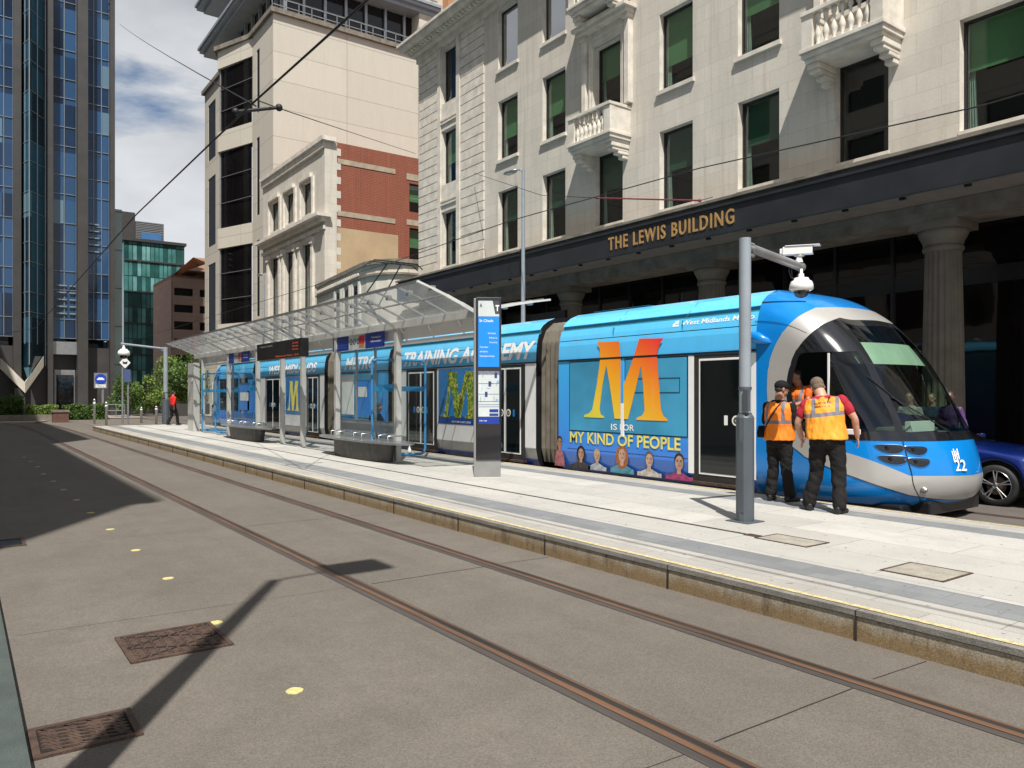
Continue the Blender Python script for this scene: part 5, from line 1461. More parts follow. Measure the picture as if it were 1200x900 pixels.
pieces(k, 'roof_rib', M['greymetal'], sh)
k = MB()
for y, z in ((YN, ZN), (YF, ZF)): k.box(rx_0, rx_1, y-.03, y+.03, z-.04, z+.012)
for f in (.5,):
    k.box(rx_0, rx_1, SYL+(YN-SYL)*f-.015, SYL+(YN-SYL)*f+.015, ZC+(ZN-ZC)*f+.0, ZC+(ZN-ZC)*f+.03)
k.build('roof_edge', M['steel'], sh)
k = MB()                                            # pale end arms at the near gable
for yb, zb in ((YN-.05, ZN+.02), (YF+.15, ZF+.03)):
    pts = [(rx_1+.05, SYL+(yb-SYL)*f, ZC-.04+(zb-ZC)*f+.022*sin(pi*f)) for f in (0,.25,.5,.75,1)]
    for j, (p, q) in enumerate(zip(pts, pts[1:])): k.bar(p, q, .05, .075-.012*j)
k.build('end_arm', pmat('pale_arm_paint', (.60,.61,.60), .4, var=.08), sh)
# screens: back panels with maps and posters, end screens with blue frames
def pane(x0, x1, y, z0, z1, hdr=True):
    k = MB(); k.add([(x0,y,z0),(x1,y,z0),(x1,y,z1),(x0,y,z1)], [(0,1,2,3)]); g_ = k.build('screen_glass', M['shelterglass'], sh)
    k = MB(); k.add([(x0,y-.004,1.92),(x1,y-.004,1.92),(x1,y-.004,2.03),(x0,y-.004,2.03)], [(0,1,2,3)]); k.build('blue_strip', M['bluestrip'], g_)
    k = MB()
    for x in (x0, x1): k.box(x-.02, x+.02, y-.03, y+.03, z0, z1)
    k.box(x0, x1, y-.03, y+.03, z0-.03, z0); k.box(x0, x1, y-.03, y+.03, z1, z1+.03); k.build('screen_frame', M['greymetal'], g_)
    return g_
M['hdrblue'] = pmat('header_blue', (.012,.04,.30), .35, var=.1)
M['paper'] = pmat('poster_paper', (.55,.60,.60), .5, var=.1, scale=3)
M['poster'] = pmat('blue_poster', (.03,.20,.60), .4, var=.15, scale=2)
def header(x0, x1, y, z0, z1, par):
    w_ = (x1-x0)/3
    k = MB(); k.box(x0, x0+w_, y-.05, y-.02, z0, z1, 0); k.box(x0+w_+.02, x0+2*w_-.02, y-.05, y-.02, z0, z1, 1); k.box(x0+2*w_, x1, y-.05, y-.02, z0, z1, 0)
    a = x0+w_+.05; h = z1-z0; k.box(x0+2*w_-.36*w_, x0+2*w_-.03, y-.052, y-.045, z0+h*.35, z1-.03, 2); k.box(x0+2*w_-.36*w_, x0+2*w_-.03, y-.052, y-.045, z0+.03, z0+h*.35, 3)
    Mx = Matrix.Rotation(R(90), 3, 'X')
    for j in range(3): k.lathe([(h*.14,0),(h*.20,0),(h*.20,.006),(h*.14,.006)], (a+.12+j*.21*w_, y-.05, z0+h*.55), 16, 4 if j != 1 else 0, False, Mx, cap=False)
    k.text('Transport', (x0+2*w_+.32*w_, y-.054, z0+h*.62), (1,0,0), (0,0,1), h*.13, w_*.55, m=5, off=.01); k.text('information', (x0+2*w_+.32*w_, y-.054, z0+h*.36), (1,0,0), (0,0,1), h*.13, w_*.55, m=5, off=.01)
    k.plate([(0,0),(.16,0),(.16,.18),(.22,.18),(.11,.30),(0,.18),(.06,.18),(.06,.1),(0,.1)], (x0+.08, y-.054, z0+.08), (1,0,0), (0,0,1), m=5)
    for j in range(4): k.box(x0+.35*w_, x0+.9*w_, y-.053, y-.049, z0+h*(.2+.18*j), z0+h*(.23+.18*j), 6)
    k.build('header_sign', [M['hdrblue'], M['paper'], pmat('red_sign', (.55,.02,.06), .4), M['gold'], M['black'], M['wtext'], pmat('mid_blue_print', (.06,.18,.50), .4)], par)
xA0, xA1 = atY(398, 460, 8.5)[0], atY(464, 460, 8.5)[0]
g1 = pane(xA0, xA1, 8.5, 1.12, 3.28); header(xA0+.2, xA1-.1, 8.27, 2.93, 3.30, g1)
k = MB(); wA = (xA1-xA0)/3
for x in (xA0+wA, xA0+2*wA): k.box(x-.018, x+.018, 8.47, 8.53, 1.12, 3.28)
pieces(k, 'mullion', M['greymetal'], g1)
k = MB(); k.box(xA0+.15, xA0+wA-.15, 8.475, 8.49, 1.25, 2.30, 0); k.box(xA0+wA+.1, xA0+2*wA-.25, 8.475, 8.49, 1.25, 2.15, 1); k.box(xA0+wA+.15, xA0+2*wA-.45, 8.47, 8.475, 1.72, 1.98, 0)
k.build('poster', [M['paper'], M['poster']], g1)
k = MB(); k.box(xA0-.05, xA1, 8.44, 8.50, 1.03, 1.10); k.build('arm_rail', M['greymetal'], g1)
k = MB(); k.box(xA0, xA1, 8.50, 8.54, .46, 1.03); k.build('kick_panel', M['polegrey'], g1)
xB0, xB1 = atY(273, 460, 8.5)[0], atY(303, 460, 8.5)[0]
g2_ = pane(xB0, xB1, 8.5, .9, 3.28); header(xB0+.2, xB1-.2, 8.27, 2.93, 3.30, g2_)
k = MB(); k.box(xB0+.9, xB0+2.1, 8.475, 8.49, 1.2, 2.2, 1); k.box(xB0+1.0, xB0+2.0, 8.47, 8.475, 1.55, 1.85, 0); k.build('poster', [M['paper'], M['poster']], g2_)
k = MB(); k.box(xB1-1.2, xB1-.2, 8.475, 8.49, 1.1, 1.9); k.build('poster', M['poster'], g2_)
def endscreen(x, y0, y1, z0, z1):
    k = MB(); k.add([(x,y0,z0),(x,y1,z0),(x,y1,z1),(x,y0,z1)], [(0,1,2,3)]); g_ = k.build('end_screen_glass', M['shelterglass'], sh)
    k = MB(); k.add([(x+.004,y0,1.86),(x+.004,y1,1.86),(x+.004,y1,1.98),(x+.004,y0,1.98)], [(0,1,2,3)]); k.build('blue_strip', M['bluestrip'], g_)
    k = MB(); r = .12
    pts = [(x, y0+r, z0), (x, y1-r, z0), (x, y1-r*.3, z0+r*.3), (x, y1, z0+r), (x, y1, z1-r), (x, y1-r*.3, z1-r*.3), (x, y1-r, z1), (x, y0+r, z1), (x, y0+r*.3, z1-r*.3), (x, y0, z1-r), (x, y0, z0+r), (x, y0+r*.3, z0+r*.3), (x, y0+r, z0)]
    k.tube(pts, .032, 8); k.build('blue_frame', M['blueframe'], g_)
    k = MB(); k.lathe([(.001,0),(.04,.0),(.055,.05),(.03,.11),(.001,.18)], (x+.02, y1-.45, z0+.03), 12); k.build('logo_decal', M['wtext'], g_)
endscreen(-16.75, 7.98, 9.42, .32, 2.62)
endscreen(atY(262, 460, SYL)[0], 7.95, 9.4, .32, 2.62)
endscreen(atY(246, 460, SYL)[0], 7.95, 9.4, .32, 2.62)
# tall grey end box with sign near the far end
k = MB(); xq = atY(232, 460, 8.3)[0]; k.box(xq-.5, xq+.5, 8.0, 8.25, PZ, 3.1); k.build('end_cabinet', M['postgrey'], sh, bevel=.01)
k = MB(); k.box(xq+.1, xq+.35, 7.98, 8.0, 2.3, 2.45); k.build('cabinet_plate', M['white'], sh)

# benches: dark stone plinth with a steel seat that widens to a rounded end
def bench(xc, ln):
    t = thing('platform_bench', '', 'bench', (0,0,0))
    k = MB(); n = 20; out = []
    for i in range(n+1):
        f = i/n; x = -ln/2+ln*f; hw = .40*min(1, (sin(pi*min(max(f,.0),1))**.35)) + .02; out.append((x, hw))
    top = [(x, -h) for x, h in out]+[(x, h) for x, h in reversed(out)]
    k.plate(top, (0,0,.44), (1,0,0), (0,1,0), .045)
    s = k.build('seat', M['steel'], t)
    k = MB(); base = [(x*.62, y*.8) for x, y in top]; q = len(base); low = [(x*.60, y*.62) for x, y in top]
    k.add([(x,y,0) for x, y in low]+[(x,y,.43) for x, y in base], [tuple(range(q))[::-1], tuple(range(q,2*q))]+[(i,(i+1)%q,q+(i+1)%q,q+i) for i in range(q)])
    k.build('stone_plinth', pmat('dark_bench_stone', (.07,.068,.065), .6, var=.4, scale=6, bump=.3), t)
    for xx in (-ln*.28, 0, ln*.28):
        k = MB(); k.tube([(xx,-.24,.485),(xx,-.24,.62),(xx+.0,-.05,.64),(xx,.12,.62),(xx,.12,.485)], .014, 7); k.tube([(xx+.45,-.24,.485),(xx+.45,-.24,.62),(xx+.45,.12,.62),(xx+.45,.12,.485)], .014, 7); k.build('arm_rest', M['steel'], t)
    t.location = (xc, 8.0, PZ); return t
b1 = bench(atY(425, 530, 8.0)[0], 4.9); tag(b1, 'curved steel and dark stone bench beside the blue framed screen, nearer the camera', group='benches under the shelter')
b2 = bench(0, 5.2); b2.location = (atY(292, 510, 8.0)[0]-.3, 8.0, PZ); tag(b2, 'curved steel and dark stone bench near the far end of the shelter', group='benches under the shelter')

# departure board hanging in front of the posts
P0 = atY(304, 400, 7.6); P1 = atY(356, 400, 7.6)
t = thing('departure_board', 'black electronic departure board hung under the shelter roof', 'display', ((P0[0]+P1[0])/2, 7.6, 2.9))
k = MB(); zt0, zb0 = atY(330, 400, 7.6)[2], atY(330, 420.5, 7.6)[2]
k.box(P0[0], P1[0], 7.52, 7.74, zb0, zt0); k.build('housing', M['black'], t, bevel=.012)
k = MB(); xw = P1[0]-P0[0]; h = zt0-zb0
k.text('1 Grand Central', (P0[0]+.3, 7.517, zb0+h*.76), (1,0,0), (0,0,1), h*.10, xw*.3, m=0)
for j, tx_ in enumerate(('2 min', '8 min', '14 min')): k.text(tx_, (P1[0]-.65, 7.517, zb0+h*(.74-.17*j)), (1,0,0), (0,0,1), h*.09, .45, m=1)
k.text('Welcome to Metro  12:41', (P0[0]+xw*.45, 7.517, zb0+h*.10), (1,0,0), (0,0,1), h*.09, xw*.5, m=1)
k.build('display_text', [emis('dim_white_leds', (.6,.55,.5), .25), emis('red_leds', (.9,.12,.04), .5)], t)
k = MB()
for x in (P0[0]+.3, P1[0]-.3): k.tube([(x, 7.63, zt0), (x, 7.63, 3.62)], .025, 8)
k.build('hanger', M['greymetal'], t)

# information totem
t = thing('information_totem', 'tall grey information totem with blue panel and route map on the platform', 'totem', (*atZ(572, 558, PZ)[:2], PZ))
tx_, ty_ = t.location.x, t.location.y; hw = .27
T0 = Vector((tx_, ty_, PZ))
ang = R(58)                                         # its face looks down the platform to the camera
fx = Vector((cos(ang), sin(ang), 0)); fn = Vector((sin(ang), -cos(ang), 0)); up = Vector((0,0,1))
def tb(mb, a0, a1, d0, d1, z0, z1, m=0):
    v = [T0+fx*a+fn*d+up*z for z in (z0, z1) for a, d in ((a0,d0),(a1,d0),(a1,d1),(a0,d1))]
    mb.add(v, [(0,3,2,1),(4,5,6,7),(0,1,5,4),(1,2,6,5),(2,3,7,6),(3,0,4,7)], m)
k = MB(); tb(k, -.275, .235, -.17, .09, 0, 3.38); k.build('body', pmat('totem_grey', (.24,.24,.235), .45, var=.12, scale=3), t, bevel=.01)
k = MB(); tb(k, -.235, .245, .09, .115, .32, 3.40); fr_ = k.build('front_panel', M['cabblack'], t, bevel=.02)
k = MB(); e = .1165
def fp_(mb, a0, a1, z0, z1, m): mb.add([T0+fx*a0+fn*e+up*z0, T0+fx*a1+fn*e+up*z0, T0+fx*a1+fn*e+up*z1, T0+fx*a0+fn*e+up*z1], [(0,1,2,3)], m)
fp_(k, -.19, .205, 2.08, 3.03, 0); fp_(k, -.19, .205, 3.035, 3.33, 1)
k.add([T0+fx*a+fn*(e+.001)+up*z for a, z in ((.08,3.33),(.205,3.33),(.205,3.08),(.13,3.08))], [(0,1,2,3)], 2)
k.text('T', T0+fx*.135+fn*(e+.003)+up*3.14, fx, up, .11, .07, m=3, off=.04)
k.text('A', T0+fx*-.165+fn*(e+.003)+up*3.21, fx, up, .07, .05, m=2, off=.03)
k.text('St Chads', T0+fx*-.17+fn*(e+.002)+up*2.93, fx, up, .05, .26, m=3, off=.01)
for j, (s_, a) in enumerate((('West Midlands', -.01), ('Metro', .02), ('Towards city', .02))): k.text(s_, T0+fx*a+fn*(e+.002)+up*(2.70-.085*j), fx, up, .032, .15, m=3)
for j, s_ in enumerate(('Tram times', 'and tickets', 'Wolverhampton St Georges')): k.text(s_, T0+fx*-.165+fn*(e+.002)+up*(2.44-.085*j), fx, up, .034, (.16,.15,.28)[j], m=3)
k.build('blue_face', [pmat('bright_blue_panel', (.01,.25,.80), .35, var=.05), M['paper'], pmat('dark_grey_print', (.06,.06,.07), .4), M['wtext']], fr_)
k = MB(); fp_(k, -.19, .205, 1.14, 2.00, 0); fp_(k, -.19, .205, 1.0, 1.135, 1); fp_(k, -.19, .205, 1.93, 2.0, 1)
e = .118; random.seed(11)
for zz_ in (1.76, 1.56, 1.42, 1.36, 1.32): fp_(k, -.185, .20, zz_, zz_+.008, 2)
for i in range(22):
    a = random.uniform(-.17,.16); z_ = random.uniform(1.4,1.88); fp_(k, a, a+random.choice((.006,.05)), z_, z_+random.choice((.10,.006,.05)), random.choice((2,3)))
fp_(k, .02, .19, 1.22, 1.28, 1); fp_(k, .02, .19, 1.15, 1.20, 2)
k.text('metro map', T0+fx*-.17+fn*(e+.001)+up*1.05, fx, up, .035, .14, m=4)
k.build('route_map', [M['paper'], M['hdrblue'], pmat('navy_print', (.03,.05,.18), .4), pmat('pale_blue_print', (.25,.42,.62), .4), M['wtext']], fr_)

# ------------------------------------------------------------ camera masts
def mast(base, top, R_, arm, name, label, coll=True):
    t = thing(name, label, 'mast', base)
    x, y, z = base
    k = MB(); k.tube([(x,y,z),(x,y,z+1.28)], R_*1.52, 12, sm=False); k.tube([(x,y,z+1.28),(x,y,z+1.34)], [R_*1.52, R_], 12); k.box(x-R_*2.3, x+R_*2.3, y-R_*2.3, y+R_*2.3, z, z+.012, 0)
    k.build('base_section', M['poledark'], t)
    k = MB(); k.tube([(x,y,z+1.3),(x,y,top)], R_, 24); k.tube([(x,y,top),(x,y,top+.01)], R_*.98, 24); k.build('pole', M['polegrey'], t)
    k = MB()
    for zz_ in (z+1.30, z+1.62): k.tube([(x,y,zz_),(x,y,zz_+.035)], R_*1.12, 20)
    k.box(x+R_*.5, x+R_*1.5, y-R_*1.3, y-R_*.6, z+1.36, z+1.62); k.build('collar', M['poledark'], t)
    k = MB(); q = z+.25; k.box(x-R_*.55, x+R_*.75, y-R_*1.50, y-R_*1.38, z+.12, z+1.0); k.build('access_door', M['poledark'], t, bevel=.004)
    d = Vector(arm); e_ = Vector((x,y,top-.14))+d; s_ = Vector((x,y,top-.09))
    k = MB(); k.tube([s_+d*.12, e_], .055, 14); k.tube([s_+d.normalized()*.05, s_+d*.15], .035, 10)
    for a in (0, 1): k.tube([s_+Vector((.0,0,-.09+.14*a))+d.normalized()*R_*.5, s_+Vector((0,0,-.09+.14*a))+d.normalized()*(R_+.09)], .022, 8)
    k.tube([e_-d.normalized()*.01, e_+d.normalized()*.04], .062, 14); k.build('arm', M['greymetal'] if coll else M['polegrey'], t)
    return t, e_
bx_, by_, _ = atZ(873, 611, PZ)
t, e_ = mast((bx_, by_, PZ), 3.705, .072, (.03, 1.10, -.10), 'camera_mast', 'grey steel camera mast with a short side arm beside the two workers')
def dome(c, s=1.0, lb='', grp='dome cameras'):
    t = thing('dome_camera', lb, 'camera', c, group=grp)
    k = MB(); k.lathe([(.016,.0),(.018,-.06),(.032,-.065),(.036,-.11),(.09,-.12),(.10,-.15),(.13,-.165),(.148,-.21),(.150,-.265),(.125,-.285),(.10,-.285)], c, 24)
    if s != 1: k.v = [tuple(c[i]+(q[i]-c[i])*s for i in range(3)) for q in k.v]
    k.build('housing', M['white'], t)
    k = MB(); k.lathe([(.10,-.283),(.098,-.31),(.08,-.35),(.045,-.375),(.001,-.383)], c, 20)
    if s != 1: k.v = [tuple(c[i]+(q[i]-c[i])*s for i in range(3)) for q in k.v]
    k.build('dome', glassmat('smoked_dome', (.35,.35,.35)) if s == 1 else M['bglass'], t)
    k = MB(); k.ball((c[0],c[1],c[2]-.30*s), .05*s); k.build('lens', M['black'], t)
dc = atY(939, 314, e_.y-.06); dome((dc[0], e_.y-.06, e_.z-.04), 1, 'white dome camera hanging from the arm of the near camera mast')
k0 = Vector((e_.x, e_.y-.02, e_.z+.055)); t = thing('box_camera', 'white weatherproof box camera mounted on top of the mast arm', 'camera', k0)
dirc = Vector((.80,-.12+.50,-.02)).normalized()
k = MB(); k.tube([k0, k0+Vector((0,0,.09))], [.05,.03], 12); k.box(k0.x-.05, k0.x+.05, k0.y-.04, k0.y+.04, k0.z+.08, k0.z+.10); k.build('bracket', M['white'], t)
c0 = k0+Vector((0,0,.155)); k = MB(); k.bar(c0-dirc*.20, c0+dirc*.17, .11, .105); k.bar(c0-dirc*.17+Vector((0,0,.062)), c0+dirc*.26+Vector((0,0,.058)), .135, .012); k.bar(c0-dirc*.24, c0-dirc*.2, .07, .07)
k.build('housing', M['white'], t, bevel=.012)
k = MB(); k.bar(c0+dirc*.17, c0+dirc*.176, .085, .075); k.build('front_glass', M['bglass'], t)
k = MB(); 
for q in (0,.03): k.tube([e_+Vector((0,-.25+q*2,-.05)), e_+Vector((.01,-.22+q,-.16)), e_+Vector((0,-.10,-.18)), (dc[0]-.02, e_.y-.06, e_.z-.06)], .006, 6)
tag(k.build('camera_cable', M['wire']), 'black cable looping under the arm above the dome camera', 'cable')
bx2, by2, _ = atZ(194, 497, PZ)
t, e2 = mast((bx2, by2, PZ), atX(194, 407, bx2)[2], .11, (-.05, -2.05, .25), 'camera_mast', 'slim distant camera mast with a long arm at the far end of the platform', False)
dome((e2.x, e2.y+.1, e2.z-.04), 1.9, 'distant white dome camera on the long arm at the far platform end')

# ------------------------------------------------------------ street lamps
def lamp(x, y, h, label, reach=-.85, adir=(-1,0,0), z0=.12):
    t = thing('street_lamp', label, 'street lamp', (x,y,z0), group='tall grey street lamps')
    k = MB(); k.tube([(x,y,z0),(x,y,z0+1.3),(x,y,z0+1.35),(x,y,h*.55),(x,y,h)], [.11,.11,.085,.075,.05], 14); k.build('pole', M['polegrey'], t)
    a = Vector(adir); p = Vector((x,y,h)); k = MB(); k.tube([p-Vector((0,0,.1)), p+a*.15+Vector((0,0,.05)), p+a*.5+Vector((0,0,.10))], .03, 8); k.build('arm', M['polegrey'], t)
    c = p+a*.75+Vector((0,0,.09)); s = a.cross(Vector((0,0,1)))
    k = MB(); k.loft([(c-a*.36, s*.05, Vector((0,0,.03))), (c-a*.2, s*.13, Vector((0,0,.05))), (c+a*.15, s*.16, Vector((0,0,.055))), (c+a*.36, s*.07, Vector((0,0,.02)))], 14, e=3); k.build('lamp_head', M['greymetal'], t)
    k = MB(); k.bar(c-a*.15-Vector((0,0,.05)), c+a*.22-Vector((0,0,.05)), .2, .02); k.build('lens', M['paper'], t)
    return t
lx = atY(613, 300, 15.9); lamp(lx[0], 15.9, atY(613, 199, 15.9)[2], 'street lamp rising behind the tram in front of the limestone building')
lx = atY(309, 300, 15.9); lamp(lx[0], 15.9, atY(309, 322, 15.9)[2], 'smaller looking distant street lamp in front of the stone office block')
# the lamp on the near pavement whose shadow crosses the road
t = thing('street_lamp', 'near street lamp out of view casting the long lamp shadow on the road', 'street lamp', (-2.84,-.33,.1))
L_ = 9.5
base = Vector((-7.33,2.46,0))-SDIR*(9.5/math.tan(R(SUN_EL)))
x, y = base.x, base.y; t.location = (x, y, .1)
k = MB(); k.tube([(x,y,.1),(x,y,1.5),(x,y,1.55),(x,y,5.5),(x,y,9.5)], [.19,.17,.13,.09,.065], 16); k.build('pole', M['polegrey'], t)
k = MB(); k.tube([(x,y,9.45),(x,y+.12,9.56),(x,y+.6,9.66)], .022, 8); k.build('arm', M['polegrey'], t)
k = MB(); k.box(x-.26, x+.26, y+.50, y+1.16, 9.6, 9.74); k.build('lamp_head', M['greymetal'], t, bevel=.04)

# ------------------------------------------------------------ overhead wires
M['redins'] = pmat('red_insulator', (.22,.03,.035), .5)
def wire(name, label, pts, r=.012, m=None, sag=0, ins=None):
    k = MB(); out = []
    for a, b in zip(pts, pts[1:]):
        a = Vector(a); b = Vector(b)
        for i in range(8): f = i/8; out.append(a.lerp(b, f)-Vector((0,0,sag*4*f*(1-f))))
    out.append(Vector(pts[-1])); k.tube(out, r, 6)
    o = k.build(name, m or M['wire']); tag(o, label, 'cable', 'tram overhead wires'); return o
wire('contact_wire', 'thick black contact wire over the empty near track, running to the far sky', [(40,3.85,6.25),(atY(425,5,3.85)), (atY(296,121,3.85)), (atY(160,251,3.85)), (-60,4.2,6.2),(-74,1.5,6.2)], .017)
wire('contact_wire', 'contact wire above the tram crossing the limestone front from the right edge', [(30,YC,6.2), atY(1150,124,YC), atY(820,197,YC), atY(600,258,YC), (xh,YC,6.17), (-45,YC,6.2), (-74,YC,6.2)], .011)
A0 = Vector(atX(140,28,GX+1)); A1 = Vector(atY(300,117,3.85)); A2 = Vector(atX(487,182,tx1+.1)); A2 = Vector(atY(487,180,17.4))
wire('span_wire', 'thin span wire from the glass tower to the insulator over the near track', [A0, A1-Vector((0,0,.1))], .012, sag=.12)
wire('span_wire', 'thin span wire from the near track insulator toward the buildings across the stone block', [A1, atY(330,128,5.0), atY(420,158,11), A2], .010)
wire('span_wire', 'thin span wire from the lamp level over the limestone wall to the red insulator', [atY(556,203,17.3), atY(635,229,14.5), atY(700,232,12.6)], .009)
wire('span_wire', 'thin span wire leaving the red insulator toward the right over the street', [atY(820,235,11.0), atY(835,231,11.3)], .007)
def rod(a, b, r, mat, name, label):
    k = MB(); k.tube([a, b], r, 8); a = Vector(a); b = Vector(b)
    for f in (0, 1): q = a.lerp(b, f); k.ball(q, r*2.2, 8, 6)
    o = k.build(name, mat); tag(o, label, 'insulator'); return o
rod(atY(700,232,12.6), atY(820,235,11.0), .016, M['redins'], 'insulator_rod', 'thin dark red insulator rod hanging over the tram before the wall')
rod(atY(276,131,3.85), atY(327,126,4.6), .03, M['wire'], 'insulator_rod', 'dark insulator bracket on the contact wire of the near track')

# ------------------------------------------------------------ signs and bollards at the far end
def cyl_post(k, x, y, z0, z1, r, m=0): k.tube([(x,y,z0),(x,y,z1)], r, 10, m)
P = atZ(123, 490, .0); X_ = P[0]
t = thing('bus_lane_sign', 'square grey sign with a blue disc and a white plate on two posts', 'sign', (X_, P[1], 0))
ya_, yb_ = atX(110, 460, X_)[1], atX(125.5, 460, X_)[1]; za_, zb_ = atX(118, 455, X_)[2], atX(118, 437, X_)[2]
k = MB(); k.box(X_, X_+.03, ya_, yb_, za_, zb_); k.build('sign_board', M['greymetal'], t)
k = MB(); cy = (ya_+yb_)/2; My = Matrix.Rotation(R(90), 3, 'Y'); k.lathe([(.38,0),(.38,.015)], (X_+.035, cy, zb_-.46), 28, 0, False, My)
k.box(X_+.05, X_+.055, cy-.24, cy+.24, zb_-.52, zb_-.42, 1); k.box(X_+.05, X_+.055, cy-.16, cy+.16, zb_-.42, zb_-.34, 1)
k.box(X_+.032, X_+.04, cy-.33, cy+.33, za_+.06, za_+.28, 1)
k.text('Metro', (X_+.045, cy-.25, za_+.12), (0,1,0), (0,0,1), .12, .5, m=2)
k.build('sign_face', [pmat('sign_blue', (.01,.06,.45), .4), M['wtext'], M['black']], t)
for y in (ya_+.05+.5, yb_-.25):
    k = MB(); cyl_post(k, X_-.05, y, 0, zb_-.1, .045); k.build('post', M['greymetal'], t)
P = atZ(145, 497, PZ); X_ = P[0]
t = thing('diamond_sign', 'white diamond tram signal board on a slim post at the platform end', 'sign', (X_, P[1], PZ))
cz = atX(145, 425, X_)[2]; cy = atX(146, 425, X_)[1]
k = MB(); k.plate([(-.26,0),(0,-.30),(.26,0),(0,.30)], (X_+.08, cy, cz), (0,1,0), (0,0,1), .02); k.build('diamond', M['white'], t)
k = MB(); k.plate([(-.09,-.07),(.09,-.07),(.12,.08),(0,.02),(-.12,.08)], (X_+.105, cy, cz), (0,1,0), (0,0,1)); k.build('symbol', M['black'], t)
k = MB(); cyl_post(k, X_, cy-.1, PZ, cz+.1, .05); cyl_post(k, X_, cy+.16, PZ, cz-.9, .05); k.build('post', M['greymetal'], t)
k = MB(); k.box(X_+.05, X_+.12, cy-.06, cy+.26, cz-1.0, cz-.35); k.build('blue_plate', pmat('slate_blue_plate', (.07,.10,.22), .4), t)
bp = thing('bollard', 'tall slim grey bollard on the far pavement', 'bollard', (0,0,0))
k = MB(); k.lathe([(.07,0),(.07,.95),(.06,.98),(.0,1.0)], (0,0,0), 14); k.build('post', M['steel'], bp)
k = MB(); k.lathe([(.072,.78),(.072,.86)], (0,0,0), 14, cap) if False else k.lathe([(.072,.78),(.073,.82),(.072,.86)], (0,0,0), 14); k.build('white_band', M['white'], bp)
bl = ['bollard standing furthest left beside the blue disc sign', 'bollard just right of the blue disc sign posts', 'bollard in the middle between the diamond sign and the far mast', 'bollard just left of the distant camera mast']
for i, (u, v, s) in enumerate(((110.5,496,1.5),(124.5,498,1.35),(165.5,495,1.0),(183,497,1.1))):
    o = bp if i == 0 else dup(bp)
    q = atZ(u, v, .03); o.location = (q[0], q[1], 0); o.scale = (1,1,s); tag(o, bl[i], 'bollard', 'slim bollards at the far end of the platform')
t = thing('pedestrian_rail', 'low pale railing between the bollards and the green glass building', 'railing', atZ(135, 486, .05))
k = MB(); a = atZ(126, 489, .05); b = atZ(146, 489, .05)
for z in (.55, 1.0): k.tube([(a[0],a[1],z),(b[0],b[1],z)], .03, 6)
for f in (0,.5,1): k.tube([(a[0]+(b[0]-a[0])*f, a[1]+(b[1]-a[1])*f, .05),(a[0]+(b[0]-a[0])*f, a[1]+(b[1]-a[1])*f, 1.0)], .03, 6)
k.build('rails', M['greymetal'], t)
P = atZ(70, 495, .0); t = thing('brick_planter', 'small dark red brick pier between the two hedges', 'pier', P)
k = MB(); k.box(P[0]-.4, P[0]+.4, P[1]-.4, P[1]+.45, 0, .65); k.build('pier', pmat('old_dark_brick', (.13,.06,.045), .85, var=.3, scale=6), t)
k = MB(); k.box(P[0]-.45, P[0]+.45, P[1]-.45, P[1]+.5, .65, .78); k.build('cap', M['lime_dirty'], t)
k = MB(); a = atX(28, 460, -59)[1]; k.box(-59.3, -58.6, a-6, atX(68, 460, -59)[1], 0, .42); o = k.build('low_stone_kerb', M['lime_dirty']); tag(o, 'low dark stone kerb wall in front of the left hedge', 'wall')

# ------------------------------------------------------------ planting
def leafmat(name, c1, c2, c3):
    m, t, b, N, L = nodes(name)
    g = N('ShaderNodeNewGeometry'); r = N('ShaderNodeValToRGB'); cr = r.color_ramp; cr.elements.new(.5)
    for e, (q, c) in zip(cr.elements, ((0,c1),(.5,c2),(1,c3))): e.position = q; e.color = (*c, 1)
    L(g.outputs['Random Per Island'], r.inputs[0]); L(r.outputs[0], b.inputs['Base Color']); b.inputs['Roughness'].default_value = .55
    tl = N('ShaderNodeBsdfTranslucent'); L(r.outputs[0], tl.inputs[0]); ms = N('ShaderNodeMixShader'); ms.inputs[0].default_value = .25
    L(b.outputs[0], ms.inputs[1]); L(tl.outputs[0], ms.inputs[2]); L(ms.outputs[0], t.nodes['Material Output'].inputs[0]); return m
M['leaf'] = leafmat('dark_green_leaves', (.03,.07,.015), (.07,.14,.025), (.13,.21,.04))
M['leaf2'] = leafmat('bright_green_leaves', (.07,.13,.02), (.15,.24,.04), (.25,.33,.07))
M['bark'] = pmat('bark', (.09,.07,.05), .9, var=.3, scale=8, bump=.5)
def leaves(mb, n, sampler, s):
    for _ in range(n):
        c = Vector(sampler()); a = Vector((random.gauss(0,1), random.gauss(0,1), random.gauss(0,.7))).normalized(); b = a.orthogonal().normalized(); b = (Matrix.Rotation(random.random()*6.28, 3, a) @ b)
        q = s*random.uniform(.6,1.4); w_ = a.cross(b)
        mb.add([c-b*q, c+w_*q*.45, c+b*q, c-w_*q*.45], [(0,1,2,3)])
def hedge(x0, x1, y0, y1, h, label, n, mt):
    t = thing('hedge', label, 'hedge', ((x0+x1)/2, (y0+y1)/2, 0), group='hedges at the foot of the glass tower')
    k = MB()
    def smp():
        x = random.uniform(x0, x1); y = random.uniform(y0, y1); z = random.random()**.6*h*(1+.08*sin(x*3)+.07*sin(y*5)); f = random.random()
        if f < .45: z = h*(1+.06*sin(y*4)+random.uniform(-.05,.03))
        elif f < .9: x = x1+random.uniform(-.08,.05)
        return (x, y, max(.05, z))
    leaves(k, n, smp, .09); k.build('foliage', mt, t)
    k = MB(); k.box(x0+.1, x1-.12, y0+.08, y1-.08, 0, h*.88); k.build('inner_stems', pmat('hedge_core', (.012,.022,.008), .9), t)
random.seed(21)
hx = -60.5
hy = lambda u: atX(u, 460, hx)[1]
hedge(hx-1.4, hx, hy(31), hy(68), .95, 'bright low hedge left of the small brick pier', 3200, M['leaf2'])
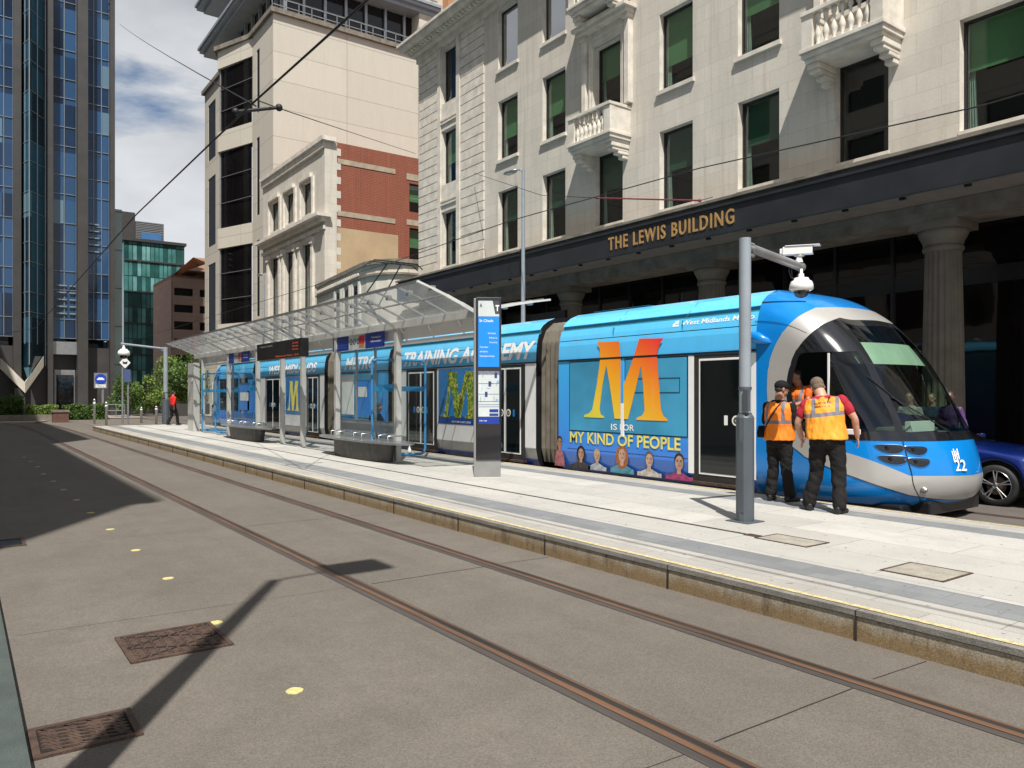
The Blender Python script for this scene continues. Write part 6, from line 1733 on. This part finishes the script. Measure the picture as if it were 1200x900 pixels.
hedge(hx-1.6, hx, hy(75), hy(126), .98, 'long clipped hedge between the brick pier and the blue disc sign', 4200, M['leaf'])
hedge(hx-5, hx-1.8, hy(-30), hy(30), 1.5, 'dark shaded hedge at the left edge of the photo', 3000, M['leaf'])
def tree(u, v, X, h, rad, label, n, name='tree', mt=None, ls=.14):
    y = atX(u, 460, X)[1]; t = thing(name, label, 'tree', (X, y, .05), group='small trees before the far buildings'); k = MB()
    k.tube([(X,y,0),(X+.1,y+.1,h*.3),(X-.05,y+.2,h*.62),(X,y+.1,h*.9)], [.11,.09,.06,.02], 8)
    cl = []
    for i in range(11):
        a = random.random()*6.28; hh = random.uniform(.22,.95)*h; r = rad*random.uniform(.3,.85)*(1.15-hh/h*.6); c = (X+cos(a)*r, y+sin(a)*r, hh); cl.append((c, rad*random.uniform(.28,.5)))
        k.tube([(X,y+.1,hh*.7),c], [.035,.012], 5)
    k.build('trunk', M['bark'], t); k = MB()
    def smp():
        c, q = random.choice(cl); d = Vector((random.gauss(0,1), random.gauss(0,1), random.gauss(0,1))).normalized()*q*random.random()**.4
        return (c[0]+d.x, c[1]+d.y, max(.2, c[2]+d.z))
    leaves(k, n, smp, ls); k.build('crown', mt or M['leaf'], t)
tree(150, 460, -66, 3.3, 1.5, 'loose young tree just right of the diamond sign', 1800, ls=.12)
tree(168, 460, -69, 3.1, 1.7, 'spreading small tree between the diamond sign and the far mast', 2000, ls=.12, mt=M['leaf2'])
tree(181, 460, -73, 2.6, 1.4, 'low dark tree left of the distant camera mast', 1400, ls=.12)
tree(203, 460, -76, 4.8, 2.6, 'round leafy tree right of the distant camera mast', 3000, mt=M['leaf2'])
tree(219, 460, -74, 5.2, 2.7, 'dense leafy tree behind the far end of the shelter', 3000, mt=M['leaf'])
tree(233, 460, -78, 4.6, 2.4, 'dark tree mostly hidden by the shelter end', 1800)
P = atX(222, 470, -66); t = thing('low_wall', 'low dark planter wall under the leafy trees by the crossing', 'wall', (-66, P[1], 0))
k = MB(); k.box(-66.5, -65.8, atX(200,460,-66)[1], atX(245,460,-66)[1], 0, 1.0); k.build('wall', M['pier'], t)
# ------------------------------------------------------------ people
def cloth(name, col, bump=.6, sc=9, rough=.85, fine=.2):
    m, t, b, N, L = nodes(name)
    tc = N('ShaderNodeTexCoord').outputs['Object']
    mp = N('ShaderNodeMapping'); mp.inputs['Scale'].default_value = (1, 1, .45); L(tc, mp.inputs[0])
    n = noise(N, L, mp.outputs[0], sc, 5, .55, .8)
    L(mixrgb(N, L, ramp(N, L, n, .3, .7), [c*.75 for c in col], col), b.inputs['Base Color']); b.inputs['Roughness'].default_value = rough
    b.inputs['Specular IOR Level'].default_value = .2
    bp = N('ShaderNodeBump'); bp.inputs['Strength'].default_value = bump; bp.inputs['Distance'].default_value = .03
    L(n, bp.inputs['Height']); L(bp.outputs[0], b.inputs['Normal']); return m
def vestmat(name, col, zh, xs=.125, w_=.05, tilt=0.0):
    m, t, b, N, L = nodes(name)
    tc = N('ShaderNodeTexCoord').outputs['Object']; sp = N('ShaderNodeSeparateXYZ'); L(tc, sp.inputs[0])
    x, z = sp.outputs[0], mth(N, L, 'ADD', sp.outputs[2], mth(N, L, 'MULTIPLY', sp.outputs[0], tilt))
    hb = mth(N, L, 'LESS_THAN', mth(N, L, 'ABSOLUTE', mth(N, L, 'SUBTRACT', z, zh)), w_/2)
    vb = mth(N, L, 'LESS_THAN', mth(N, L, 'ABSOLUTE', mth(N, L, 'SUBTRACT', mth(N, L, 'ABSOLUTE', x), xs)), w_/2)
    vb = mth(N, L, 'MULTIPLY', vb, mth(N, L, 'GREATER_THAN', z, zh))
    mk = mth(N, L, 'MAXIMUM', hb, vb)
    mp = N('ShaderNodeMapping'); mp.inputs['Scale'].default_value = (1, 1, .6); L(tc, mp.inputs[0])
    n = noise(N, L, mp.outputs[0], 7, 4, .5, .6)
    c = mixrgb(N, L, ramp(N, L, n, .3, .7), [q*.82 for q in col], col)
    L(mixrgb(N, L, mk, c, (.19,.17,.20)), b.inputs['Base Color']); b.inputs['Roughness'].default_value = .7
    bp = N('ShaderNodeBump'); bp.inputs['Strength'].default_value = .7; bp.inputs['Distance'].default_value = .035
    L(n, bp.inputs['Height']); L(bp.outputs[0], b.inputs['Normal']); return m
def skin(name, col):
    m = pmat(name, col, .5, var=.18, scale=14, bump=.15, bscale=50); m.node_tree.nodes['Principled BSDF'].inputs['Subsurface Weight'].default_value = .08; return m
V = Vector
def person(name, label, J, looks, loc, rz, sc=1.0, fine=True, cat='person', group=None):
    """J: joints; looks: materials by garment. Built at the origin facing +Y, then turned and set down."""
    t = thing(name, label, cat, (0,0,0), 0, group)
    J = {k_: (V(v) if isinstance(v, tuple) else v) for k_, v in J.items()}
    pel, wai, che, nek, hd = J['pelvis'], J['waist'], J['chest'], J['neck'], J['head']
    sr, sl = J['shR'], J['shL']
    rt = (sr-sl).normalized(); hr = (J['hipR']-J['hipL']).normalized()
    def torso(mb, g, z_hem=None, top=True, n=24):
        fw = lambda r_: V((-r_.y, r_.x, 0)).normalized()
        rings = []
        pts = [(pel-V((0,0,.10)), .168, .120, hr), (pel, .172, .125, hr), (wai, .150, .112, (hr+rt)/2), ((wai+che)/2, .160, .118, (hr+rt)/2), (che, .178, .125, rt), ((sr+sl)/2+V((0,0,-.05)), .185, .112, rt), ((sr+sl)/2+V((0,0,.015)), .150, .088, rt), (nek, .082, .072, rt)]
        bk = J.get('bulk', 1); pts = [(c, a*bk, b*bk, r_) for c, a, b, r_ in pts]
        bl = J.get('belly', 0)
        if z_hem is not None: pts = [p for p in pts if p[0].z >= z_hem-.001]; 
        for c, a, b, r_ in pts:
            f = fw(r_); ex = bl if c in (wai,) else 0
            rings.append((c+f*ex*.5, r_*(a+g), f*(b+g+ex)))
        mb.loft(rings, n)
    def limb(mb, pts, rs, n=14, balls=True):
        # smooth tapering limb through joints
        q = [pts[0]-(pts[1]-pts[0])]+list(pts)+[pts[-1]+(pts[-1]-pts[-2])]; P = []; Rr = []
        for i in range(len(pts)-1):
            for s in range(5):
                f = s/5; P.append(pts[i].lerp(pts[i+1], f)); Rr.append(rs[i]+(rs[i+1]-rs[i])*f+ .004*sin(pi*f))
        P.append(pts[-1]); Rr.append(rs[-1]); mb.tube(P, Rr, n)
        if balls:
            for p, r in zip(pts, rs): mb.ball(p, r, 12, 8)
    Hm = Matrix.Rotation(J.get('yaw', 0), 3, 'Z') @ Matrix.Rotation(J.get('roll', 0), 3, 'Y') @ Matrix.Rotation(-J.get('pitch', 0), 3, 'X')
    H = lambda x, y, z: hd+Hm @ V((x, y, z))
    b = MB()
    b.ball(H(0,-.008,.022), (.076,.098,.094), 20, 14, M=Hm); b.ball(H(0,.022,-.045), (.058,.066,.068), 18, 12, M=Hm); b.ball(H(0,.052,-.082), (.030,.030,.024), 12, 8, M=Hm)
    b.loft([(H(0,.082,.020), Hm @ V((.009,0,0)), Hm @ V((0,.012,0))), (H(0,.098,-.012), Hm @ V((.014,0,0)), Hm @ V((0,.020,0))), (H(0,.088,-.028), Hm @ V((.017,0,0)), Hm @ V((0,.012,0)))], 8)
    for s in (-1, 1): b.ball(H(s*.078,-.008,-.008), (.011,.020,.033), 10, 8, M=Hm)
    b.ball(H(0,.078,.035), (.050,.018,.012), 12, 6, M=Hm); b.ball(H(0,.080,-.055), (.024,.014,.010), 10, 6, M=Hm)
    nb = nek-(nek-che)*.15
    limb(b, [nb, H(0,-.022,-.05)], [.066, .062])
    torso(b, -.012)
    for s, S, E, W in ((1, sr, J['elR'], J['wrR']), (-1, sl, J['elL'], J['wrL'])):
        limb(b, [S-V((0,0,.01)), S.lerp(E,.45), E, E.lerp(W,.3), W], [.050,.046,.038,.040,.026])
        d = (W-E).normalized(); side = J.get('handn', V((0,1,0))); fwd = V(side); fwd = (fwd-d*fwd.dot(d)).normalized(); pn = d.cross(fwd).normalized()*s
        # palm, four fingers, thumb
        b.loft([(W, fwd*.024, pn*.019), (W+d*.03, fwd*.034, pn*.016), (W+d*.075, fwd*.041, pn*.014), (W+d*.092, fwd*.038, pn*.012)], 12)
        if fine:
            for q, (o, L0) in enumerate(((.036,.066),(.013,.076),(-.011,.070),(-.034,.054))):
                st = W+d*.080+fwd*o*.88; c1 = (d+pn*-.12*s+fwd*(.16-.10*q)).normalized(); kn = st+c1*L0*.48; c2 = (c1-pn*s*.55).normalized(); mid = kn+c2*L0*.30; c3 = (c2-pn*s*.6).normalized()
                b.tube([st, kn, mid, mid+c3*L0*.24], [.0095,.0088,.0082,.0068], 8)
                b.ball(mid+c3*L0*.24, .0068, 8, 6)
            ts = W+d*.028+fwd*.028; b.tube([ts, ts+(d*.6+fwd*.8).normalized()*.034, ts+(d*.6+fwd*.8).normalized()*.034+(d*.95+fwd*.25-pn*s*.2).normalized()*.030], [.013,.0105,.0085], 8)
        else: b.loft([(W+d*.088, fwd*.036, pn*.012), (W+d*.15, fwd*.026, pn*.009)], 10)
    for s in ('R', 'L'):
        limb(b, [J['hip'+s], J['kn'+s], J['an'+s]], [.082,.052,.038]); 
    remeshed(b, .0065 if fine else .013, 3 if fine else 2, 'body', [looks['skin']], t)
    e = MB()
    for s in (-1, 1): e.ball(H(s*.030,.083,.016), (.012,.007,.008), 8, 6, M=Hm)
    e.build('eyes', M['black'], t)
    # trousers, one mesh from waistband to ankles
    if 'trousers' in looks:
        c = MB(); bk = J.get('bulk', 1); c.loft([(wai-V((0,0,.03)), hr*.168*bk, V((-hr.y,hr.x,0))*.134*bk), (pel, hr*.186*bk, V((-hr.y,hr.x,0))*.145*bk), (pel-V((0,0,.10)), hr*.184*bk, V((-hr.y,hr.x,0))*.142*bk), (pel-V((0,0,.14)), hr*.16*bk, V((-hr.y,hr.x,0))*.10*bk)], 22)
        for s in ('R', 'L'):
            h_, k_, a_ = J['hip'+s], J['kn'+s], J['an'+s]
            limb(c, [h_-V((0,0,.0)), h_.lerp(k_,.5), k_, k_.lerp(a_,.5), a_+V((0,0,.01))], [w_*J.get('bulk', 1) for w_ in (.104,.092,.078,.074,.072)], 16)
        remeshed(c, .011 if fine else .016, 4, 'trousers', [looks['trousers']], t, wr=.016, wf=(8,8,11))
    c = MB(); torso(c, .006, pel.z-.001)
    for S, E in ((sr, J['elR']), (sl, J['elL'])):
        f = looks.get('sleeve', .62); limb(c, [S-V((0,0,.012)), S.lerp(E, f*.5), S.lerp(E, f)], [.058,.061,.060])
        if f > 1: limb(c, [S.lerp(E, 1.0), E.lerp(J['wrR'] if S is sr else J['wrL'], f-1)], [.056,.042])
    remeshed(c, .011 if fine else .016, 3, 'shirt', [looks['shirt']], t, wr=.009, wf=(14,14,12))
    if 'vest' in looks:
        c = MB(); fw = lambda r_: V((-r_.y, r_.x, 0)).normalized()
        mid = (sr+sl)/2; hem = pel-V((0,0,.035)); bk = J.get('bulk', 1); rings = []
        for p, a, bb, r_ in ((hem, .212, .168, hr), (pel.lerp(wai,.6), .205, .160, hr), (wai, .196, .156, (hr+rt)/2), ((wai+che)/2, .202, .158, rt), (che, .208, .155, rt), (mid-V((0,0,.06)), .205, .140, rt), (mid+V((0,0,.02)), .178, .110, rt), (nek-V((0,0,.015)), .088, .080, rt)):
            rings.append((p, r_.normalized()*a*bk, fw(r_)*bb*bk))
        c.loft(rings, 32, e=2.3)
        remeshed(c, .009, 3, 'hi_vis_vest', [looks['vest']], t, wr=.016, wf=(11,11,5))
    c = MB()
    for s in ('R', 'L'):
        a_ = J['an'+s]; d = V(J.get('toe'+s, (0,1,0))).normalized(); sd = V((d.y,-d.x,0)); z0 = a_.z-.09
        c.loft([(V((a_.x,a_.y,z0+.045))-d*.085, sd*.030, V((0,0,.042))), (V((a_.x,a_.y,z0+.055))-d*.04, sd*.042, V((0,0,.055))), (V((a_.x,a_.y,z0+.052))+d*.05, sd*.047, V((0,0,.052))), (V((a_.x,a_.y,z0+.034))+d*.13, sd*.050, V((0,0,.034))), (V((a_.x,a_.y,z0+.024))+d*.19, sd*.030, V((0,0,.022)))], 14, e=2.6)
        limb(c, [V((a_.x,a_.y,z0+.06)), V((a_.x,a_.y,z0+.12))], [.046,.046])
    remeshed(c, .010, 1, 'shoes', [looks['shoes']], t)
    c = MB()
    if looks.get('cap'):
        c.ball(H(0,-.012,.045), (.088,.108,.085), 20, 12, M=Hm); c.loft([(H(0,.07,.055), Hm @ V((.068,0,0)), Hm @ V((0,.02,.004))), (H(0,.10,.050), Hm @ V((.062,0,0)), Hm @ V((0,.03,.004))), (H(0,.150,.036), Hm @ V((.04,0,0)), Hm @ V((0,.012,.003)))], 14)
        o = remeshed(c, .008, 1, 'cap', [looks['cap']], t)
        c = MB(); c.ball(H(0,-.045,-.012), (.077,.062,.05), 14, 10, M=Hm)
        remeshed(c, .008, 1, 'hair', [looks['hair']], t)
    else:
        c.ball(H(0,-.024,.040), (.082,.096,.088), 20, 12, M=Hm); c.ball(H(0,-.045,-.018), (.076,.062,.055), 14, 10, M=Hm)
        if looks.get('long'): c.ball(H(0,-.05,-.08), (.085,.05,.11), 14, 10, M=Hm)
        o = remeshed(c, .008, 1, 'hair', [looks['hair']], t)
    t.location = loc; t.rotation_euler = (0,0,rz); t.scale = (sc,)*3
    return t
ST = dict(pelvis=(0,0,.93), waist=(0,.01,1.09), chest=(0,.01,1.29), neck=(0,.0,1.48), head=(0,.03,1.645), shR=(.19,0,1.42), shL=(-.19,0,1.42),
          elR=(.25,-.03,1.14), wrR=(.26,.08,.90), elL=(-.25,-.03,1.14), wrL=(-.26,.08,.90), hipR=(.09,0,.90), hipL=(-.09,0,.90),
          knR=(.10,.02,.50), knL=(-.10,.02,.50), anR=(.11,-.02,.09), anL=(-.11,-.02,.09))
skA = skin('light_skin', (.52,.29,.20)); skB = skin('tanned_skin', (.36,.18,.11)); skC = skin('brown_skin', (.12,.06,.04))
blk = cloth('black_trouser_cloth', (.016,.015,.015), .8, 7); shoe = pmat('black_shoe_leather', (.012,.011,.011), .5, var=.3)
hairg = pmat('short_grey_brown_hair', (.17,.12,.085), .8, var=.5, scale=40, bump=.8, bscale=120); haird = pmat('dark_hair', (.025,.018,.014), .7, var=.4, scale=40, bump=.8, bscale=120)
# right hand worker: back to us, stooping a little to the cab window
JR = dict(ST); JR.update(pelvis=(.02,0,.93), waist=(.0,.03,1.09), chest=(-.015,.075,1.27), neck=(-.045,.14,1.43), head=(-.095,.235,1.535), shR=(.185,.075,1.40), shL=(-.225,.11,1.35),
    elR=(.335,.06,1.15), wrR=(.365,.15,.92), elL=(-.325,.12,1.09), wrL=(-.29,.26,.89), hipR=(.11,0,.90), hipL=(-.075,.0,.90), knR=(.155,-.02,.50), knL=(-.10,.07,.50), anR=(.165,-.13,.09), anL=(-.185,.06,.09),
    toeR=(.45,1,0), toeL=(-.1,1,0), pitch=R(32), roll=R(-10), yaw=R(18), belly=.03, bulk=1.13)
fR = atZ(967, 599.5, PZ)
wr = person('person', 'broad worker in yellow orange vest over red shirt, back turned, stooping at the cab window', JR,
    dict(skin=skA, trousers=blk, shirt=cloth('crimson_shirt', (.40,.025,.045), .4), vest=vestmat('yellow_orange_vest', (.93,.34,.025), 1.20, .135, .05, -.12), shoes=shoe, hair=hairg), (fR[0], fR[1], PZ), R(31), 1.08)
k = MB()
O = V((-.130,-.088,1.335)); X_ = V((.99,-.03,.10)).normalized(); Y_ = V((-.08,.28,.96)).normalized()
k.text('METRO', O+Y_*.045, X_, Y_, .026, .20, m=1, off=.01); k.text('CUSTOMER', O-Y_*.018, X_, Y_, .026, .20, off=.015); k.text('SERVICE', O-Y_*.060, X_, Y_, .026, .19, off=.015)
k.v = [(x, y-.03, z) for x, y, z in k.v]
vest_o = [c for c in wr.children if c.name.startswith('hi_vis')][0]
# seat the lettering on the cloth: push each point onto the vest's back
dg = bpy.context.evaluated_depsgraph_get(); dg.update()
def seat(k, ob, dist=.003):
    nv = []
    for x, y, z in k.v:
        ok, loc, nrm, _ = ob.ray_cast(V((x, -1, z)), V((0,1,0)))
        nv.append(tuple(loc+V((0,-dist,0))) if ok else (x, y, z))
    k.v = nv
seat(k, vest_o)
o = k.build('vest_lettering', [M['black'], pmat('faded_red_print', (.55,.12,.10), .6)], None, loc=(0,0,0)); o.parent = vest_o
# left hand worker: cap, black shirt under vest, looking to the right
JL = dict(ST); JL.update(head=(.02,.05,1.64), yaw=R(-42), pitch=R(8), elR=(.235,.02,1.14), wrR=(.235,.24,.96), elL=(-.24,.06,1.15), wrL=(-.12,.27,1.10), anR=(.14,.05,.09), anL=(-.12,-.02,.09), toeR=(.3,1,0), toeL=(-.2,1,0), belly=.02, bulk=1.05)
fL = atZ(913, 587.5, PZ)
wl = person('person', 'worker in black cap and orange vest over a black shirt, with a shoulder bag strap', JL,
    dict(skin=skB, trousers=blk, shirt=cloth('black_shirt', (.014,.014,.015), .5), vest=vestmat('bright_orange_vest', (.93,.24,.012), 1.16, .12, .05), shoes=shoe, hair=haird, cap=cloth('black_cap_cloth', (.012,.012,.013), .3), sleeve=.95), (fL[0], fL[1], PZ), R(8), 1.0)
vo = [c for c in wl.children if c.name.startswith('hi_vis')][0]
dg.update(); k = MB(); path = []
for i in range(15):
    f = i/14; x = .10-.30*f; z = 1.46-.46*f; ok, loc, nrm, _ = vo.ray_cast(V((x,-1,z)), V((0,1,0)))
    if ok: path.append(loc+V((0,-.006,0)))
for a, b in zip(path, path[1:]): k.bar(a, b, .006, .024)
bagp = path[-1] if path else V((-.2,-.1,1.0))
bg_ = thing('shoulder_bag', 'small black bag hanging at the hip of the capped worker', 'bag', wl.location); bg_.rotation_euler = wl.rotation_euler
k2 = MB(); c = V((-.235,-.06,1.02)); k2.loft([(c+V((0,0,-.09)), V((.05,0,0)), V((0,.085,0))), (c+V((0,0,-.02)), V((.055,0,0)), V((0,.09,0))), (c+V((0,0,.08)), V((.035,0,0)), V((0,.075,0)))], 14, e=4)
o = k2.build('pouch', cloth('black_bag_cloth', (.01,.01,.01), .3), None, loc=(0,0,0)); o.parent = bg_
if k.v: o = k.build('strap', M['rubber'], None, loc=(0,0,0)); o.parent = bg_
# driver in the cab window
JD = dict(ST); JD.update(head=(.02,.10,1.60), neck=(0,.05,1.45), elR=(.27,.12,1.18), wrR=(.10,.34,1.16), elL=(-.27,.12,1.18), wrL=(-.14,.32,1.12), pitch=R(15))
pd = atY(938, 440, YS+.30)
person('person', 'tram driver in orange vest leaning to the open cab window', JD, dict(skin=skB, trousers=blk, shirt=cloth('orange_jacket', (.80,.13,.02), .5), vest=vestmat('orange_vest', (.90,.20,.02), 1.2), shoes=shoe, hair=haird), (pd[0], pd[1], .58), R(180-10), .93, fine=False)
# far person in a red top, walking away
JW = dict(ST); JW.update(knR=(.10,.16,.52), anR=(.10,.20,.12), knL=(-.10,-.02,.50), anL=(-.10,-.22,.12), elR=(.27,-.12,1.17), wrR=(.25,-.10,.93), elL=(-.27,.08,1.17), wrL=(-.25,.22,1.0))
q = atZ(202, 498, PZ); q2 = atZ(202, 498, PZ)
person('person', 'distant pedestrian in a red top and black trousers walking at the platform end', JW, dict(skin=skB, trousers=blk, shirt=cloth('red_top', (.62,.02,.02), .5), shoes=shoe, hair=haird, sleeve=1.4), (q[0]+.6, q[1]-.1, PZ), R(20), .98, fine=False)
# people on the far pavement, seen past and through the cab
pa = atY(1114, 480, 16.0); person('person', 'dark haired pedestrian in a purple top standing just right of the tram nose', dict(ST, yaw=R(20)), dict(skin=skC, trousers=blk, shirt=cloth('purple_top', (.10,.05,.16), .5), shoes=shoe, hair=haird, sleeve=1.5), (pa[0], 16.0, .12), R(170), .98, fine=False)
pa = atY(1092, 480, 16.6); person('person', 'pedestrian in a dark blue top seen through the windscreen, nearer the nose', dict(ST, yaw=R(-20)), dict(skin=skA, trousers=blk, shirt=cloth('dark_blue_top', (.03,.05,.09), .5), shoes=shoe, hair=hairg, sleeve=1.5), (pa[0], 16.6, .12), R(200), .96, fine=False)
pa = atY(1066, 480, 16.2); person('person', 'pedestrian in a pale patterned top seen through the windscreen', dict(ST, yaw=R(10)), dict(skin=skB, trousers=blk, shirt=cloth('pale_top', (.36,.36,.33), .5), shoes=shoe, hair=haird, sleeve=1.3), (pa[0], 16.2, .12), R(185), .97, fine=False)
# seated passenger behind the shelter screen
JS = dict(ST); JS.update(pelvis=(0,0,.50), waist=(0,.04,.66), chest=(0,.10,.86), neck=(0,.16,1.03), head=(0,.24,1.17), shR=(.19,.12,.98), shL=(-.19,.12,.98), elR=(.25,.22,.74), wrR=(.12,.42,.66), elL=(-.25,.22,.74), wrL=(-.12,.42,.66),
    hipR=(.09,.05,.50), hipL=(-.09,.05,.50), knR=(.11,.47,.50), knL=(-.11,.47,.50), anR=(.12,.50,.09), anL=(-.12,.46,.09), pitch=R(30))
sb = atY(441, 510, 9.1)
person('person', 'seated passenger in dark clothes bent forward behind the shelter glass', JS, dict(skin=skB, trousers=blk, shirt=cloth('dark_jacket', (.012,.013,.02), .5), shoes=shoe, hair=haird, sleeve=1.8), (sb[0]-.2, 9.05, PZ+.02), R(-60), 1.0, fine=False)
k = MB(); k.box(sb[0]-.9, sb[0]+.5, 8.85, 9.25, PZ+.40, PZ+.46); t = thing('perch_seat', 'slatted steel seat behind the shelter screen under the seated passenger', 'seat', (sb[0]-.2, 9.05, PZ)); k.build('seat', M['steel'], t, bevel=.01)
k = MB(); k.box(sb[0]-.7, sb[0]-.62, 8.98, 9.12, PZ, PZ+.40); k.box(sb[0]+.2, sb[0]+.28, 8.98, 9.12, PZ, PZ+.40); k.build('leg', M['greymetal'], t)

# ------------------------------------------------------------ the dark blue car beyond the tram's nose
def car(loc):
    t = thing('parked_car', 'dark blue metallic saloon car parked beyond the tram nose', 'car', (0,0,0))
    paint = pmat('metallic_dark_blue', (.006,.022,.17), .2, metal=.35, var=.1, scale=1, coat=1.0)
    # side outline, front to the right (+x); local origin under the middle
    L2 = 2.32; W2 = .90
    # section along x: (x, z sill, z belt/hood, half width, z roof or None)
    st = [(-2.30,.45,.78,.62),(-2.2,.30,.98,.80),(-1.9,.24,1.02,.88),(-1.4,.22,1.02,.90),(-.7,.20,.99,.90),(.0,.20,.97,.90),(.7,.20,.95,.90),(1.0,.20,.93,.90),(1.4,.20,.88,.895),(1.8,.21,.82,.88),(2.08,.22,.74,.82),(2.24,.26,.66,.70),(2.32,.34,.56,.55)]
    k = MB(); n = 20; vs = []
    wx = (-1.42, 1.40); wr_ = .375
    def sect(x, zs, zt, hw):
        pts = []
        arch = 0
        for w_ in wx:
            d = abs(x-w_)
            if d < wr_+.02: arch = max(arch, math.sqrt(max(0, (wr_+.02)**2-d*d))+.33)
        z0 = max(zs, arch)
        zz = [z0, z0+(zt-z0)*.12, z0+(zt-z0)*.4, z0+(zt-z0)*.66, z0+(zt-z0)*.82, zt-.012, zt+.02, zt+.035]
        yy = [hw*.955, hw*.985, hw, hw*.985, hw*.96, hw*.90, hw*.6, 0]
        return [(-y, z) for y, z in zip(yy, zz)]+[(y, z) for y, z in list(zip(yy, zz))[::-1][1:]]
    xs = []
    def interp(x):
        for a, b in zip(st, st[1:]):
            if a[0] <= x <= b[0]: f = (x-a[0])/(b[0]-a[0]); return [a[i]+(b[i]-a[i])*f for i in range(1,4)]
        return st[-1][1:]
    x = -2.30
    while x < 2.32: xs.append(x); x += .035
    xs.append(2.32)
    rings = [[(x, y, z) for y, z in sect(x, *interp(x))] for x in xs]; q = len(rings[0])
    for r_ in rings: vs += r_
    fs = [(i*q+j, (i+1)*q+j, (i+1)*q+j+1, i*q+j+1) for i in range(len(rings)-1) for j in range(q-1)]
    k.add(vs, fs, 0, True); k.add(rings[0], [tuple(range(q))], 0); k.add(rings[-1], [tuple(range(q))[::-1]], 0)
    k.build('body', paint, t)
    # cabin glass and roof
    cab_ = [(-2.05,1.02,1.03,.72,.70),(-1.6,1.01,1.26,.80,.60),(-1.1,1.0,1.39,.84,.58),(-.6,.98,1.42,.84,.58),(-.15,.97,1.36,.83,.58),(.25,.96,1.18,.82,.62),(.72,.945,.965,.78,.74)]
    k = MB(); r2 = MB(); vs = []; rings = []
    for x, zb, zt, wb, wt in cab_: rings.append([(x,-wb,zb),(x,-wt-.02,zt-.05),(x,-wt*.85,zt),(x,0,zt+.02),(x,wt*.85,zt),(x,wt+.02,zt-.05),(x,wb,zb)])
    for r_ in rings: vs += r_
    q = 7; side = []; top = []
    for i in range(len(rings)-1):
        for j in range(q-1):
            f = (i*q+j, (i+1)*q+j, (i+1)*q+j+1, i*q+j+1)
            (top if (j in (1,2,3,4) and 1 <= i <= 3) else side).append(f)
    k.add(vs, side, 0, True); k.build('windows', M['bglass'], t)
    r2.add([(x, y, z+.004) for x, y, z in vs], top, 0, True); r2.build('roof', paint, t)
    k = MB()
    for s in (-1, 1):
        for _ in (0,):
            for (p, r_) in zip(cab_, cab_[1:]): k.bar((p[0], s*(p[3]+.005), p[1]+.01), (r_[0], s*(r_[3]+.005), r_[1]+.01), .012, .018)
    k.build('belt_trim', M['black'], t)
    for w_ in wx:
        for s in (-1, 1):
            Mx = Matrix.Rotation(R(-90*s), 3, 'X'); c = (w_, s*.80, .33)
            k = MB(); k.lathe([(.235,-.09),(.30,-.10),(.325,-.07),(.33,0),(.325,.07),(.30,.095),(.235,.085)], c, 36, 0, True, Mx, cap=False); wh = k.build('wheel', M['rubber'], t)
            k = MB(); k.lathe([(.235,.088),(.245,.08),(.235,.06),(.228,.02),(.228,-.08)], c, 36, 0, True, Mx, cap=False); k.lathe([(.05,.078),(.04,.088),(.0,.09)], c, 16, 0, True, Mx)
            for a_ in range(5):
                for o_ in (-.13, .13):
                    an = 2*pi*a_/5+pi/2; u0 = V((cos(an)*.035, sin(an)*.035, .082)); u1 = V((cos(an+o_)*.238, sin(an+o_)*.238, .076))
                    p0 = Mx @ u0; p1 = Mx @ u1; k.tube([V(c)+p0, V(c)+p1], [.013,.010], 6)
            k.build('rim', M['steel'], wh)
            k = MB(); k.lathe([(.0,.0),(.228,.0)], c, 28, 0, True, Mx); k.lathe([(.0,.035),(.15,.035),(.15,.02)], c, 24, 1, True, Mx); k.build('brake_disc', [M['pit'], M['iron']], wh)
    k = MB()
    for w_ in wx: k.box(w_-.40, w_+.40, -.80, .80, .30, .74)
    k.box(-2.1, 2.1, -.75, .75, .18, .3); k.build('underbody', M['pit'], t)
    for s in (-1, 1):
        k = MB(); k.loft([((1.86,s*.80,.66),(0,.03,0),(0,0,.015)), ((1.98,s*.785,.655),(0,.07,0),(0,0,.05)), ((2.12,s*.72,.63),(0,.08,0),(0,0,.065)), ((2.24,s*.58,.59),(0,.06,0),(0,0,.05))], 12); h_ = k.build('headlight', pmat('headlight_chrome', (.65,.68,.72), .08, metal=.7, coat=1), t)
        k = MB(); k.loft([((.42,s*.86,.98),(0,.02,0),(0,0,.03)), ((.46,s*.97,1.01),(0,.09,0),(0,0,.065)), ((.34,s*1.0,1.01),(0,.07,0),(0,0,.05))], 10); k.build('mirror', paint, t)
        k = MB(); k.tube([(-.55,s*.902,.30),(-.56,s*.905,.6),(-.58,s*.90,.93)], .004, 4); k.tube([(.62,s*.902,.30),(.63,s*.905,.6),(.60,s*.90,.93)], .004, 4); k.build('door_gap', M['black'], t)
        k = MB(); k.box(.15, .33, s*.905-.012, s*.905+.012, .80, .825); k.build('door_handle', paint, t)
        k = MB(); k.box(-2.26, -2.1, s*.62-.18, s*.62+.18, .72, .86); k.build('tail_light', M['red'], t)
    k = MB(); k.box(2.25, 2.335, -.42, .42, .34, .56); k.build('grille', M['black'], t)
    t.location = loc; return t
cw = atY(1165, 575, 13.42)
car((cw[0]-1.40, 14.33, .004))
